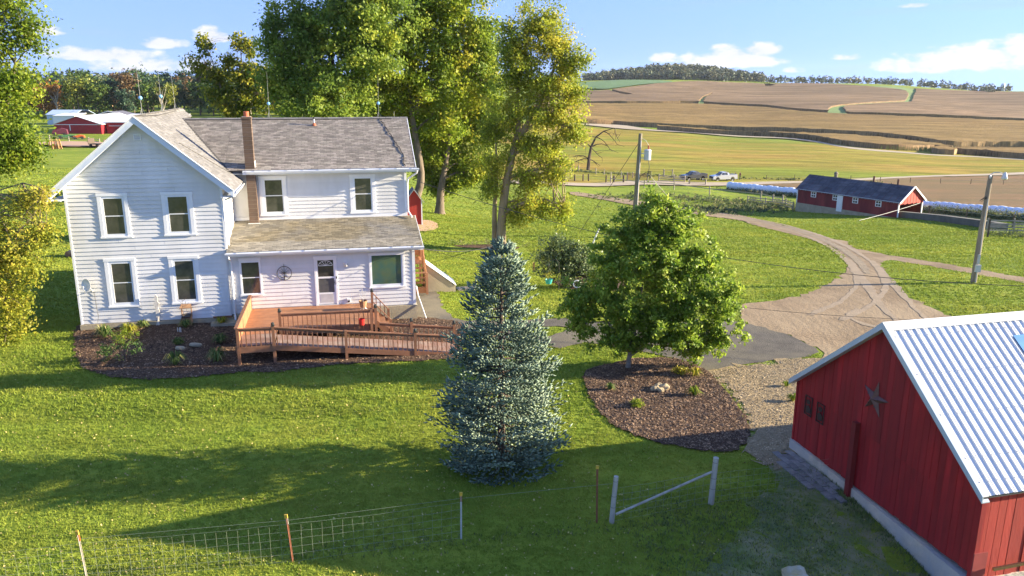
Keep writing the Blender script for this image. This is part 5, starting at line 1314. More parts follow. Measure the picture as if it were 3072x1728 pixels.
# patio slabs along the foundation
t = empty('paver_path', (BX, BY, 0), BYAW, 'short path of grey paving bricks laid along the barn foundation', 'paving')
m_pav = mat('grey_paver', (.26, .235, .22), (.19, .175, .165), scale=5, rough=.9, rnd=.22, bump=.4, bscale=25)
r_ = random.Random(3)
mm = MB(); mm.box(-.10, .10, -.19, .19, -.04, .035); mp_ = mm.mesh('brick', m_pav)
for j in range(4):
    for i in range(7):
        if (j == 3 and i in (0, 5, 6)) or (j == 0 and i == 6): continue
        xx = -.27 - j * .215; yy = -.35 - i * .395 - (.19 if j % 2 else 0)
        p = BM @ Vector((xx, yy, 0)); zz = H(p.x, p.y) + .018 + r_.uniform(-.006, .01)
        link('brick', mp_, t, loc=(xx, yy, zz), rot=(r_.uniform(-.03, .03), r_.uniform(-.03, .03), r_.uniform(-.03, .03)))
# lamp arm and hose reel at the right frame edge
t = empty('gate_latch', bl(1.15, -BW - .15, BZ0 - .1), BYAW, 'yellow wooden arm bolted to a dark iron post at the lit barn wall', 'gate hardware')
m = MB(); m.bar((-.75, -.02, .12), (.05, -.12, .22), .05, .07); m.build('wooden_arm', mat('varnished_wood', (.45, .22, .08), rough=.5), t)
m = MB(); m.tube([(.12, -.16, -.9), (.12, -.16, .42)], .025, 8); m.build('iron_post', m_black, t)
m = MB(); m.lathe([(.0, .18), (.07, .2), (.10, .26), (.10, .34), (.05, .38), (0, .38)], (.12, -.16, 0), 12); m.build('bracket', mat('rust', (.16, .07, .04), rough=.8), t)
# boulder and other bits at the bottom edge
def rock(name, loc, s, m, seed, lb, cat='rock', grp=None):
    bm = bmesh.new(); bmesh.ops.create_icosphere(bm, subdivisions=3, radius=1)
    from mathutils import noise as mn
    for v in bm.verts:
        n = mn.noise(v.co * 1.4 + Vector((seed, seed, 0))) * .35 + mn.noise(v.co * 4 + Vector((seed, 0, 0))) * .10
        v.co = Vector((v.co.x * s[0], v.co.y * s[1], v.co.z * s[2])) * (1 + n)
    me = bpy.data.meshes.new(name); bm.to_mesh(me); bm.free(); me.materials.append(m)
    o = link(name, me, loc=loc); return tag(o, lb, cat, grp)
m_rock = mat('lichen_rock', (.40, .34, .19), (.25, .21, .13), scale=6, rough=.95, bump=.8, bscale=14, c3=(.45, .42, .34), scale3=3)
p = (6.3, 15.55); rock('boulder', (p[0], p[1], H(*p) + .08), (.30, .22, .26), m_rock, 3, 'pale lichened boulder in the grass at the bottom edge near the barn')

# ================================================================ TREES
def leafmat(name, stops, trans=.5, rough=.55, spec=.3, scale=.35, hue=.02, vmin=.7, vmax=1.25):
    """leaf colour ramp over the per-leaf attribute, broken up by a crown-scale noise"""
    m = bpy.data.materials.new(name); m.use_nodes = True
    t = m.node_tree; N = t.nodes; L = t.links; b = N['Principled BSDF']
    b.inputs['Roughness'].default_value = rough; b.inputs['Specular IOR Level'].default_value = spec
    at = N.new('ShaderNodeAttribute'); at.attribute_name = 'rnd'
    geo = N.new('ShaderNodeNewGeometry'); nz = N.new('ShaderNodeTexNoise'); nz.inputs['Scale'].default_value = scale; nz.inputs['Detail'].default_value = 3
    L.new(geo.outputs['Position'], nz.inputs['Vector'])
    a = N.new('ShaderNodeMath'); a.operation = 'MULTIPLY_ADD'; a.inputs[1].default_value = 1.5; a.inputs[2].default_value = -.75
    L.new(nz.outputs[0], a.inputs[0])
    s = N.new('ShaderNodeMath'); s.operation = 'ADD'; s.use_clamp = True; L.new(at.outputs['Fac'], s.inputs[0]); L.new(a.outputs[0], s.inputs[1])
    r = N.new('ShaderNodeValToRGB'); cr = r.color_ramp
    while len(cr.elements) < len(stops): cr.elements.new(.5)
    for e, (p, c) in zip(cr.elements, stops): e.position = p; e.color = (*c, 1)
    L.new(s.outputs[0], r.inputs[0])
    m3 = N.new('ShaderNodeMath'); m3.operation = 'MULTIPLY'; m3.inputs[1].default_value = 13.7; L.new(at.outputs['Fac'], m3.inputs[0])
    f3 = N.new('ShaderNodeMath'); f3.operation = 'FRACT'; L.new(m3.outputs[0], f3.inputs[0])
    mr = N.new('ShaderNodeMapRange'); mr.inputs[3].default_value = vmin; mr.inputs[4].default_value = vmax; L.new(f3.outputs[0], mr.inputs[0])
    h = N.new('ShaderNodeHueSaturation'); L.new(mr.outputs[0], h.inputs['Value']); L.new(r.outputs[0], h.inputs['Color'])
    L.new(h.outputs[0], b.inputs['Base Color'])
    tr = N.new('ShaderNodeBsdfTranslucent'); L.new(h.outputs[0], tr.inputs[0])
    ms = N.new('ShaderNodeMixShader'); ms.inputs[0].default_value = trans
    L.new(b.outputs[0], ms.inputs[1]); L.new(tr.outputs[0], ms.inputs[2]); L.new(ms.outputs[0], N['Material Output'].inputs[0])
    return m
YG = [(0, (.05, .10, .012)), (.45, (.15, .23, .025)), (.8, (.32, .34, .035)), (1, (.46, .40, .05))]
lm_mapled = leafmat('dark_maple_leaves', [(0, (.10, .17, .035)), (.4, (.19, .28, .04)), (.8, (.31, .38, .045)), (1, (.44, .45, .06))])
lm_maple = leafmat('maple_leaves', [(0, (.13, .20, .025)), (.4, (.24, .33, .032)), (.75, (.38, .42, .038)), (1, (.52, .47, .055))])
lm_ash = leafmat('yellowing_leaves', [(0, (.16, .22, .025)), (.35, (.28, .35, .035)), (.7, (.43, .43, .045)), (1, (.60, .50, .065))])
lm_left = leafmat('left_tree_leaves', [(0, (.08, .14, .015)), (.4, (.17, .25, .02)), (.75, (.29, .34, .03)), (1, (.42, .40, .04))])
lm_low = leafmat('golden_leaves', [(0, (.13, .18, .02)), (.4, (.30, .33, .035)), (.75, (.46, .42, .05)), (1, (.55, .44, .08))])
lm_pear = leafmat('glossy_pear_leaves', [(0, (.11, .19, .02)), (.4, (.21, .32, .035)), (.8, (.34, .43, .05)), (1, (.50, .52, .09))], rough=.5, spec=.35, trans=.45)
lm_apple = leafmat('apple_leaves', [(0, (.05, .08, .035)), (.5, (.12, .17, .06)), (.9, (.24, .28, .10)), (1, (.38, .38, .16))], rough=.45, trans=.2)
lm_loc = leafmat('locust_leaves', [(0, (.06, .11, .015)), (.4, (.16, .2, .02)), (.75, (.33, .32, .03)), (1, (.45, .38, .05))])
m_bark = mat('grey_bark', (.20, .155, .11), (.11, .085, .06), scale=4, rough=.95, bump=1, bscale=9, stretch=(1, 1, .3), bdist=.05)
m_bark2 = mat('sunlit_bark', (.30, .235, .15), (.19, .145, .09), scale=3, rough=.95, bump=1, bscale=8, stretch=(1, 1, .25), bdist=.05)
m_barkd = mat('dark_bark', (.11, .075, .055), (.06, .045, .035), scale=5, rough=.95, bump=.8, bscale=12)

def leaves(centres, per, sig, size, r, base, up=.35, asp=.62, droop=0.0):
    """diamond leaves scattered round clump centres; base = crown centre for outward facing"""
    n = len(centres) * per
    c = np.repeat(centres, per, 0); cr = np.repeat(r.random(len(centres)), per)
    p = c + r.normal(0, 1, (n, 3)) * sig * np.array([1, 1, .75])
    if droop: p[:, 2] -= np.abs(r.normal(0, droop, n))
    nrm = (p - base); nrm /= np.linalg.norm(nrm, axis=1)[:, None] + 1e-6
    nrm = nrm * .6 + r.normal(0, .75, (n, 3)); nrm[:, 2] += up; nrm /= np.linalg.norm(nrm, axis=1)[:, None]
    t = np.cross(nrm, r.normal(0, 1, (n, 3))); t /= np.linalg.norm(t, axis=1)[:, None] + 1e-6
    b = np.cross(nrm, t); s = size * (.55 + .9 * r.random(n))[:, None]
    V = np.stack([p - t * s * .5, p + b * s * asp * .5, p + t * s * .5, p - b * s * asp * .5], 1).reshape(-1, 3)
    rnd = np.clip(.55 * cr + .45 * r.random(n), 0, .999)
    return V, np.arange(4 * n).reshape(n, 4), rnd
def clumps(lobes, dens, r, shell=.55):
    """clump centres inside ellipsoid lobes, biased to the skin, with a rough surface"""
    out = []
    for (cx, cy, cz, rx, ry, rz_) in lobes:
        vol = (rx * ry * rz_) ** (2 / 3); n = max(5, int(dens * vol))
        d = r.normal(0, 1, (n, 3)); d /= np.linalg.norm(d, axis=1)[:, None]
        q = r.random(n) ** shell * (1 + .22 * r.normal(0, 1, n))
        out.append(np.array([cx, cy, cz]) + d * q[:, None] * np.array([rx, ry, rz_]))
    return np.vstack(out)
def limb(mb, a, b, ra, rb, r, sag=.12, n=6, sides=6):
    a = np.array(a, float); b = np.array(b, float); L = np.linalg.norm(b - a)
    off = r.normal(0, 1, 3) * L * .07; off[2] += L * sag
    pts = [a + (b - a) * t + off * math.sin(math.pi * t) + r.normal(0, L * .012, 3) * (0 < t < 1) for t in np.linspace(0, 1, n)]
    mb.tube([tuple(p) for p in pts], [ra + (rb - ra) * t for t in np.linspace(0, 1, n)], sides, cap=False)
    return pts
def tree(name, label, cat, trunks, lobes, lm, bark, dens, per, sig, size, seed, trunk_r, group=None, twigs=2, shell=.55, up=.35, droop=0.0, flare=1.5, root=None, twig_r=.03):
    r = np.random.default_rng(seed)
    bx_, by_ = trunks[0][0][0], trunks[0][0][1]
    bz = H(bx_, by_); e = empty(name, (bx_, by_, bz), 0, label, cat, group)
    O_ = np.array([bx_, by_, bz])
    mb = MB(); paths = []
    for k, tr in enumerate(trunks):
        P = np.array(tr, float)
        if k == 0: P[0, 2] = bz - .15
        tr_r = trunk_r if k == 0 else trunk_r * .6
        # smooth resample
        Q = []
        for i in range(len(P) - 1):
            p0, p1, p2, p3 = P[max(i - 1, 0)], P[i], P[i + 1], P[min(i + 2, len(P) - 1)]
            for t in np.linspace(0, 1, 5)[:-1]:
                Q.append(.5 * ((2 * p1) + (-p0 + p2) * t + (2 * p0 - 5 * p1 + 4 * p2 - p3) * t**2 + (-p0 + 3 * p1 - 3 * p2 + p3) * t**3))
        Q.append(P[-1]); Q = np.array(Q)
        rad = [tr_r * (1 - .8 * i / (len(Q) - 1)) * (1 + (flare - 1) * math.exp(-i * 1.1)) for i in range(len(Q))]
        mb.tube([tuple(q - O_) for q in Q], rad, 10, cap=False); paths.append((Q, rad))
    allQ = np.vstack([q for q, _ in paths]); allR = np.concatenate([rr for _, rr in paths])
    C = clumps(lobes, dens, r, shell)
    for lb in lobes:
        c = np.array(lb[:3]); d = np.linalg.norm(allQ - c, axis=1) + np.maximum(allQ[:, 2] - c[2], 0) * 1.5 + np.maximum(c[2] - allQ[:, 2] - 4, 0) * .3
        d[:3] += 50 if len(allQ) > 6 else 0
        j = int(np.argmin(d)); a = allQ[j]; ra = min(allR[j] * .7, .03 + .035 * np.linalg.norm(c - a))
        pts = limb(mb, a - O_, c - O_, max(ra, .03), max(ra * .4, .02), r)
        near = C[np.argsort(np.linalg.norm((C - c) / np.array(lb[3:]), axis=1))]
        k = min(len(near), int(twigs * 6))
        for q in near[r.permutation(min(len(near), k * 4))[:k]]:
            limb(mb, pts[3 + r.integers(0, 3)], q - O_, max(ra * .3, twig_r * .6), twig_r * .3, r, .05, 4, 4)
    tk = link('trunk', mb.mesh('trunk', bark, smooth=True), e)
    V, F, rn = leaves(C, per, sig, size, r, np.mean([l[:3] for l in lobes], 0), up=up, droop=droop)
    link('crown', npmesh('crown', V - O_, F, lm, rn), e)
    return e
LB_ = LOBES
tree('maple_tree', 'big dark green maple behind the left half of the farmhouse wing roof', 'tree', [[(-17.5, 80, -4), (-17.3, 80, 2), (-17, 80, 8), (-17.5, 80, 14)]], LB_['maple_dark'], lm_mapled, m_barkd, 5.5, 120, .50, .30, 101, .5)
tree('maple_tree', 'tallest yellow green maple rising behind the right end of the house roof', 'tree', [[(-10.9, 84.5, -4.2), (-10.1, 84.5, -1.6), (-9.6, 84.7, .9), (-10.4, 85, 6.5), (-10.8, 85.5, 11), (-10.6, 86, 16)], [(-10.2, 85, 7), (-8.5, 86, 12), (-7, 86, 17)]],
     LB_['maple_a'], lm_maple, m_bark, 5.5, 120, .50, .30, 102, .55, twigs=3)
tree('maple_tree', 'spreading yellow green maple with low boughs just right of the house roof', 'tree', [[(-8.2, 90, -4.5), (-8, 90, -1.7), (-7.5, 90.3, 1), (-6.6, 91, 6.2), (-5.5, 92, 11)]], LB_['maple_b'], lm_maple, m_bark, 6.5, 115, .48, .30, 103, .5)
tree('ash_tree', 'slender golden leaved tree with a leaning sunlit trunk behind the blue spruce', 'tree', [[(-.8, 59.5, -2.2), (-.75, 59.5, -.1), (-.45, 59.5, 2.6), (.03, 59.5, 4.9), (.45, 59.5, 6.7), (.35, 59.5, 8.7), (.7, 59.5, 11), (1.3, 59.5, 14.2)], [(-1.25, 59.9, -2.5), (-1.3, 59.9, .8), (-1.1, 59.8, 3.4), (-1.2, 59.6, 6)], [(.4, 59.5, 6), (2.2, 59.5, 9), (3.3, 59.5, 12)]],
     LB_['ash'], lm_ash, m_bark2, 19, 88, .30, .17, 104, .38, twigs=3, shell=.6, flare=1.3, droop=.12, twig_r=.03)
tree('roadside_tree', 'tall yellow green tree filling the upper left corner of the photo', 'tree', [[(-32, 46.5, -1), (-32, 46.5, 4), (-31.5, 46.5, 9), (-31, 46.5, 13)], [(-32, 46.5, 5), (-29, 46.3, 8), (-27.6, 46, 11)]], LB_['left_big'], lm_left, m_bark, 15, 70, .42, .19, 105, .45)
tree('golden_tree', 'golden tree with drooping boughs at the left edge beside the house', 'tree', [[(-23.3, 31.8, -.6), (-23.2, 31.8, 2), (-22.8, 31.7, 4.5)]], LB_['left_low'], lm_low, m_bark, 34, 60, .24, .125, 106, .22, droop=.25, up=.1, shell=.7)
tree('locust_tree', 'sparse spiky yellow green tree with bare limbs behind the gable ridge', 'tree', [[(-35.3, 100, -3.5), (-35.2, 100, 3), (-35, 100, 7), (-36, 100, 12)], [(-35.2, 100, 4), (-33, 100, 9), (-32.6, 100, 14)]], LB_['locust'], lm_loc, m_bark2, 12, 30, .38, .38, 107, .35, twigs=3, shell=.6)
tree('pear_tree', 'dense green pear shaped tree in the round mulch bed', 'tree', [[(4.5, 29.1, -.7), (4.55, 29.1, -.1), (4.7, 29.1, .8), (4.9, 29.1, 2.6), (5.1, 29.1, 4.8)], [(4.6, 29.1, .1), (5.6, 29.1, 1.2), (6.6, 29.1, 2.2)], [(4.55, 29.1, .1), (3.7, 29.2, 1.2), (3, 29.3, 2)]],
     LB_['pear'], lm_pear, mat('pear_bark', (.25, .22, .19), (.15, .13, .11), scale=6, rough=.9), 60, 62, .12, .135, 108, .11, shell=.5, up=.25, twig_r=.012)
tree('apple_tree', 'round dark green apple tree behind the blue spruce and beside the green tree', 'tree', [[(3.0, 43.8, -1.1), (3.0, 43.8, -.5), (2.9, 43.8, .3), (2.8, 43.8, 1)]], LB_['apple'], lm_apple, m_barkd, 50, 46, .17, .13, 109, .14, shell=.45, twig_r=.012)
# dead tree far off by the fence
r_ = np.random.default_rng(12)
e = empty('dead_tree', (17.92, 189, H(17.92, 189)), 0, 'bare dead tree bending right at the edge of the pasture', 'tree'); O_ = np.array([17.92, 189, H(17.92, 189)])
m = MB(); tp = np.array([(17.92, 189, -10.6), (18.13, 189, -7.06), (18.52, 189, -4.3), (19.57, 189, -2.0), (21.38, 189, -.63), (23.94, 189, .1)])
m.tube([tuple(p - O_) for p in tp], [.45, .36, .28, .2, .13, .05], 8)
link('trunk', m.mesh('trunk', m_barkd), e)
m = MB()
for i, q in ((1, (14.8, 189, -6.5)), (1, (20.8, 189, -8.6)), (2, (22.6, 189, -4.2)), (2, (16, 189, -3.6)), (3, (16.8, 189, -1.9)), (4, (24.6, 189, -3.6)), (3, (23, 189, -4.8)), (2, (21.2, 189, -6.8)), (5, (25.2, 189, -3)), (1, (13, 189, -9))):
    pts = limb(m, tp[i] - O_, np.array(q) - O_, .13, .045, r_, .1, 6, 5)
    for k in range(4):
        p = pts[2 + r_.integers(0, 4)]; limb(m, p, np.array(p) + r_.normal(0, 1, 3) * [1.1, .6, .9] + [0, 0, -.5], .055, .02, r_, .05, 4, 4)
link('branches', m.mesh('branches', m_barkd), e)

# ---------------------------------------------------------------- blue spruce
lm_spr = leafmat('blue_spruce_needles', [(0, (.05, .08, .055)), (.35, (.13, .185, .13)), (.75, (.22, .285, .205)), (1, (.33, .40, .28))], trans=.08, rough=.7, scale=1.6, vmin=.65, vmax=1.35)
SPX, SPY = -.28, 20.95
spz = H(SPX, SPY)
sp = empty('spruce_tree', (SPX, SPY, spz), 0, 'blue spruce standing alone on the lawn in front of the ramp end', 'tree')
rs = np.random.default_rng(77)
HS = 6.6
def envr(h):   # crown radius at height h
    return float(np.interp(h, [0, .25, .7, 1.3, 2.2, 3.2, 4.2, 5.2, 5.9, 6.4, 6.75], [1.2, 1.45, 1.6, 1.64, 1.55, 1.38, 1.12, .8, .5, .24, .03]))
tw = MB(); tw.tube([(0, 0, 0), (0, 0, 3), (0, 0, HS - .25)], [.13, .08, .012], 8)
P0, D0, S0, C0 = [], [], [], []
h = .12
while h < HS - .22:
    Rr_ = envr(min(h + np.interp(h, [0, 3, 5, 6.5], [0, .15, .35, .25]), HS)); n = int(5 + 3 * (Rr_ > .5) + 3 * (Rr_ > 1.1)); ph = rs.random() * 6.28
    for k in range(n):
        a = ph + 6.283 * k / n + rs.normal(0, .14)
        gap = math.sin(3 * a + 2.1 * h) + math.sin(2 * a - 3.7 * h + 1) + rs.normal(0, .5)
        if gap < -1.25 and h > .4: continue
        lenf = 1 + .10 * math.sin(5 * a + 3 * h)
        L = Rr_ * rs.uniform(.76, 1.12) * lenf; hh = h + rs.normal(0, .09)
        rise = np.interp(h, [0, 1.5, 4, 6, 6.7], [-.12, .0, .15, .45, .9])
        d = np.array([math.cos(a), math.sin(a), 0]); cr_ = rs.random()
        pts = []
        for t in np.linspace(.05, 1, 9):
            z_ = hh + L * (rise * t - .28 * t * (1 - t) * 1.2) + .10 * L * t**3
            pts.append(np.array([0, 0, z_]) + d * L * t)
        if k % 2 == 0: tw.tube([tuple(p) for p in pts[::2]], [.022, .016, .01, .006, .004][:len(pts[::2])], 4, cap=False)
        sd = np.array([-d[1], d[0], 0])
        for i in range(2, 9):
            t = i / 8; p = pts[i]; dd = pts[i] - pts[i - 1]; dd /= np.linalg.norm(dd)
            wl = L * .30 * (1.15 - t) + .13
            # side twigs with shoots
            for s_ in (-1, 1):
                m_ = 1 + int(wl / .11)
                for q in range(m_):
                    tt = (q + rs.random()) / m_; pos = p + sd * s_ * wl * tt + dd * wl * tt * .7 + np.array([0, 0, rs.normal(0, .03)])
                    dr = dd * 1.0 + sd * s_ * rs.uniform(.2, 1.2) + np.array([0, 0, rs.uniform(-.35, .8)])
                    P0.append(pos); D0.append(dr); S0.append(rs.uniform(.75, 1.2)); C0.append(cr_)
            P0.append(p + rs.normal(0, .015, 3)); D0.append(dd + np.array([0, 0, rs.uniform(0, .5)])); S0.append(1.1); C0.append(cr_)
    h += .15 + .07 * rs.random()
for k in range(10):
    P0.append(np.array([0, 0, HS - .30 + .03 * k])); D0.append(np.array([rs.normal(0, .35), rs.normal(0, .35), 1.3])); S0.append(1.2); C0.append(.6)
tw.build('trunk', m_barkd, sp)
P0, D0, S0, C0 = map(np.array, (P0, D0, S0, C0))
D0 /= np.linalg.norm(D0, axis=1)[:, None]
ref = rs.normal(0, 1, P0.shape); U_ = np.cross(D0, ref); U_ /= np.linalg.norm(U_, axis=1)[:, None]; W_ = np.cross(D0, U_)
Ls = .165 * S0[:, None]; Rs_ = .029 * S0[:, None]
V = np.stack([P0, P0 + D0 * Ls * .35 + U_ * Rs_, P0 + D0 * Ls * .35 + W_ * Rs_, P0 + D0 * Ls * .35 - U_ * Rs_, P0 + D0 * Ls * .35 - W_ * Rs_, P0 + D0 * Ls], 1).reshape(-1, 3)
b_ = np.arange(len(P0))[:, None] * 6
F = np.vstack([b_ + np.array(q) for q in ((0, 2, 1), (0, 3, 2), (0, 4, 3), (0, 1, 4), (5, 1, 2), (5, 2, 3), (5, 3, 4), (5, 4, 1))])
rn = np.tile(np.clip(.4 * C0 + .6 * rs.random(len(P0)), 0, .999), 8)
link('crown', npmesh('crown', V, F, lm_spr, rn), sp)

# ---------------------------------------------------------------- shrubs and bed plants
lm_shrub = leafmat('shrub_leaves', [(0, (.03, .07, .02)), (.5, (.07, .14, .03)), (1, (.22, .28, .08))], scale=2)
def shrub(x, y, rad, hgt_, label, seed, lm=None, n=60, size=.07, cat='shrub', grp=None):
    r = np.random.default_rng(seed); z = H(x, y); e = empty('shrub', (x, y, z), 0, label, cat, grp)
    lobes = [(0, 0, hgt_ * .5, rad * .75, rad * .75, hgt_ * .5)] + [(rad * .5 * math.cos(a), rad * .5 * math.sin(a), hgt_ * r.uniform(.3, .7), rad * .5, rad * .5, hgt_ * .35) for a in r.random(4) * 6.28]
    C = clumps(lobes, n, r, .5); C[:, 2] = np.abs(C[:, 2])
    V, F, rn = leaves(C, 26, .07, size, r, np.array([0, 0, hgt_ * .3]))
    link('foliage', npmesh('foliage', V, F, lm or lm_shrub, rn), e)
    m = MB()
    for k in range(6):
        a = r.random() * 6.28; m.tube([(0, 0, -.05), (rad * .3 * math.cos(a), rad * .3 * math.sin(a), hgt_ * .4), (rad * .6 * math.cos(a), rad * .6 * math.sin(a), hgt_ * .75)], [.015, .01, .005], 4, cap=False)
    m.build('stems', m_barkd, e); return e
shrub(-15.0, 29.2, .95, 1.15, 'largest dark green shrub at the front of the house bark bed', 201, n=30)
shrub(-13.62, 31.15, .2, .3, 'small bright green bush behind the round stones in the bed', 202, size=.05)
shrub(-15.9, 31.2, .6, .6, 'low yellowish bush between the big shrub and the wall', 203, lm_left, size=.06)
shrub(-4.0, 44.5, .5, .75, 'dark rounded bush beside the white cellar door', 204, n=50)
shrub(4.25, 25.3, .22, .26, 'small lime green plant near the front rim of the tree mulch ring', 205, lm_left, size=.06)
shrub(6.35, 28.4, .28, .3, 'yellow green clump right behind the rock pile', 206, lm_low, size=.07)
lm_gr = leafmat('strap_leaves', [(0, (.06, .12, .03)), (.5, (.14, .22, .05)), (1, (.40, .38, .14))], scale=2)
def clump(x, y, rad, label, seed, n=90, lm=None, grp='grassy perennials in the beds'):
    rad *= 1.3
    r = np.random.default_rng(seed); z = H(x, y); V, F, Rn = [], [], []
    for k in range(n):
        a = r.random() * 6.28; l = rad * r.uniform(.5, 1.15); hh = rad * r.uniform(.5, 1.0); w_ = .012 + .01 * r.random()
        d = np.array([math.cos(a), math.sin(a), 0]); s_ = np.array([-d[1], d[0], 0]) * w_
        p0 = d * .03; p1 = d * l * .5 + [0, 0, hh]; p2 = d * l + [0, 0, hh * r.uniform(.2, .7)]
        b0 = len(V); V += [p0 - s_, p0 + s_, p1 + s_, p1 - s_, p2]; F += [(b0, b0 + 1, b0 + 2, b0 + 3), (b0 + 3, b0 + 2, b0 + 4, b0 + 4)]; Rn += [r.random()] * 2
    me = bpy.data.meshes.new('plant'); me.from_pydata([tuple(v) for v in V], [], [tuple(dict.fromkeys(f)) for f in F])
    at = me.attributes.new('rnd', 'FLOAT', 'FACE'); at.data.foreach_set('value', Rn); me.materials.append(lm or lm_gr)
    o = link('perennial', me, loc=(x, y, z + .03)); return tag(o, label, 'plant', grp)
clump(-12.85, 28.85, .42, 'left of two arching grass clumps at the front of the house bed', 301)
clump(-11.4, 29.3, .42, 'right of two arching grass clumps, next to the deck corner post', 302)
clump(-12.0, 31.3, .34, 'arching clump against the side of the deck in the shade', 303)
clump(-17.0, 31.8, .42, 'sunlit grassy clump at the far left corner of the house bed', 304)
clump(-16.2, 32.3, .34, 'yellow flowering clump left of the big shrub', 305, 80, lm_low)
clump(-14.1, 33.0, .30, 'green clump just right of the planter box by the wall', 306)
clump(-12.7, 33.5, .30, 'pale clump by the timber sill where the deck meets the wall', 307, 70, lm_low)
clump(-15.9, 32.9, .28, 'leafy clump close to the wall left of the white figure', 308)
clump(3.55, 26.8, .2, 'tiny grassy tuft at the left rim of the tree mulch ring', 309, 50)
clump(6.9, 28.2, .26, 'lime tuft at the right rim of the tree mulch ring', 310, 60, lm_low)
clump(6.45, 26.3, .26, 'lime tuft in front of the rock pile under the green tree', 311, 60, lm_left)
clump(9.75, 25.8, .22, 'weed growing in the gravel left of the barn corner', 312, 60, lm_left, 'weeds in the gravel')
clump(10.0, 27.2, .16, 'smaller weed further back in the gravel', 313, 40, lm_left, 'weeds in the gravel')
# rock pile in the mulch ring
m_rk = mat('tan_rock', (.46, .37, .22), (.3, .24, .15), scale=5, rough=.95, bump=.6, bscale=12)
for k, (x, y, s_, lb) in enumerate(((5.15, 26.75, .17, 'leftmost tan rock of the small pile under the green tree'), (5.5, 26.85, .19, 'rightmost tan rock of the small pile under the green tree'), (5.33, 27.0, .16, 'tan rock at the back of the small pile under the green tree'), (5.32, 26.6, .13, 'smallest tan rock at the front of the pile under the green tree'))):
    rock('rock', (x, y, H(x, y) + .10), (s_, s_ * .8, s_ * .7), m_rk, 11 + k, lb, 'rock', 'rock pile in the mulch ring')

# ================================================================ MIDDLE DISTANCE
m_pole = mat('weathered_pole', (.30, .25, .18), (.19, .155, .11), scale=3, rough=.9, bump=.5, bscale=12, stretch=(1, 1, .15))
m_post = mat('grey_fence_wood', (.42, .37, .29), (.28, .24, .18), scale=4, rough=.95)
m_postd = mat('dark_fence_wood', (.13, .095, .07), (.08, .06, .045), scale=4, rough=.95)
m_wire = mat('aluminium_wire', (.35, .35, .33), rough=.5)
m_wired = mat('black_wire', (.03, .03, .03), rough=.6)
def sagline(a, b, sag, rad, n=16):
    a = Vector(a); b = Vector(b); P = [a.lerp(b, t / n) - Vector((0, 0, 4 * sag * (t / n) * (1 - t / n))) for t in range(n + 1)]
    m = MB(); m.tube(P, rad, 5); return m
# yard light pole
yp = empty('utility_pole', (26.84, 45, H(26.84, 45)), 0, 'slim wooden yard light pole leaning beside the drive at the right', 'utility pole')
z0 = H(26.84, 45)
m = MB(); m.tube([(0, 0, -.3), (.02, 0, 3), (.07, 0, 5.12 - z0)], [.17, .15, .115], 12); m.build('pole', m_pole, yp)
m = MB(); m.tube([(.06, 0, 5.15 - z0), (.25, -.02, 5.28 - z0), (.55, -.05, 5.28 - z0), (.78, -.05, 5.2 - z0)], .022, 6); m.build('arm', m_galv, yp)
lampg = mat('lamp_glass', (.75, .77, .75), rough=.15, spec=.8)
m = MB(); m.lathe([(.05, .12), (.11, .08), (.12, .0), (.17, -.14), (.15, -.20), (.06, -.24), (0, -.24)], (.84, -.05, 5.1 - z0), 14); lh = m.build('lamp_head', lampg, yp, smooth=True)
m = MB(); m.lathe([(0, .2), (.06, .18), (.07, .1), (.05, .08)], (.84, -.05, 5.1 - z0), 10); m.build('photocell', m_galv, lh)
m = MB(); m.box(-.14, .16, -.28, -.15, .68, 1.1); bx1 = m.build('meter_box', m_galv, yp)
m = MB(); m.box(-.07, .05, -.25, -.15, 1.15, 1.7); m.tube([(.02, -.2, 1.7), (.0, -.16, 3.2), (.06, -.12, 4.9)], .02, 6); m.tube([(0, -.2, .7), (.0, -.2, -.2)], .03, 6); m.build('conduit', m_galv, yp)
m = MB()
for q in ((-.3, 4.75), (-.35, 4.85), (-.25, 4.92), (-.4, 4.8)): m.tube([(.06, -.1, 4.95 - 0.0), (q[0] * .5, -.1, q[1] + .1), (q[0], -.12, q[1])], .014, 4)
m.build('service_loops', m_wired, yp)
m = MB(); m.lathe([(.05, 0), (.06, .12), (.03, .18), (0, .18)], (0.0, -.1, 5.0 - z0 - .05), 8); m.build('insulator', m_galv, yp)
# transformer pole
tp = empty('utility_pole', (10.97, 70, H(10.97, 70)), 0, 'wooden utility pole carrying a grey transformer can above the green tree', 'utility pole')
z0 = H(10.97, 70)
m = MB(); m.tube([(-.15, 0, -.3), (0, 0, 4.2), (.13, 0, 5.9 - z0)], [.25, .21, .15], 12); m.build('pole', m_pole, tp)
m = MB(); m.lathe([(0, 0), (.26, .0), (.3, .04), (.3, .78), (.32, .8), (.32, .86), (.2, .93), (0, .95)], (.80, -.1, 3.62 - z0), 20); tc_ = m.build('transformer', mat('transformer_paint', (.60, .63, .65), (.55, .57, .58), rough=.45), tp)
m = MB(); m.lathe([(.05, 0), (.09, .06), (.05, .1), (.09, .16), (.05, .2), (.08, .26), (.03, .34), (0, .34)], (.86, -.1, 4.56 - z0), 10); m.build('bushing', m_clay, tc_)
m = MB(); m.bar((.15, -.05, 4.2 - z0), (.55, -.1, 4.2 - z0), .06); m.bar((.15, -.05, 3.8 - z0), (.55, -.1, 3.8 - z0), .06); m.tube([(.86, -.1, 4.9 - z0), (.6, -.1, 5.3 - z0), (.12, 0, 5.6 - z0)], .015, 5); m.build('bracket', m_galv, tp)
m = MB(); m.tube([(.88, -.1, 3.65 - z0), (1.0, -.1, 3.1 - z0), (.95, -.1, 2.5 - z0)], .025, 5); m.tube([(.05, -.1, 1.6 - z0), (.3, -.1, 2.3 - z0), (.7, -.1, 2.55 - z0), (1.0, -.1, 2.45 - z0)], .03, 5)
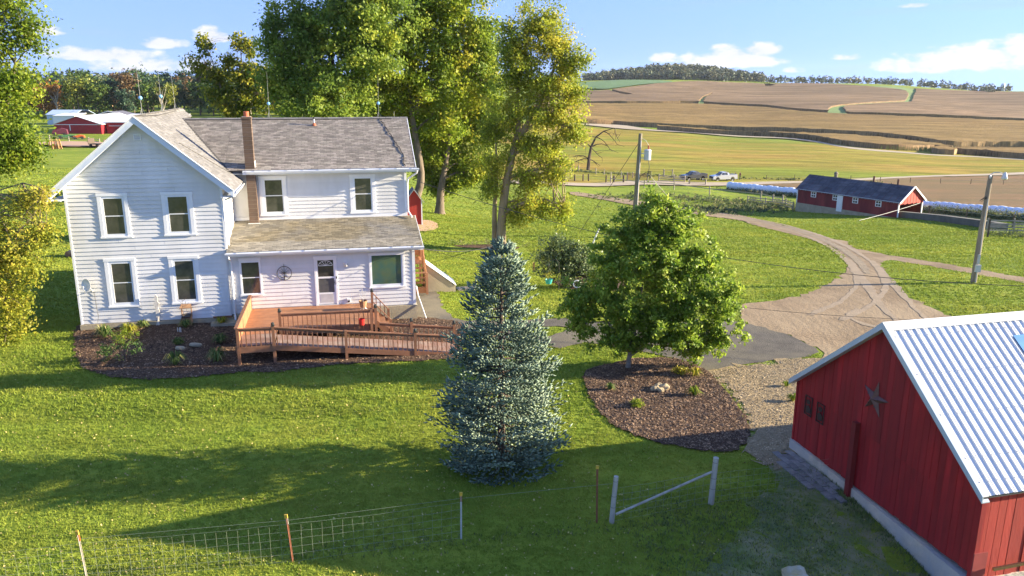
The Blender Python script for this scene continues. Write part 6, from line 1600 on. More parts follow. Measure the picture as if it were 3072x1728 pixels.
for q in (.9, 1.05, 1.15): m.tube([(q, -.1, 2.7 - z0), (q + .03, -.1, 2.3 - z0), (q - .05, -.1, 1.95 - z0)], .035, 5)
m.build('service_loops', m_wired, tp)
m = MB(); m.tube([(.17, -.14, 5.3 - z0), (.1, -.2, 2 - z0), (.05, -.24, 0)], .03, 6); m.build('conduit', m_galv, tp)
# guy wire with guard
gx_, gy_ = 6.3, 73.5
o = sagline((11.05, 70, 5.2), (gx_, gy_, H(gx_, gy_)), 0, .022).build('guy_wire', m_wired); tag(o, 'thin guy wire running down left from the transformer pole to the lawn', 'wire')
# overhead lines
PT = (11.1, 70, 5.2); PY = (26.9, 45, 4.9)
hc = hl(XR + .35, 3.0, 5.5); hb = hl(XL, -.2, 2.75)
for a, b_, sg, rd, lb, mt in ((hc, (30, 28, 3.2), 2.0, .014, 'long thin service cable sagging from the upper house eave across the lawn to the right', m_wired),
                              (hb, (30, 28, 2.2), 1.7, .008, 'thinner cable running below the service cable from the porch eave to the right', m_wired),
                              (hb, (-.9, 59.2, -1.6), .35, .022, 'thick black cable from the porch eave to the foot of the golden leaved tree', m_wired),
                              ((11.9, 70, 2.5), (20.5, 88, -4.9), .25, .03, 'pale cable dropping right from the transformer pole to the weedy bank', m_wire),
                              ((52.3, 101.3, -4.5), (40.5, 92, -5.3), .1, .022, 'pale cable slanting down across the front of the red shed', m_wire)):
    o = sagline(a, b_, sg, rd, 24).build('cable', mt); tag(o, lb, 'cable')
# small red outhouse with metal roof
m_red3 = mat('outhouse_red', (.42, .035, .025), (.35, .03, .02), scale=2, rough=.8)
ox, oy = -9.1, 75.2
t = empty('outhouse', (ox, oy, H(ox, oy)), R(12), 'small red outhouse with grey metal roof half hidden behind the house corner', 'outhouse')
m = MB(); m.box(-.9, .45, -.8, .8, -.2, 2.35); m.prism([(-.9, 2.35), (.45, 2.35), (-.22, 3.35)], 'y', -.8, .8); m.build('wall', m_red3, t)
m = MB(); m.box(.43, .53, -.85, -.75, -.2, 2.35); m.box(-.95, -.85, -.85, -.75, -.2, 2.35); m.build('corner_board', m_trim, t)
for s_ in (-1, 1):
    m = MB(); e_ = -.22 + s_ * .95; m.prism([(-.22, 3.42), (e_, 2.15), (e_, 2.10), (-.22, 3.36)], 'y', -1.0, 1.0); rf = m.build('roof', m_galv, t)
    for k in range(6):
        yy = -1 + .36 * k + .1; m = MB(); m.bar((-.22, yy, 3.44), (e_, yy, 2.17), .04, .04); m.build('seam', mat('dark_seam', (.12, .12, .13), rough=.6), rf)

# ---------------------------------------------------------------- long red shed on the right
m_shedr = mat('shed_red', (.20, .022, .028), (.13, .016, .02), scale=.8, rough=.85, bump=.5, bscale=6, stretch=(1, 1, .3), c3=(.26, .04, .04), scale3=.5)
m_shedl = mat('shed_red_sunlit', (.50, .07, .05), (.42, .055, .04), scale=1, rough=.8, rnd=.08)  # brighter copy of the shed red, sunlight on the gable end painted in
m_slate = mat('dark_shed_shingles', (.075, .08, .105), (.045, .048, .065), scale=1.2, rough=.85, bump=.8, bscale=6, c3=(.11, .11, .13), scale3=.5, rnd=.2)
sa = math.atan2(.862, -.506)
shed = empty('shed', (48.24, 98.8, -6.1), sa, 'long low red shed with dark shingle roof and small white windows', 'shed')
SL, SW, SHt = 15.7, 4.9, 1.95          # local x along the front to the far left end, -y across to the right/back
def shz(a): return SHt + .05 + 1.75 * (1 - abs(a - SW / 2) / (SW / 2))
m = MB(); m.box(.1, SL, -.12, 0, -1.6, SHt); m.box(SL - .12, SL, -SW, -.12, -2, SHt); m.box(.1, SL, -SW, -SW + .12, -1.6, SHt)
m.prism([(-.12, SHt), (-SW, SHt), (-SW / 2, shz(SW / 2) - .1)], 'x', SL - .12, SL); m.build('wall', m_shedr, shed)
# gable boards on the open right end
for k in range(16):
    a0 = .05 + k * (SW - .1) / 16; a1 = a0 + (SW - .1) / 16 - .03
    zt = min(shz(a0), shz(a1)) - .08
    m = MB(); m.prism([(-a0, SHt - .35 + .05 * (k % 3)), (-a1, SHt - .35 + .05 * (k % 3)), (-a1, shz(a1) - .1), (-a0, shz(a0) - .1)], 'x', -.03 - .02 * (k % 2), .05); m.build('board', m_shedl, shed)
m = MB(); m.box(.02, SL + .03, .02, .10, -2.2, -.02); m.build('foundation', m_conc, shed)
m = MB(); m.box(.0, .12, -.14, .02, -.3, SHt); m.box(.0, .12, -SW - .02, -SW + .14, -.9, SHt); m.build('corner_post', m_trim, shed)
m = MB(); m.box(SL - .1, SL + .03, .01, .06, -.02, SHt); m.build('corner_board', m_trim, shed)
m = MB(); m.box(-.1, SL + .1, .14, .20, SHt - .14, SHt - .02); m.build('fascia', m_trim, shed)
# roof: two slopes with rows of shingles
for sd in (1, -1):
    m = MB(); rows = 14; ye = .25 if sd > 0 else -SW - .25; ze_ = shz(-.25)
    for j in range(rows):
        t0, t1 = j / rows, (j + 1.1) / rows
        y0_ = ye + (-SW / 2 - ye) * t0; y1_ = ye + (-SW / 2 - ye) * t1; za = ze_ + (shz(SW / 2) - ze_) * t0; zb2 = ze_ + (shz(SW / 2) - ze_) * t1
        xx = -.25
        while xx < SL + .2:
            w_ = min(.9, SL + .25 - xx)
            m.add([(xx, y0_, za + .05), (xx + w_ - .03, y0_, za + .05), (xx + w_ - .03, y1_, zb2 + .02), (xx, y1_, zb2 + .02), (xx, y0_, za), (xx + w_ - .03, y0_, za)], [(0, 1, 2, 3), (4, 5, 1, 0)], random.random()); xx += .9
    rf = m.build('roof', m_slate, shed)
for sd in (1, -1):
    ye = .27 if sd > 0 else -SW - .27
    m = MB(); m.bar((-.27, -SW / 2, shz(SW / 2) + .02), (-.27, ye, shz(-.25) - .0), .06, .2); m.build('rake_board', m_trim, shed)
for xx in (12.9, 9.35, 6.25, 2.85):
    m = MB(); m.box(xx - .42, xx + .42, .0, .07, SHt - .92, SHt - .16); wf = m.build('window_frame', m_trim, shed)
    for q in (-1, 1):
        for zz in (SHt - .86, SHt - .5): MB().box(xx + (.04 if q > 0 else -.3), xx + (.3 if q > 0 else -.04), .07, .08, zz + .02, zz + .28).build('pane', m_glass, wf)
m = MB(); m.box(8.15, 9.0, .02, .12, -.35, SHt - .15); m.build('door', m_trim, shed)
for xx, h_ in ((5.7, .75), (2.2, .7)):
    m = MB(); m.tube([(xx, -SW / 2 - .1, shz(SW / 2) - .1), (xx, -SW / 2 - .1, shz(SW / 2) + h_)], .13, 8); m.build('flue', mat('rust', (.2, .09, .05)), shed)
m = MB(); m.tube([(11.6, -SW / 2 - .1, shz(SW / 2) - .1), (11.6, -SW / 2 - .1, shz(SW / 2) + .4)], .22, 8); m.lathe([(.0, .85), (.25, .65), (.3, .45), (0, .45)], (11.6, -SW / 2 - .1, shz(SW / 2)), 10); m.build('ventilator', m_pole, shed)
# long feed bunk wall
m_bunk = mat('dark_bunk_concrete', (.15, .14, .12), (.10, .095, .08), scale=1, rough=.95)
P_ = [(49.0, 100.3), (50.2, 92), (50.0, 84.1), (49.3, 79)]
m = MB()
for a, b_ in zip(P_[:-1], P_[1:]):
    a3 = Vector((*a, H(*a) + .25)); b3 = Vector((*b_, H(*b_) + .25)); m.bar(a3, b3, .9, 1.0)
o = m.build('feed_bunk', m_bunk); tag(o, 'long low dark concrete feed bunk running right from the red shed', 'feed bunk')

# ---------------------------------------------------------------- wrapped bale tubes
m_wrap = mat('white_bale_wrap', (.74, .78, .84), (.68, .73, .80), scale=1.5, rough=.4, bump=.3, bscale=3, bdist=.04)
def bale_row(a, b_, n, label, rad=.72, grp='rows of wrapped silage bales'):
    a = np.array(a, float); b_ = np.array(b_, float); L = np.linalg.norm(b_ - a); d = (b_ - a) / L
    e = empty('wrapped_bale_row', (a[0], a[1], H(*a)), 0, label, 'silage bales', grp)
    r = np.random.default_rng(int(L)); seg = L / n; ang = math.atan2(d[1], d[0]); s_ = MB(); 
    for i in range(n):
        c = a + d * seg * (i + .5); rr = rad * r.uniform(.94, 1.05); z = H(*c) + rr * .95
        m = MB(); P = []; q = [(-.5, .93), (-.44, .98), (-.25, 1.02), (.25, 1.02), (.44, .98), (.5, .93)]
        for u, k in q: P.append((c[0] - a[0] + d[0] * seg * u, c[1] - a[1] + d[1] * seg * u, z - H(*a)))
        m.tube(P, [rr * k for _, k in q], 14); m.build('bale', m_wrap, e, smooth=True)
    return e
bale_row((42.3, 155.5), (53.5, 137), 18, 'row of white wrapped bales beyond the left end of the red shed')
bale_row((58.0, 113.5), (63.5, 84), 24, 'long row of white wrapped bales running right from behind the red shed')
# weeds along the bales and on the bank
lm_wd = leafmat('bank_weeds', [(0, (.04, .065, .035)), (.4, (.09, .13, .05)), (.8, (.20, .21, .08)), (1, (.32, .27, .13))], scale=.25)
def weeds(name, label, pts, n, spread, hh, size, seed, lm=None, per=14):
    r = np.random.default_rng(seed); P = np.array(pts, float); i = r.integers(0, len(P) - 1, n); t = r.random(n)[:, None]
    q = P[i] + (P[i + 1] - P[i]) * t + r.normal(0, 1, (n, 2)) * spread
    z = hgt(q[:, 0], q[:, 1]); C = np.column_stack([q, z + hh * r.random(n) ** 1.3])
    V, F, rn = leaves(C, per, hh * .28, size, r, np.array([0, 0, -1e4]), up=.2, asp=.4)
    o = link(name, npmesh(name, V, F, lm or lm_wd, rn)); return tag(o, label, kind='stuff')
weeds('weed_bank', 'rough weeds covering the bank behind the drive', [(23, 108), (30, 112), (36, 118), (41, 122)], 700, 3.2, .5, .28, 61)
weeds('weed_bank', 'rough weeds covering the bank behind the drive', [(17, 128), (26, 132), (36, 128), (42, 122)], 600, 3.6, .45, .3, 62)
weeds('tall_weeds', 'tall dark weeds in front of the white bale row', [(56.8, 109), (57.8, 100), (59.5, 92), (62, 84)], 900, .7, .95, .2, 63)
weeds('tall_weeds', 'dark weeds along the foot of the far bale row', [(41.2, 153), (47, 144), (52, 137)], 260, .8, .6, .25, 64)
weeds('weed_patch', 'low bushy weeds by the corral', [(45.2, 74.5), (48, 70.5), (51.5, 66)], 260, .7, .5, .15, 65)
weeds('weed_patch', 'taller grass along the far pasture fence', [(3, 172), (16, 184), (30, 178), (60, 177), (80, 172)], 500, 1.2, .5, .35, 66)
weeds('ring_plants', 'low plants in the garden ring round the golden tree', [(-4.6, 61), (-2, 62.5), (1.5, 61)], 60, .5, .4, .12, 67)
weeds('ring_plants', 'low plants under the apple tree', [(3.2, 45.3), (5.0, 45.2)], 60, .35, .25, .08, 68)

# ---------------------------------------------------------------- fences
def fence(name, label, pts, rails, ph, rad, mt, wires=(), every=None, grp=None):
    """posts at the given points; rails = board heights, wires = wire heights"""
    e = empty(name, (pts[0][0], pts[0][1], 0), 0, label, 'fence', grp); o0 = Vector((pts[0][0], pts[0][1], 0))
    P = []
    for i, (a, b_) in enumerate(zip(pts[:-1], pts[1:])):
        n = 1 if not every else max(1, int(math.dist(a, b_) / every))
        for k in range(n): t = k / n; P.append((a[0] + (b_[0] - a[0]) * t, a[1] + (b_[1] - a[1]) * t))
    P.append(pts[-1]); r = random.Random(len(P)); Q = []
    for p in P:
        h_ = ph * r.uniform(.93, 1.08); z = H(*p); q = Vector((p[0], p[1], z)) - o0; Q.append(q)
        m = MB(); m.tube([q + Vector((0, 0, -.2)), q + Vector((r.uniform(-.05, .05), 0, h_))], rad * r.uniform(.85, 1.15), 6); m.build('post', mt, e)
    for a, b_ in zip(Q[:-1], Q[1:]):
        for hh in rails: m = MB(); m.bar(a + Vector((0, -rad, hh)), b_ + Vector((0, -rad, hh + r.uniform(-.04, .04))), .04, .13); m.build('rail', mt, e)
        for hh in wires: m = MB(); m.tube([a + Vector((0, 0, hh)), (a + b_) / 2 + Vector((0, 0, hh - .03)), b_ + Vector((0, 0, hh))], .012 if a.y < 100 else .02, 4); m.build('wire', m_wire, e)
    return e
fence('wire_fence', 'far pasture fence of thin posts behind the dead tree', [(11.7, 183.9), (13.4, 182.4), (15.3, 183.4), (18.8, 179.2), (20.6, 178.7), (21.3, 171.5), (23.5, 172), (26, 172)], (), 1.5, .10, m_post, (.5, 1.2))
f_ = fence('wire_fence', 'near row of stout dark and pale posts along the farm lane', [(10.5, 158.3), (12.5, 158.8), (14.25, 159.8), (15.4, 160.3), (18.7, 158.7), (20.4, 159.7), (22.4, 160.2)], (), 1.6, .16, m_postd, (.4, .8, 1.25))
fence('board_fence', 'short board fence with gate bars left of the dark pickup', [(30.4, 165.3), (33.3, 164.3), (35.6, 164.6)], (.35, .7, 1.05, 1.35), 1.7, .13, m_post)
fence('rail_fence', 'weathered rail fence climbing down the weedy bank to the shed', [(19.6, 158.2), (25, 150.5), (30.2, 148.4), (35.2, 141.7), (41.8, 133.5), (41.7, 126.9), (42.6, 124.9)], (1.1,), 1.5, .12, m_post, (.5,))
fence('board_fence', 'board fence panel against the left end of the red shed', [(37.6, 126.5), (39.2, 122.5), (40.9, 118.5), (40.3, 113.5)], (.35, .75, 1.1), 1.35, .10, m_post)
fence('corral_fence', 'pale corral of crossed rails at the right edge', [(46.2, 76.5), (48.6, 76.2), (51, 75.2), (53.4, 74)], (.3, .6, .9, 1.2), 1.5, .09, m_post)
fence('corral_fence', 'nearer side of the corral with one tall dark post', [(43.5, 71.8), (47.3, 72), (50, 70.2)], (), 1.75, .09, m_postd, (.6, 1.1))
fence('wire_fence', 'thin fence between feed bunk and white bales', [(52.8, 100.2), (52.6, 91.5), (53.4, 84), (55, 76), (58, 70)], (), 1.4, .08, m_postd, (.6, 1.1), every=4.5)
fence('wire_fence', 'line of thin steel posts along the far edge of the brown field', [(56, 176), (75, 177), (100, 174), (140, 170)], (), 1.3, .06, m_postd, (1.0,), every=6)
# red pipe gate and little frames by the lane
m_rust = mat('rust', (.2, .09, .05))
def gate(x, y, rz_, w_, h_, n, label, mt):
    e = empty('farm_gate', (x, y, H(x, y)), rz_, label, 'gate')
    m = MB(); m.tube([(0, 0, .15), (0, 0, h_), (w_, 0, h_), (w_, 0, .15), (0, 0, .15)], .05, 6); m.build('frame', mt, e)
    for k in range(n): m = MB(); z = .15 + (h_ - .15) * (k + 1) / (n + 1); m.tube([(0, 0, z), (w_, 0, z)], .035, 5); m.build('bar', mt, e)
    for xx in (-.15, w_ + .15): m = MB(); m.tube([(xx, 0, -.2), (xx, 0, h_ + .25)], .12, 6); m.build('post', m_post, e)
gate(24.1, 166, -.3, 3.9, 1.6, 6, 'rusty red pipe gate behind the transformer pole', mat('gate_red', (.38, .13, .09), rough=.7))
gate(33.6, 176.4, -.1, 1.6, 1.6, 0, 'small open timber frame in the pasture left of the dark pickup', m_post)
gate(36.0, 161.5, -.2, 3.0, 1.0, 2, 'low gate in front of the dark pickup', m_postd)

# ---------------------------------------------------------------- pickups
def pickup(x, y, rz_, paint, label, tailc=None):
    e = empty('pickup_truck', (x, y, H(x, y) + .20), rz_, label, 'pickup truck')
    pm = mat('paint_' + label.split()[0], paint, tuple(c * .95 for c in paint), rough=.3, metal=.3, coat=.6)
    gl = m_glass; blk = mat('tyre_rubber', (.02, .02, .02), rough=.8); chrome = mat('wheel_alloy', (.6, .6, .62), rough=.3, metal=.7)
    # local: x forward, length 5.8
    def ext(poly, y0, y1, taper=0):
        m = MB(); n = len(poly); vs = []
        for s_, yy in ((0, y0), (1, y1)):
            for px, pz in poly: vs.append((px, yy, pz))
        return m.add(vs, [tuple(range(n)), tuple(reversed(range(n, 2 * n)))] + [(i, i + n, (i + 1) % n + n, (i + 1) % n) for i in range(n)])
    def arch(cx): return [(cx + .50 * math.cos(a), .36 + .50 * math.sin(a)) for a in np.linspace(math.pi, 0, 7)]
    side = [(-2.9, .42)] + [(-2.85, .38)] + arch(-1.75) + arch(1.85) + [(2.85, .40), (2.92, .62), (2.86, 1.0), (2.6, 1.12), (1.35, 1.22), (-.7, 1.20), (-2.88, 1.20)]
    side = [p for p in side]
    m = ext(side, -.96, .96); body = m.build('body', pm, e)
    # cab with glass slots
    m = MB(); cab = [(1.35, 1.2), (.55, 1.82), (-.35, 1.86), (-.85, 1.72), (-1.0, 1.2)]
    lo, hi = .90, .74
    vs = [(px, -(lo if pz < 1.3 else hi), pz) for px, pz in cab] + [(px, (lo if pz < 1.3 else hi), pz) for px, pz in cab]; n = 5
    m.add(vs, [(0, 1, 2, 3, 4), (9, 8, 7, 6, 5), (1, 6, 7, 2), (2, 7, 8, 3), (0, 5, 6, 1), (3, 8, 9, 4)]); m.build('cab', pm, e)
    for s_ in (-1, 1):
        for q in ([(1.12, 1.26), (.62, 1.72), (.18, 1.75), (.16, 1.26)], [(.08, 1.26), (.10, 1.75), (-.45, 1.76), (-.60, 1.26)]):
            m = MB(); m.add([(px, s_ * (.905 - (pz - 1.2) * .25), pz) for px, pz in q], [(0, 1, 2, 3)]); m.build('side_window', gl, e)
    m = MB(); m.add([(1.30, -.80, 1.26), (1.30, .80, 1.26), (.62, .68, 1.80), (.62, -.68, 1.80)], [(0, 1, 2, 3)]); o_ = m.build('windscreen', gl, e); o_.location = (.03, 0, .02)
    m = MB(); m.box(-2.82, -1.08, -.86, .86, 1.14, 1.215); m.build('bed_floor', m_under, e)
    m = MB(); m.box(-2.86, -2.78, -.9, .9, 1.2, 1.3); m.box(-2.86, -1.05, -.95, -.86, 1.2, 1.3); m.box(-2.86, -1.05, .86, .95, 1.2, 1.3); m.build('bed_rail', pm, e)
    m = MB(); m.box(2.86, 2.95, -.72, .72, .62, .98); m.build('grille', m_black, e)
    m = MB(); m.box(2.84, 3.02, -.94, .94, .36, .58); m.box(-3.02, -2.88, -.9, .9, .40, .56); m.build('bumper', chrome, e)
    for s_ in (-1, 1):
        m = MB(); m.box(2.78, 2.93, s_ * .83 - .12, s_ * .83 + .12, .78, .98); m.build('headlight', lampg, e)
        m = MB(); m.box(-2.93, -2.87, s_ * .87 - .07, s_ * .87 + .07, .75, 1.15); m.build('tail_light', m_red, e)
        m = MB(); m.box(1.0, 1.2, s_ * 1.08 - .09, s_ * 1.08 + .09, 1.22, 1.42); m.build('wing_mirror', pm, e)
        for cx in (-1.75, 1.85):
            m = MB(); prof = [(.24, -.12), (.38, -.12), (.42, -.08), (.42, .08), (.38, .12), (.24, .12)]
            m.lathe(prof, n=16); w_ = m.build('wheel', blk, e); w_.location = (cx, s_ * .86, .10); w_.rotation_euler = (R(90), 0, 0)
            m = MB(); m.lathe([(0, s_ * -.09), (.10, s_ * -.10), (.25, s_ * -.12)], n=12); m.build('rim', chrome, w_)
    return e
pickup(38.9, 171.2, R(203), (.05, .055, .065), 'dark grey pickup truck parked behind the low gate on the farm lane')
pickup(45.6, 172.6, R(196), (.62, .63, .64), 'silver pickup truck parked behind the dark one on the farm lane')

# ---------------------------------------------------------------- two people behind the silver pickup
def person(x, y, face, label, top, legs_, pose):
    e = empty('person', (x, y, H(x, y) + .24), face, label, 'person', 'two people by the pickups')
    vs = {'pel': (0, 0, .95), 'wst': (0, 0, 1.12), 'cst': (pose.get('lean', 0), 0, 1.34), 'nck': (pose.get('lean', 0) * 1.3, 0, 1.50), 'hd': (pose.get('lean', 0) * 1.4, 0, 1.60), 'tp': (pose.get('lean', 0) * 1.5, 0, 1.74)}
    for s_, n in ((-1, 'l'), (1, 'r')):
        st = pose['stride'] * s_
        vs['hip' + n] = (0, s_ * .10, .92); vs['kn' + n] = (st * .5, s_ * .11, .50); vs['an' + n] = (st, s_ * .12, .09); vs['to' + n] = (st + .17, s_ * .13, .04)
        vs['sh' + n] = (vs['cst'][0], s_ * .20, 1.42); vs['el' + n] = (vs['cst'][0] + pose['arm' + n][0], s_ * .27, 1.16); vs['ha' + n] = (vs['cst'][0] + pose['arm' + n][1], s_ * .24, pose['arm' + n][2])
        vs['fi' + n] = (vs['ha' + n][0] + .05, s_ * .23, vs['ha' + n][2] - .09)
    ed = [('pel', 'wst'), ('wst', 'cst'), ('cst', 'nck'), ('nck', 'hd'), ('hd', 'tp')]
    for n in 'lr': ed += [('pel', 'hip' + n), ('hip' + n, 'kn' + n), ('kn' + n, 'an' + n), ('an' + n, 'to' + n), ('cst', 'sh' + n), ('sh' + n, 'el' + n), ('el' + n, 'ha' + n), ('ha' + n, 'fi' + n)]
    rad = {'pel': (.15, .12), 'wst': (.14, .10), 'cst': (.16, .12), 'nck': (.06, .06), 'hd': (.085, .10), 'tp': (.07, .08)}
    for n in 'lr': rad.update({'hip' + n: (.10, .10), 'kn' + n: (.065, .065), 'an' + n: (.045, .045), 'to' + n: (.04, .035), 'sh' + n: (.065, .065), 'el' + n: (.045, .045), 'ha' + n: (.03, .03), 'fi' + n: (.028, .02)})
    ks = list(vs); me = bpy.data.meshes.new('body'); me.from_pydata([vs[k] for k in ks], [(ks.index(a), ks.index(b_)) for a, b_ in ed], [])
    o = link('body', me, e); sk = o.modifiers.new('s', 'SKIN'); o.modifiers.new('u', 'SUBSURF').levels = 1; o.modifiers['u'].render_levels = 1
    for i, k in enumerate(ks): me.skin_vertices[0].data[i].radius = rad[k]; me.skin_vertices[0].data[i].use_root = (k == 'pel')
    # clothing zones by height
    mm = bpy.data.materials.new('person_clothes'); mm.use_nodes = True; t = mm.node_tree; b_ = t.nodes['Principled BSDF']; b_.inputs['Roughness'].default_value = .9
    tcn = t.nodes.new('ShaderNodeTexCoord'); sp_ = t.nodes.new('ShaderNodeSeparateXYZ'); t.links.new(tcn.outputs['Object'], sp_.inputs[0])
    mr = t.nodes.new('ShaderNodeMapRange'); mr.inputs[2].default_value = 1.8; t.links.new(sp_.outputs[2], mr.inputs[0])
    cr = t.nodes.new('ShaderNodeValToRGB'); cr.color_ramp.interpolation = 'CONSTANT'; el_ = cr.color_ramp.elements
    for _ in range(2): el_.new(.5)
    for q, (p_, c_) in zip(el_, ((0, legs_), (.97 / 1.8, top), (1.50 / 1.8, (.42, .24, .17)), (1.68 / 1.8, (.06, .04, .03)))): q.position = p_; q.color = (*c_, 1)
    t.links.new(mr.outputs[0], cr.inputs[0]); t.links.new(cr.outputs[0], b_.inputs['Base Color']); me.materials.append(mm)
    return e
person(48.75, 174.1, R(150), 'person in dark clothes leaning towards the truck bed, left of the pair', (.05, .035, .05), (.05, .05, .07), {'stride': .28, 'lean': .10, 'arml': (.12, .30, 1.12), 'armr': (.1, .32, 1.18)})
person(49.7, 174.3, R(200), 'person in dark jacket standing upright, right of the pair', (.10, .03, .035), (.03, .03, .04), {'stride': .08, 'lean': 0, 'arml': (-.02, .05, .92), 'armr': (.0, .1, .95)})

# ---------------------------------------------------------------- farmyard at the left
m_tinr = mat('red_barn_steel', (.40, .02, .03), (.33, .017, .025), scale=.5, rough=.5)
m_whr = mat('white_roof', (.80, .80, .78), (.74, .74, .72), scale=.3, rough=.4)
m_blr = mat('pale_blue_steel', (.45, .55, .68), (.40, .5, .64), scale=.3, rough=.45)
m_dark = mat('dark_interior', (.03, .028, .025), rough=1)
zf = -6.2
fb = empty('red_machine_shed', (-143.6, 255, zf), 0, 'large red steel machine shed with white roof beyond the gable roof of the house', 'barn')
m = MB(); m.box(0, 14.8, 0, 28, -1.5, 3.5); m.prism([(0, 3.5), (14.8, 3.5), (7.4, 5.9)], 'y', 0, 28); m.build('wall', m_tinr, fb)
m = MB(); m.box(15.2, 34, 2.5, 22, -1.5, 4.0); m.build('wall', m_tinr, fb)
for k in range(46):
    xx = .2 + k * .32; h_ = 3.5 + 2.4 * (1 - abs(xx - 7.4) / 7.4) - .1
    MB().box(xx, xx + .07, -.05, 0, -.6, h_).build('rib', m_tinr, fb)
m = MB()
for k in range(50): m.box(15.3 + k * .36, 15.37 + k * .36, 2.44, 2.5, -.6, 4.0)
tag(m.build('ribs', m_tinr, fb), kind='stuff')
m = MB(); m.prism([(-.6, 3.35), (7.4, 6.0), (7.4, 6.12), (-.6, 3.5)], 'y', -.4, 28.4); m.build('roof', m_whr, fb)
m = MB(); m.prism([(15.2, 3.4), (7.4, 6.0), (7.4, 6.12), (15.4, 3.55)], 'y', -.4, 28.4); m.build('roof', m_whr, fb)
m = MB(); m.prism([(2.2, 4.0), (22, 5.9), (22, 6.05), (2.2, 4.15)], 'x', 14.6, 34.5); m.build('roof', m_whr, fb)
m = MB(); m.box(-.1, 15, -.12, -.0, 3.38, 3.55); m.box(4.9, 5.1, -.14, -.06, 1.6, 3.4); m.box(16, 34, 2.35, 2.45, 2.9, 3.05); m.box(20.5, 20.7, 2.35, 2.45, 1.2, 2.9); m.build('door_track', m_trim, fb)
t = empty('open_shed', (-171.2, 300, -4.6), 0, 'pale blue open sided shed at the left beyond the red machine shed', 'shed')
m = MB(); m.box(0, 7, 0, .3, -1, 3.2); m.build('wall', m_blr, t)
m = MB(); m.box(7.2, 13, 1.5, 9, -1, 3.2); m.build('interior', m_dark, t)
m = MB(); m.prism([(-.3, 3.2), (5, 4.8), (5, 4.65), (-.3, 3.05)], 'x', -.3, 10.6); m.build('roof', m_blr, t)
m = MB(); m.prism([(5, 4.8), (10, 3.2), (10, 3.05), (5, 4.65)], 'x', -.3, 13); m.build('roof', m_blr, t)
m = MB(); m.bar((7, -.1, 3.25), (10.6, -.1, 4.6), .15); m.bar((10.6, -.1, 4.6), (13.2, -.1, 3.4), .15); m.bar((7, -.1, 3.25), (13.2, -.1, 3.45), .12); m.bar((6.9, -.1, 3.2), (7.3, -.1, -1), .2); m.build('gable_frame', m_trim, t)
t = empty('grey_shed', (-152.5, 300, -5), 0, 'grey gabled shed with white trim behind the red machine shed', 'shed')
m = MB(); m.box(0, 9, 0, 12, -1, 3.5); m.prism([(0, 3.5), (9, 3.5), (4, 4.75)], 'y', 0, 12); m.build('wall', mat('slate_siding', (.14, .14, .17), rough=.8), t)
m = MB(); m.bar((-.3, -.15, 3.5), (4, -.15, 4.9), .2, .22); m.bar((4, -.15, 4.9), (9.3, -.15, 3.5), .2, .22); m.box(8.85, 9.1, -.15, 0, -1, 3.5); m.build('trim', m_trim, t)
t = empty('white_lean_to', (-160.5, 285, -5), 0, 'small white roofed lean to between the blue shed and the red one', 'shed')
m = MB(); m.box(0, 7.5, 0, 8, -1, 3.8); m.build('wall', m_whr, t); m = MB(); m.prism([(-.2, 3.8), (8.2, 4.5), (8.2, 4.35), (-.2, 3.65)], 'x', -.2, 7.7); m.build('roof', m_whr, t)
# farmyard clutter
m_or = mat('orange_paint', (.60, .13, .03), rough=.6); m_gn = mat('green_paint', (.08, .22, .08), rough=.6); m_tan = mat('split_wood', (.55, .33, .13), (.4, .22, .09), scale=3)
t = empty('wood_stack', (-105.8, 187.5, H(-105.8, 187.5)), .2, 'bright orange stack of upright poles at the left farmyard', 'wood pile')
r_ = random.Random(4)
for k in range(14):
    m = MB(); x_ = -1.4 + .2 * k; m.tube([(x_, r_.uniform(-.3, .3), 0), (x_ * .8 + r_.uniform(-.2, .2), 0, r_.uniform(1.6, 2.4))], .09, 5); m.build('pole', m_tan if k % 3 else m_or, t)
for (x_, y_, sx_, sy_, sz_, mt, nm, lb) in ((-124, 232, 1.6, 1.2, 1.0, m_or, 'implement', 'orange farm implement parked in front of the red shed'), (-128.5, 234, 2.6, 1.2, .9, m_gn, 'implement', 'low green implement left of the orange one'),
                                            (-137, 246, 2.2, 1.5, 1.8, mat('dark_red_tank', (.12, .02, .04)), 'fuel_tank', 'dark red tank standing against the red shed wall')):
    t = empty(nm, (x_, y_, H(x_, y_)), .3, lb, nm.replace('_', ' '))
    m = MB(); m.prism([(-sx_, .4), (sx_, .4), (sx_ * .9, sz_), (sx_ * .2, sz_ * 1.25), (-sx_ * .8, sz_ * .9)], 'y', -sy_ / 2, sy_ / 2); m.build('body', mt, t)
    for s_ in (-1, 1):
        for q in (-1, 1): m = MB(); m.lathe([(0, -.1), (.4, -.1), (.4, .1), (0, .1)], n=10); w_ = m.build('wheel', m_dark, t); w_.location = (q * sx_ * .6, s_ * sy_ * .55, .4); w_.rotation_euler = (R(90), 0, 0)
fence('rail_fence', 'weathered yard fence in front of the red machine shed', [(-135, 228), (-129, 226), (-122, 223), (-115, 220), (-109, 214)], (.5, 1.0), 1.3, .12, m_post)
m = drape('yard_dirt', [(-118, 216), (-104, 212), (-98, 202), (-104, 194), (-114, 198), (-122, 206)], m_disc, off=.2, step=2, grid=4, jit=.3)
t = empty('hay_wagon', (-100.3, 196.5, H(-100.3, 196.5)), -.3, 'dark old wagon beside the farmyard near the house roof edge', 'wagon')
m = MB(); m.box(-2.4, 2.4, -1, 1, .8, 1.0); m.build('bed', m_postd, t)
m = MB(); m.box(-2.4, -2.3, -1, 1, 1.0, 2.2); m.box(2.3, 2.4, -1, 1, 1.0, 2.0); m.build('rack', m_postd, t)
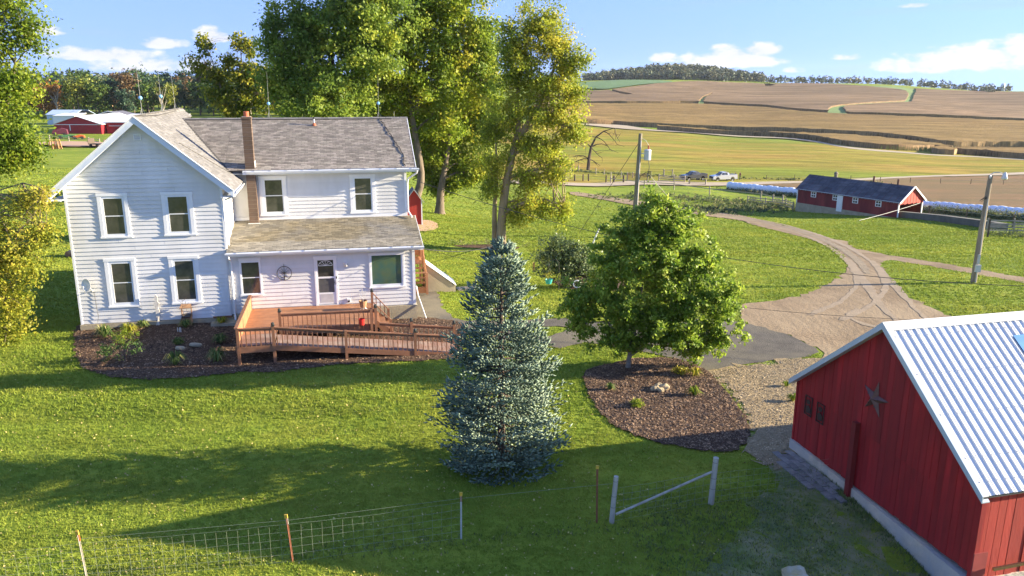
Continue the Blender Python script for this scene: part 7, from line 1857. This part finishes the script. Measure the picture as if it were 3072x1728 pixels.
for q in (-1.6, 1.6):
    for s_ in (-1, 1): m = MB(); m.lathe([(0, -.1), (.45, -.1), (.45, .1), (0, .1)], n=10); w_ = m.build('wheel', m_dark, t); w_.location = (q, s_ * 1.0, .42); w_.rotation_euler = (R(90), 0, 0)
# log pile at the far left of the lawn
for k, (x_, y_, z_) in enumerate(((-27.6, 49.8, .18), (-27.1, 49.8, .18), (-27.35, 49.8, .5), (-28.2, 50, .18))):
    m = MB(); m.tube([(-.0, -.35, 0), (0, .35, 0)], .2, 10); o = m.build('log', mat('cut_log', (.30, .14, .09), (.4, .26, .16), scale=4)); o.location = (x_, y_, H(x_, y_) + z_)
    tag(o, ('first', 'second', 'uppermost', 'outermost left')[k] + ' cut log of the small pile beside the tall left tree', 'log', 'logs piled by the left tree')

# ---------------------------------------------------------------- the wood beyond the farmyard: every tree its own
WOODS = [('dark_green', [(0, (.02, .05, .018)), (.5, (.045, .10, .025)), (1, (.11, .17, .04))]), ('mid_green', [(0, (.03, .07, .018)), (.5, (.08, .14, .025)), (1, (.19, .23, .04))]),
         ('yellow_green', [(0, (.06, .10, .015)), (.5, (.18, .21, .025)), (1, (.36, .34, .05))]), ('orange', [(0, (.10, .07, .015)), (.5, (.36, .15, .02)), (1, (.55, .26, .04))]),
         ('russet', [(0, (.07, .06, .03)), (.5, (.19, .12, .05)), (1, (.30, .19, .09))]), ('blue_green', [(0, (.02, .05, .03)), (.5, (.05, .10, .055)), (1, (.11, .17, .09))])]
protos = []
for k, (nm, st) in enumerate(WOODS):
    r = np.random.default_rng(400 + k); lm = leafmat('wood_' + nm, st, scale=.12, trans=.2)
    lobes = [(0, 0, 11, 4.2, 4.2, 6)] + [(3.0 * math.cos(a), 3.0 * math.sin(a), z, 2.4, 2.4, 2.6) for a, z in zip(r.random(8) * 6.28, r.uniform(5, 15, 8))]
    C = clumps(lobes, 4.2, r, .5); V, F, rn = leaves(C, 8, .55, .95, r, np.array([0, 0, 9.]))
    me = npmesh('crown', V, F, lm, rn)
    m = MB(); m.tube([(0, 0, -.5), (.1, 0, 5), (0, 0, 13)], [.38, .28, .08], 6)
    for a in range(4): m.tube([(0, 0, 5 + a), (1.8 * math.cos(a * 1.7), 1.8 * math.sin(a * 1.7), 9 + a)], [.16, .05], 4)
    protos.append((nm, me, m.mesh('trunk', m_bark)))
LBL = {'dark_green': 'dark green tree in the wood behind the red machine shed', 'mid_green': 'mid green tree in the wood behind the red machine shed', 'yellow_green': 'yellow green tree in the wood behind the red machine shed',
       'orange': 'orange autumn tree in the wood behind the red machine shed', 'russet': 'russet brown tree in the wood behind the red machine shed', 'blue_green': 'bluish green tree in the wood behind the red machine shed'}
r = np.random.default_rng(55)
kinds = [1, 0, 5, 1, 2, 0, 4, 5, 1, 0, 2]
spots = []
for row, (yr, n, s0) in enumerate(((352, 26, .95), (372, 24, 1.05), (398, 20, 1.1), (440, 18, 1.15))):
    for i in range(n):
        y = yr + r.normal(0, 5); a = -.68 + (.68 - .20) * (i + .5 + r.normal(0, .25)) / n
        spots.append((a * y, y, s0 * r.uniform(.78, 1.12), kinds[int(r.integers(0, len(kinds)))]))
spots += [(-189, 338, .95, 3), (-196, 342, .8, 3), (-178, 336, 1.05, 2), (-171, 338, 1.0, 1), (-163, 340, .75, 4), (-205, 340, .9, 4), (-152, 342, .9, 1), (-144, 345, .85, 2), (-158, 335, .8, 5)]
ORD = ['first', 'second', 'third', 'fourth', 'fifth', 'sixth', 'seventh', 'eighth', 'ninth', 'tenth', 'eleventh', 'twelfth', 'thirteenth', 'fourteenth']
def rown(y): return 'front edge' if y < 346 else 'front row' if y < 362 else 'second row' if y < 385 else 'third row' if y < 420 else 'back row'
spots.sort(key=lambda q: q[0] / q[1]); seen = {}
for i, (x, y, s_, k) in enumerate(spots):
    nm, cm, tm = protos[k]; key = (nm, rown(y)); seen[key] = seen.get(key, 0) + 1
    lb = f"{nm.replace('_', ' ')} tree, {ORD[seen[key] - 1]} such from left in {rown(y)} of far wood"
    e = empty(nm + '_tree', (x, y, H(x, y) - .2), r.random() * 6.28, lb, 'tree', 'trees of the wood behind the farmyard')
    link('crown', cm, e); link('trunk', tm, e); e.scale = (s_, s_, s_ * r.uniform(.85, 1.1))
# pale bare trees in front of the wood
for k, (x, y, lb) in enumerate(((-141, 330, 'pale bare dead tree standing at the edge of the wood, with forked limbs'), (-186, 334, 'thin pale dead trunk in front of the orange tree'), (-96, 300, 'small pale bare tree left of the locust'))):
    e = empty('bare_tree', (x, y, H(x, y)), k, lb, 'tree'); m = MB(); rr2 = np.random.default_rng(k)
    m.tube([(0, 0, -.3), (.2, 0, 4), (.1, 0, 9)], [.4, .3, .1], 6)
    for q in range(9): a = q * .8; limb(m, (.1, 0, 3 + .5 * q), (2.2 * math.cos(a), 1.5 * math.sin(a), 7 + .7 * q), .14, .04, rr2, .1, 5, 4)
    m.build('trunk', mat('bleached_wood', (.42, .36, .28), (.3, .26, .2)), e)

# ---------------------------------------------------------------- far tree lines on the hill (read as masses)
lm_far = leafmat('far_wood', [(0, (.05, .075, .045)), (.5, (.10, .13, .065)), (1, (.22, .19, .09))], scale=.03, trans=.1)
def far_mass(name, label, pts, hh, per=60, size=2.6, seed=1):
    r = np.random.default_rng(seed); Vs, Fs, Rs = [], [], []; o_ = 0
    for (x, y) in pts:
        z = H(x, y); h_ = hh * r.uniform(.65, 1.2); rw = h_ * r.uniform(.38, .55); C = clumps([(x, y, z + h_ * .55, rw, rw, h_ * .5)], 0, r, .5)
        n = int(per / 6); d = r.normal(0, 1, (n, 3)); d /= np.linalg.norm(d, axis=1)[:, None]; C = np.array([x, y, z + h_ * .52]) + d * (r.random(n) ** .4)[:, None] * [rw, rw, h_ * .5]
        V, F, rn = leaves(C, 6, 1.1, size, r, np.array([x, y, z])); Vs.append(V); Fs.append(F + o_); Rs.append(np.clip(rn * .5 + r.random() * .5, 0, .99)); o_ += len(V)
    o = link(name, npmesh(name, np.vstack(Vs), np.vstack(Fs), lm_far, np.concatenate(Rs))); return tag(o, label, kind='stuff')
r = np.random.default_rng(9)
hill = [(100 + 290 * r.random(), 1130 + 210 * r.random()) for _ in range(1100)]
hill = [(x, y) for x, y in hill if ((x - 245) / 135)**2 + ((y - 1250) / 118)**2 < 1]
far_mass('hill_wood', 'dark wood covering the knoll on the skyline', hill, 12, 66, 3.0, 2)
line = []
for x in np.arange(60, 150, 3): line.append((x + r.normal(0, 2), 1180 + r.normal(0, 10)))
for x in np.arange(350, 570, 2.2):
    if r.random() < .9: line.append((x + r.normal(0, 3), 1160 + r.normal(0, 18)))
for x in np.arange(560, 680, 2.4): line.append((x + r.normal(0, 3), 1130 + r.normal(0, 14)))
for x in (700, 706, 712, 722, 728, 735, 741, 760, 764): line.append((x, 1100 + r.normal(0, 8)))
far_mass('skyline_trees', 'row of distant trees along the skyline at the right', line, 9.5, 60, 2.4, 3)
far_mass('skyline_trees', 'distant trees on the left skyline beyond the wood', [(-1000 + 1000 * r.random(), 900 + 300 * r.random()) for _ in range(420)], 13, 50, 4.5, 4)
t = empty('silo', (667, 1118, H(667, 1118)), 0, 'tiny pale silo on the right skyline', 'silo'); m = MB(); m.lathe([(0, 11), (2, 10), (2.6, 8.5), (2.6, 0)], n=14); m.build('drum', m_whr, t)
m = MB(); m.box(-9, -3, -2, 2, 0, 3); m.build('shed_wall', m_dark, t)
far_mass('waterway_shrubs', 'small bushes in the grassy waterway on the hill', [(545 + 25 * r.random(), 950 + 40 * r.random()) for _ in range(16)], 5, 40, 2.2, 6)

# ---------------------------------------------------------------- near wire fence along the bottom
m_gwire = mat('galvanised_wire', (.30, .33, .24), rough=.45, metal=.3)
m_t = mat('rusty_t_post', (.30, .12, .06), (.22, .08, .04), scale=6, rough=.8); m_tg = mat('steel_t_post', (.45, .42, .36), (.35, .31, .26), scale=4, rough=.6, metal=.3)
m_cap = mat('yellow_insulator', (.65, .42, .06), rough=.5); m_cedar = mat('silvered_cedar', (.46, .43, .36), (.30, .27, .22), scale=5, rough=.95, bump=.8, bscale=15, stretch=(1, 1, .2))
FA, FB, FC, FD = (-9.25, 15.3), (-4.98, 16.1), (-1.2, 17.15), (2.45, 17.95)
def tpost(p, h_, lean, label, mt, tipm):
    e = empty('fence_post', (p[0], p[1], H(*p)), 0, label, 'post'); m = MB()
    m.box(-.022, .022, -.006, .006, -.2, h_); m.box(-.005, .005, -.03, .0, -.2, h_); m.build('stake', mt, e)
    m = MB(); m.box(-.026, .026, -.012, .012, h_ - .22, h_ + .02); m.build('tip', tipm, e); m = MB(); m.box(-.035, .035, -.035, .0, h_ - .06, h_ + .03); m.build('insulator', m_cap, e)
    e.rotation_euler = (0, lean, 0); return e
tpost(FA, 1.25, -.05, 'steel stake with bright orange tip at the bottom left', m_tg, m_or)
tpost(FB, 1.2, -.06, 'rusty dark stake with yellow cap in the wire fence left of centre', m_t, m_tg)
tpost(FC, 1.22, .01, 'pale steel stake standing alone in the middle of the front lawn', m_galv, m_t)
tpost((2.15, 17.9), 1.55, -.02, 'thin rusty rod standing just left of the pale cedar post', m_t, m_t)
def wpost(p, h_, rad, lean, label):
    e = empty('fence_post', (p[0], p[1], H(*p)), 0, label, 'post'); m = MB()
    m.tube([(0, 0, -.3), (.0, 0, h_ * .5), (.01, 0, h_)], [rad * 1.08, rad, rad * .96], 12); m.build('post', m_cedar, e)
    for z in (.45, .75, h_ - .12): m = MB(); m.tube([((rad + .004) * math.cos(a), (rad + .004) * math.sin(a), z) for a in np.linspace(0, 6.283, 13)], .004, 4, cap=False); m.build('wire_wrap', m_wired, e)
    e.rotation_euler = (0, lean, 0); return e
wpost((2.52, 17.9), 1.28, .062, .05, 'pale silvered cedar fence post at the left end of the brace')
wpost((5.24, 18.85), 1.32, .075, .03, 'thicker weathered cedar fence post at the right end of the brace')
m = MB(); m.tube([(2.62, 17.93, H(2.6, 17.9) + .22), (5.2, 18.84, H(5.2, 18.8) + .92)], .032, 8); o = m.build('brace_rail', m_cedar); tag(o, 'grey brace rail slanting between the two cedar posts', 'rail')
# woven wire: verticals every 15 cm, seven line wires
def woven(a, b_, label, top=.95, n_line=6, s_=.22, x_skip=None):
    A = np.array(a); B = np.array(b_); L = np.linalg.norm(B - A); m = MB(); r = random.Random(int(L * 10)); rad = .0026
    zs = [top * (k / (n_line - 1)) ** 1.0 + .03 for k in range(n_line)]
    for z in zs:
        P = []
        for k in range(13): t = k / 12; p = A + (B - A) * t; P.append((p[0], p[1], H(*p) + z - .03 * math.sin(math.pi * t) * (z / top) + r.uniform(-.008, .008)))
        m.tube(P, rad, 4, cap=False)
    n = int(L / s_)
    for k in range(1, n):
        t = k / n; p = A + (B - A) * t; h0 = H(*p); j = r.uniform(-.01, .01); m.tube([(p[0], p[1], h0 + .03), (p[0] + j, p[1], h0 + top * .5), (p[0] - j, p[1], h0 + top - .03 * math.sin(math.pi * t))], rad, 4, cap=False)
    o = m.build('woven_wire', m_gwire); return tag(o, label, 'wire fence', 'panels of woven wire fence')
woven(FA, FB, 'square mesh of woven wire between the orange tipped and the rusty stake')
woven(FB, (-1.2, 17.15), 'fainter woven wire from the rusty stake to the pale stake in mid lawn')
woven((-12.5, 14.6), FA, 'woven wire leaving the orange tipped stake to the left')
woven((2.6, 17.95), (5.2, 18.85), 'woven wire sagging behind the slanting brace rail', .9)
woven((5.3, 18.85), (8.6, 19.75), 'woven wire from the thick cedar post to the barn post', .85)
for z, lb in ((1.08, 'top smooth wire strung from stake to stake over the woven wire'),):
    m = MB(); P = [(*FA, H(*FA) + z), (*FB, H(*FB) + z), (*FC, H(*FC) + z), (2.5, 17.9, H(2.5, 17.9) + z)]; m.tube(P, .003, 4); o = m.build('wire', m_gwire); tag(o, lb, 'wire')
# hanging basket, hose reel ring, pole near the apple tree
t = empty('hanging_basket', (2.05, 42.6, H(2.05, 42.6)), 0, 'teal hanging basket on a shepherd hook in front of the apple tree', 'hanging basket')
m = MB(); m.tube([(.55, 0, -.1), (.55, 0, 1.6), (.4, 0, 1.78), (.1, 0, 1.75), (0, 0, 1.6)], .015, 6); m.build('hook', m_black, t)
m = MB(); m.lathe([(0, .42), (.14, .42), (.22, .68), (.2, .68), (.13, .46)], n=12); m.build('pot', mat('teal_pot', (.05, .42, .38), rough=.5), t)
m = MB(); [m.tube([(.18 * math.cos(a), .18 * math.sin(a), .68), (0, 0, 1.55)], .006, 4) for a in (0, 2.1, 4.2)]; m.build('chains', m_black, t)
V, F, rn = leaves(clumps([(0, 0, .85, .25, .25, .25)], 300, np.random.default_rng(3)), 10, .05, .07, np.random.default_rng(4), np.array([0, 0, .7])); link('flowers', npmesh('flowers', V, F, lm_low, rn), t)
t = empty('garden_ring', (3.6, 42.5, H(3.6, 42.5)), 0, 'small white ring leaning on a stake beside the teal basket', 'ring')
m = MB(); m.tube([(.2 * math.cos(a), 0, .42 + .2 * math.sin(a)) for a in np.linspace(0, 6.283, 17)], .03, 6, cap=False); m.build('ring', m_trim, t); m = MB(); m.tube([(0, 0, -.1), (0, 0, .25)], .012, 5); m.build('stake', m_black, t)
m = MB(); m.tube([(6.3, 62, H(6.3, 62)), (6.9, 62, H(6.9, 62) + 1.6)], .06, 6); o = m.build('marker_pole', m_trim); tag(o, 'white leaning pole in the lawn just behind the apple tree', 'pole')
m = MB(); m.box(-.06, .06, -.03, .03, 0, .55); o = m.build('stake', m_tan); o.location = (1.3, 45.5, H(1.3, 45.5) + .6); tag(o, 'short orange wooden feeder hanging at the left of the apple tree', 'feeder')
# ---------------------------------------------------------------- thin autumn haze
hm = bpy.data.materials.new('haze'); hm.use_nodes = True; t_ = hm.node_tree; t_.nodes.remove(t_.nodes['Principled BSDF'])
pv = t_.nodes.new('ShaderNodeVolumePrincipled'); pv.inputs['Color'].default_value = (.80, .88, 1, 1); pv.inputs['Density'].default_value = .00005; pv.inputs['Anisotropy'].default_value = .2
t_.links.new(pv.outputs[0], t_.nodes['Material Output'].inputs['Volume'])
m = MB(); m.box(-2700, 2900, -500, 3000, -60, 75); hz_ = m.build('haze', hm); tag(hz_, kind='stuff')
tri = sum(len(o.data.loop_triangles) if not o.data.calc_loop_triangles() else 0 for o in SC.objects if o.type == 'MESH')
open('/tmp/tri.txt', 'w').write(f'{tri} {len(SC.objects)}') if 0 else None
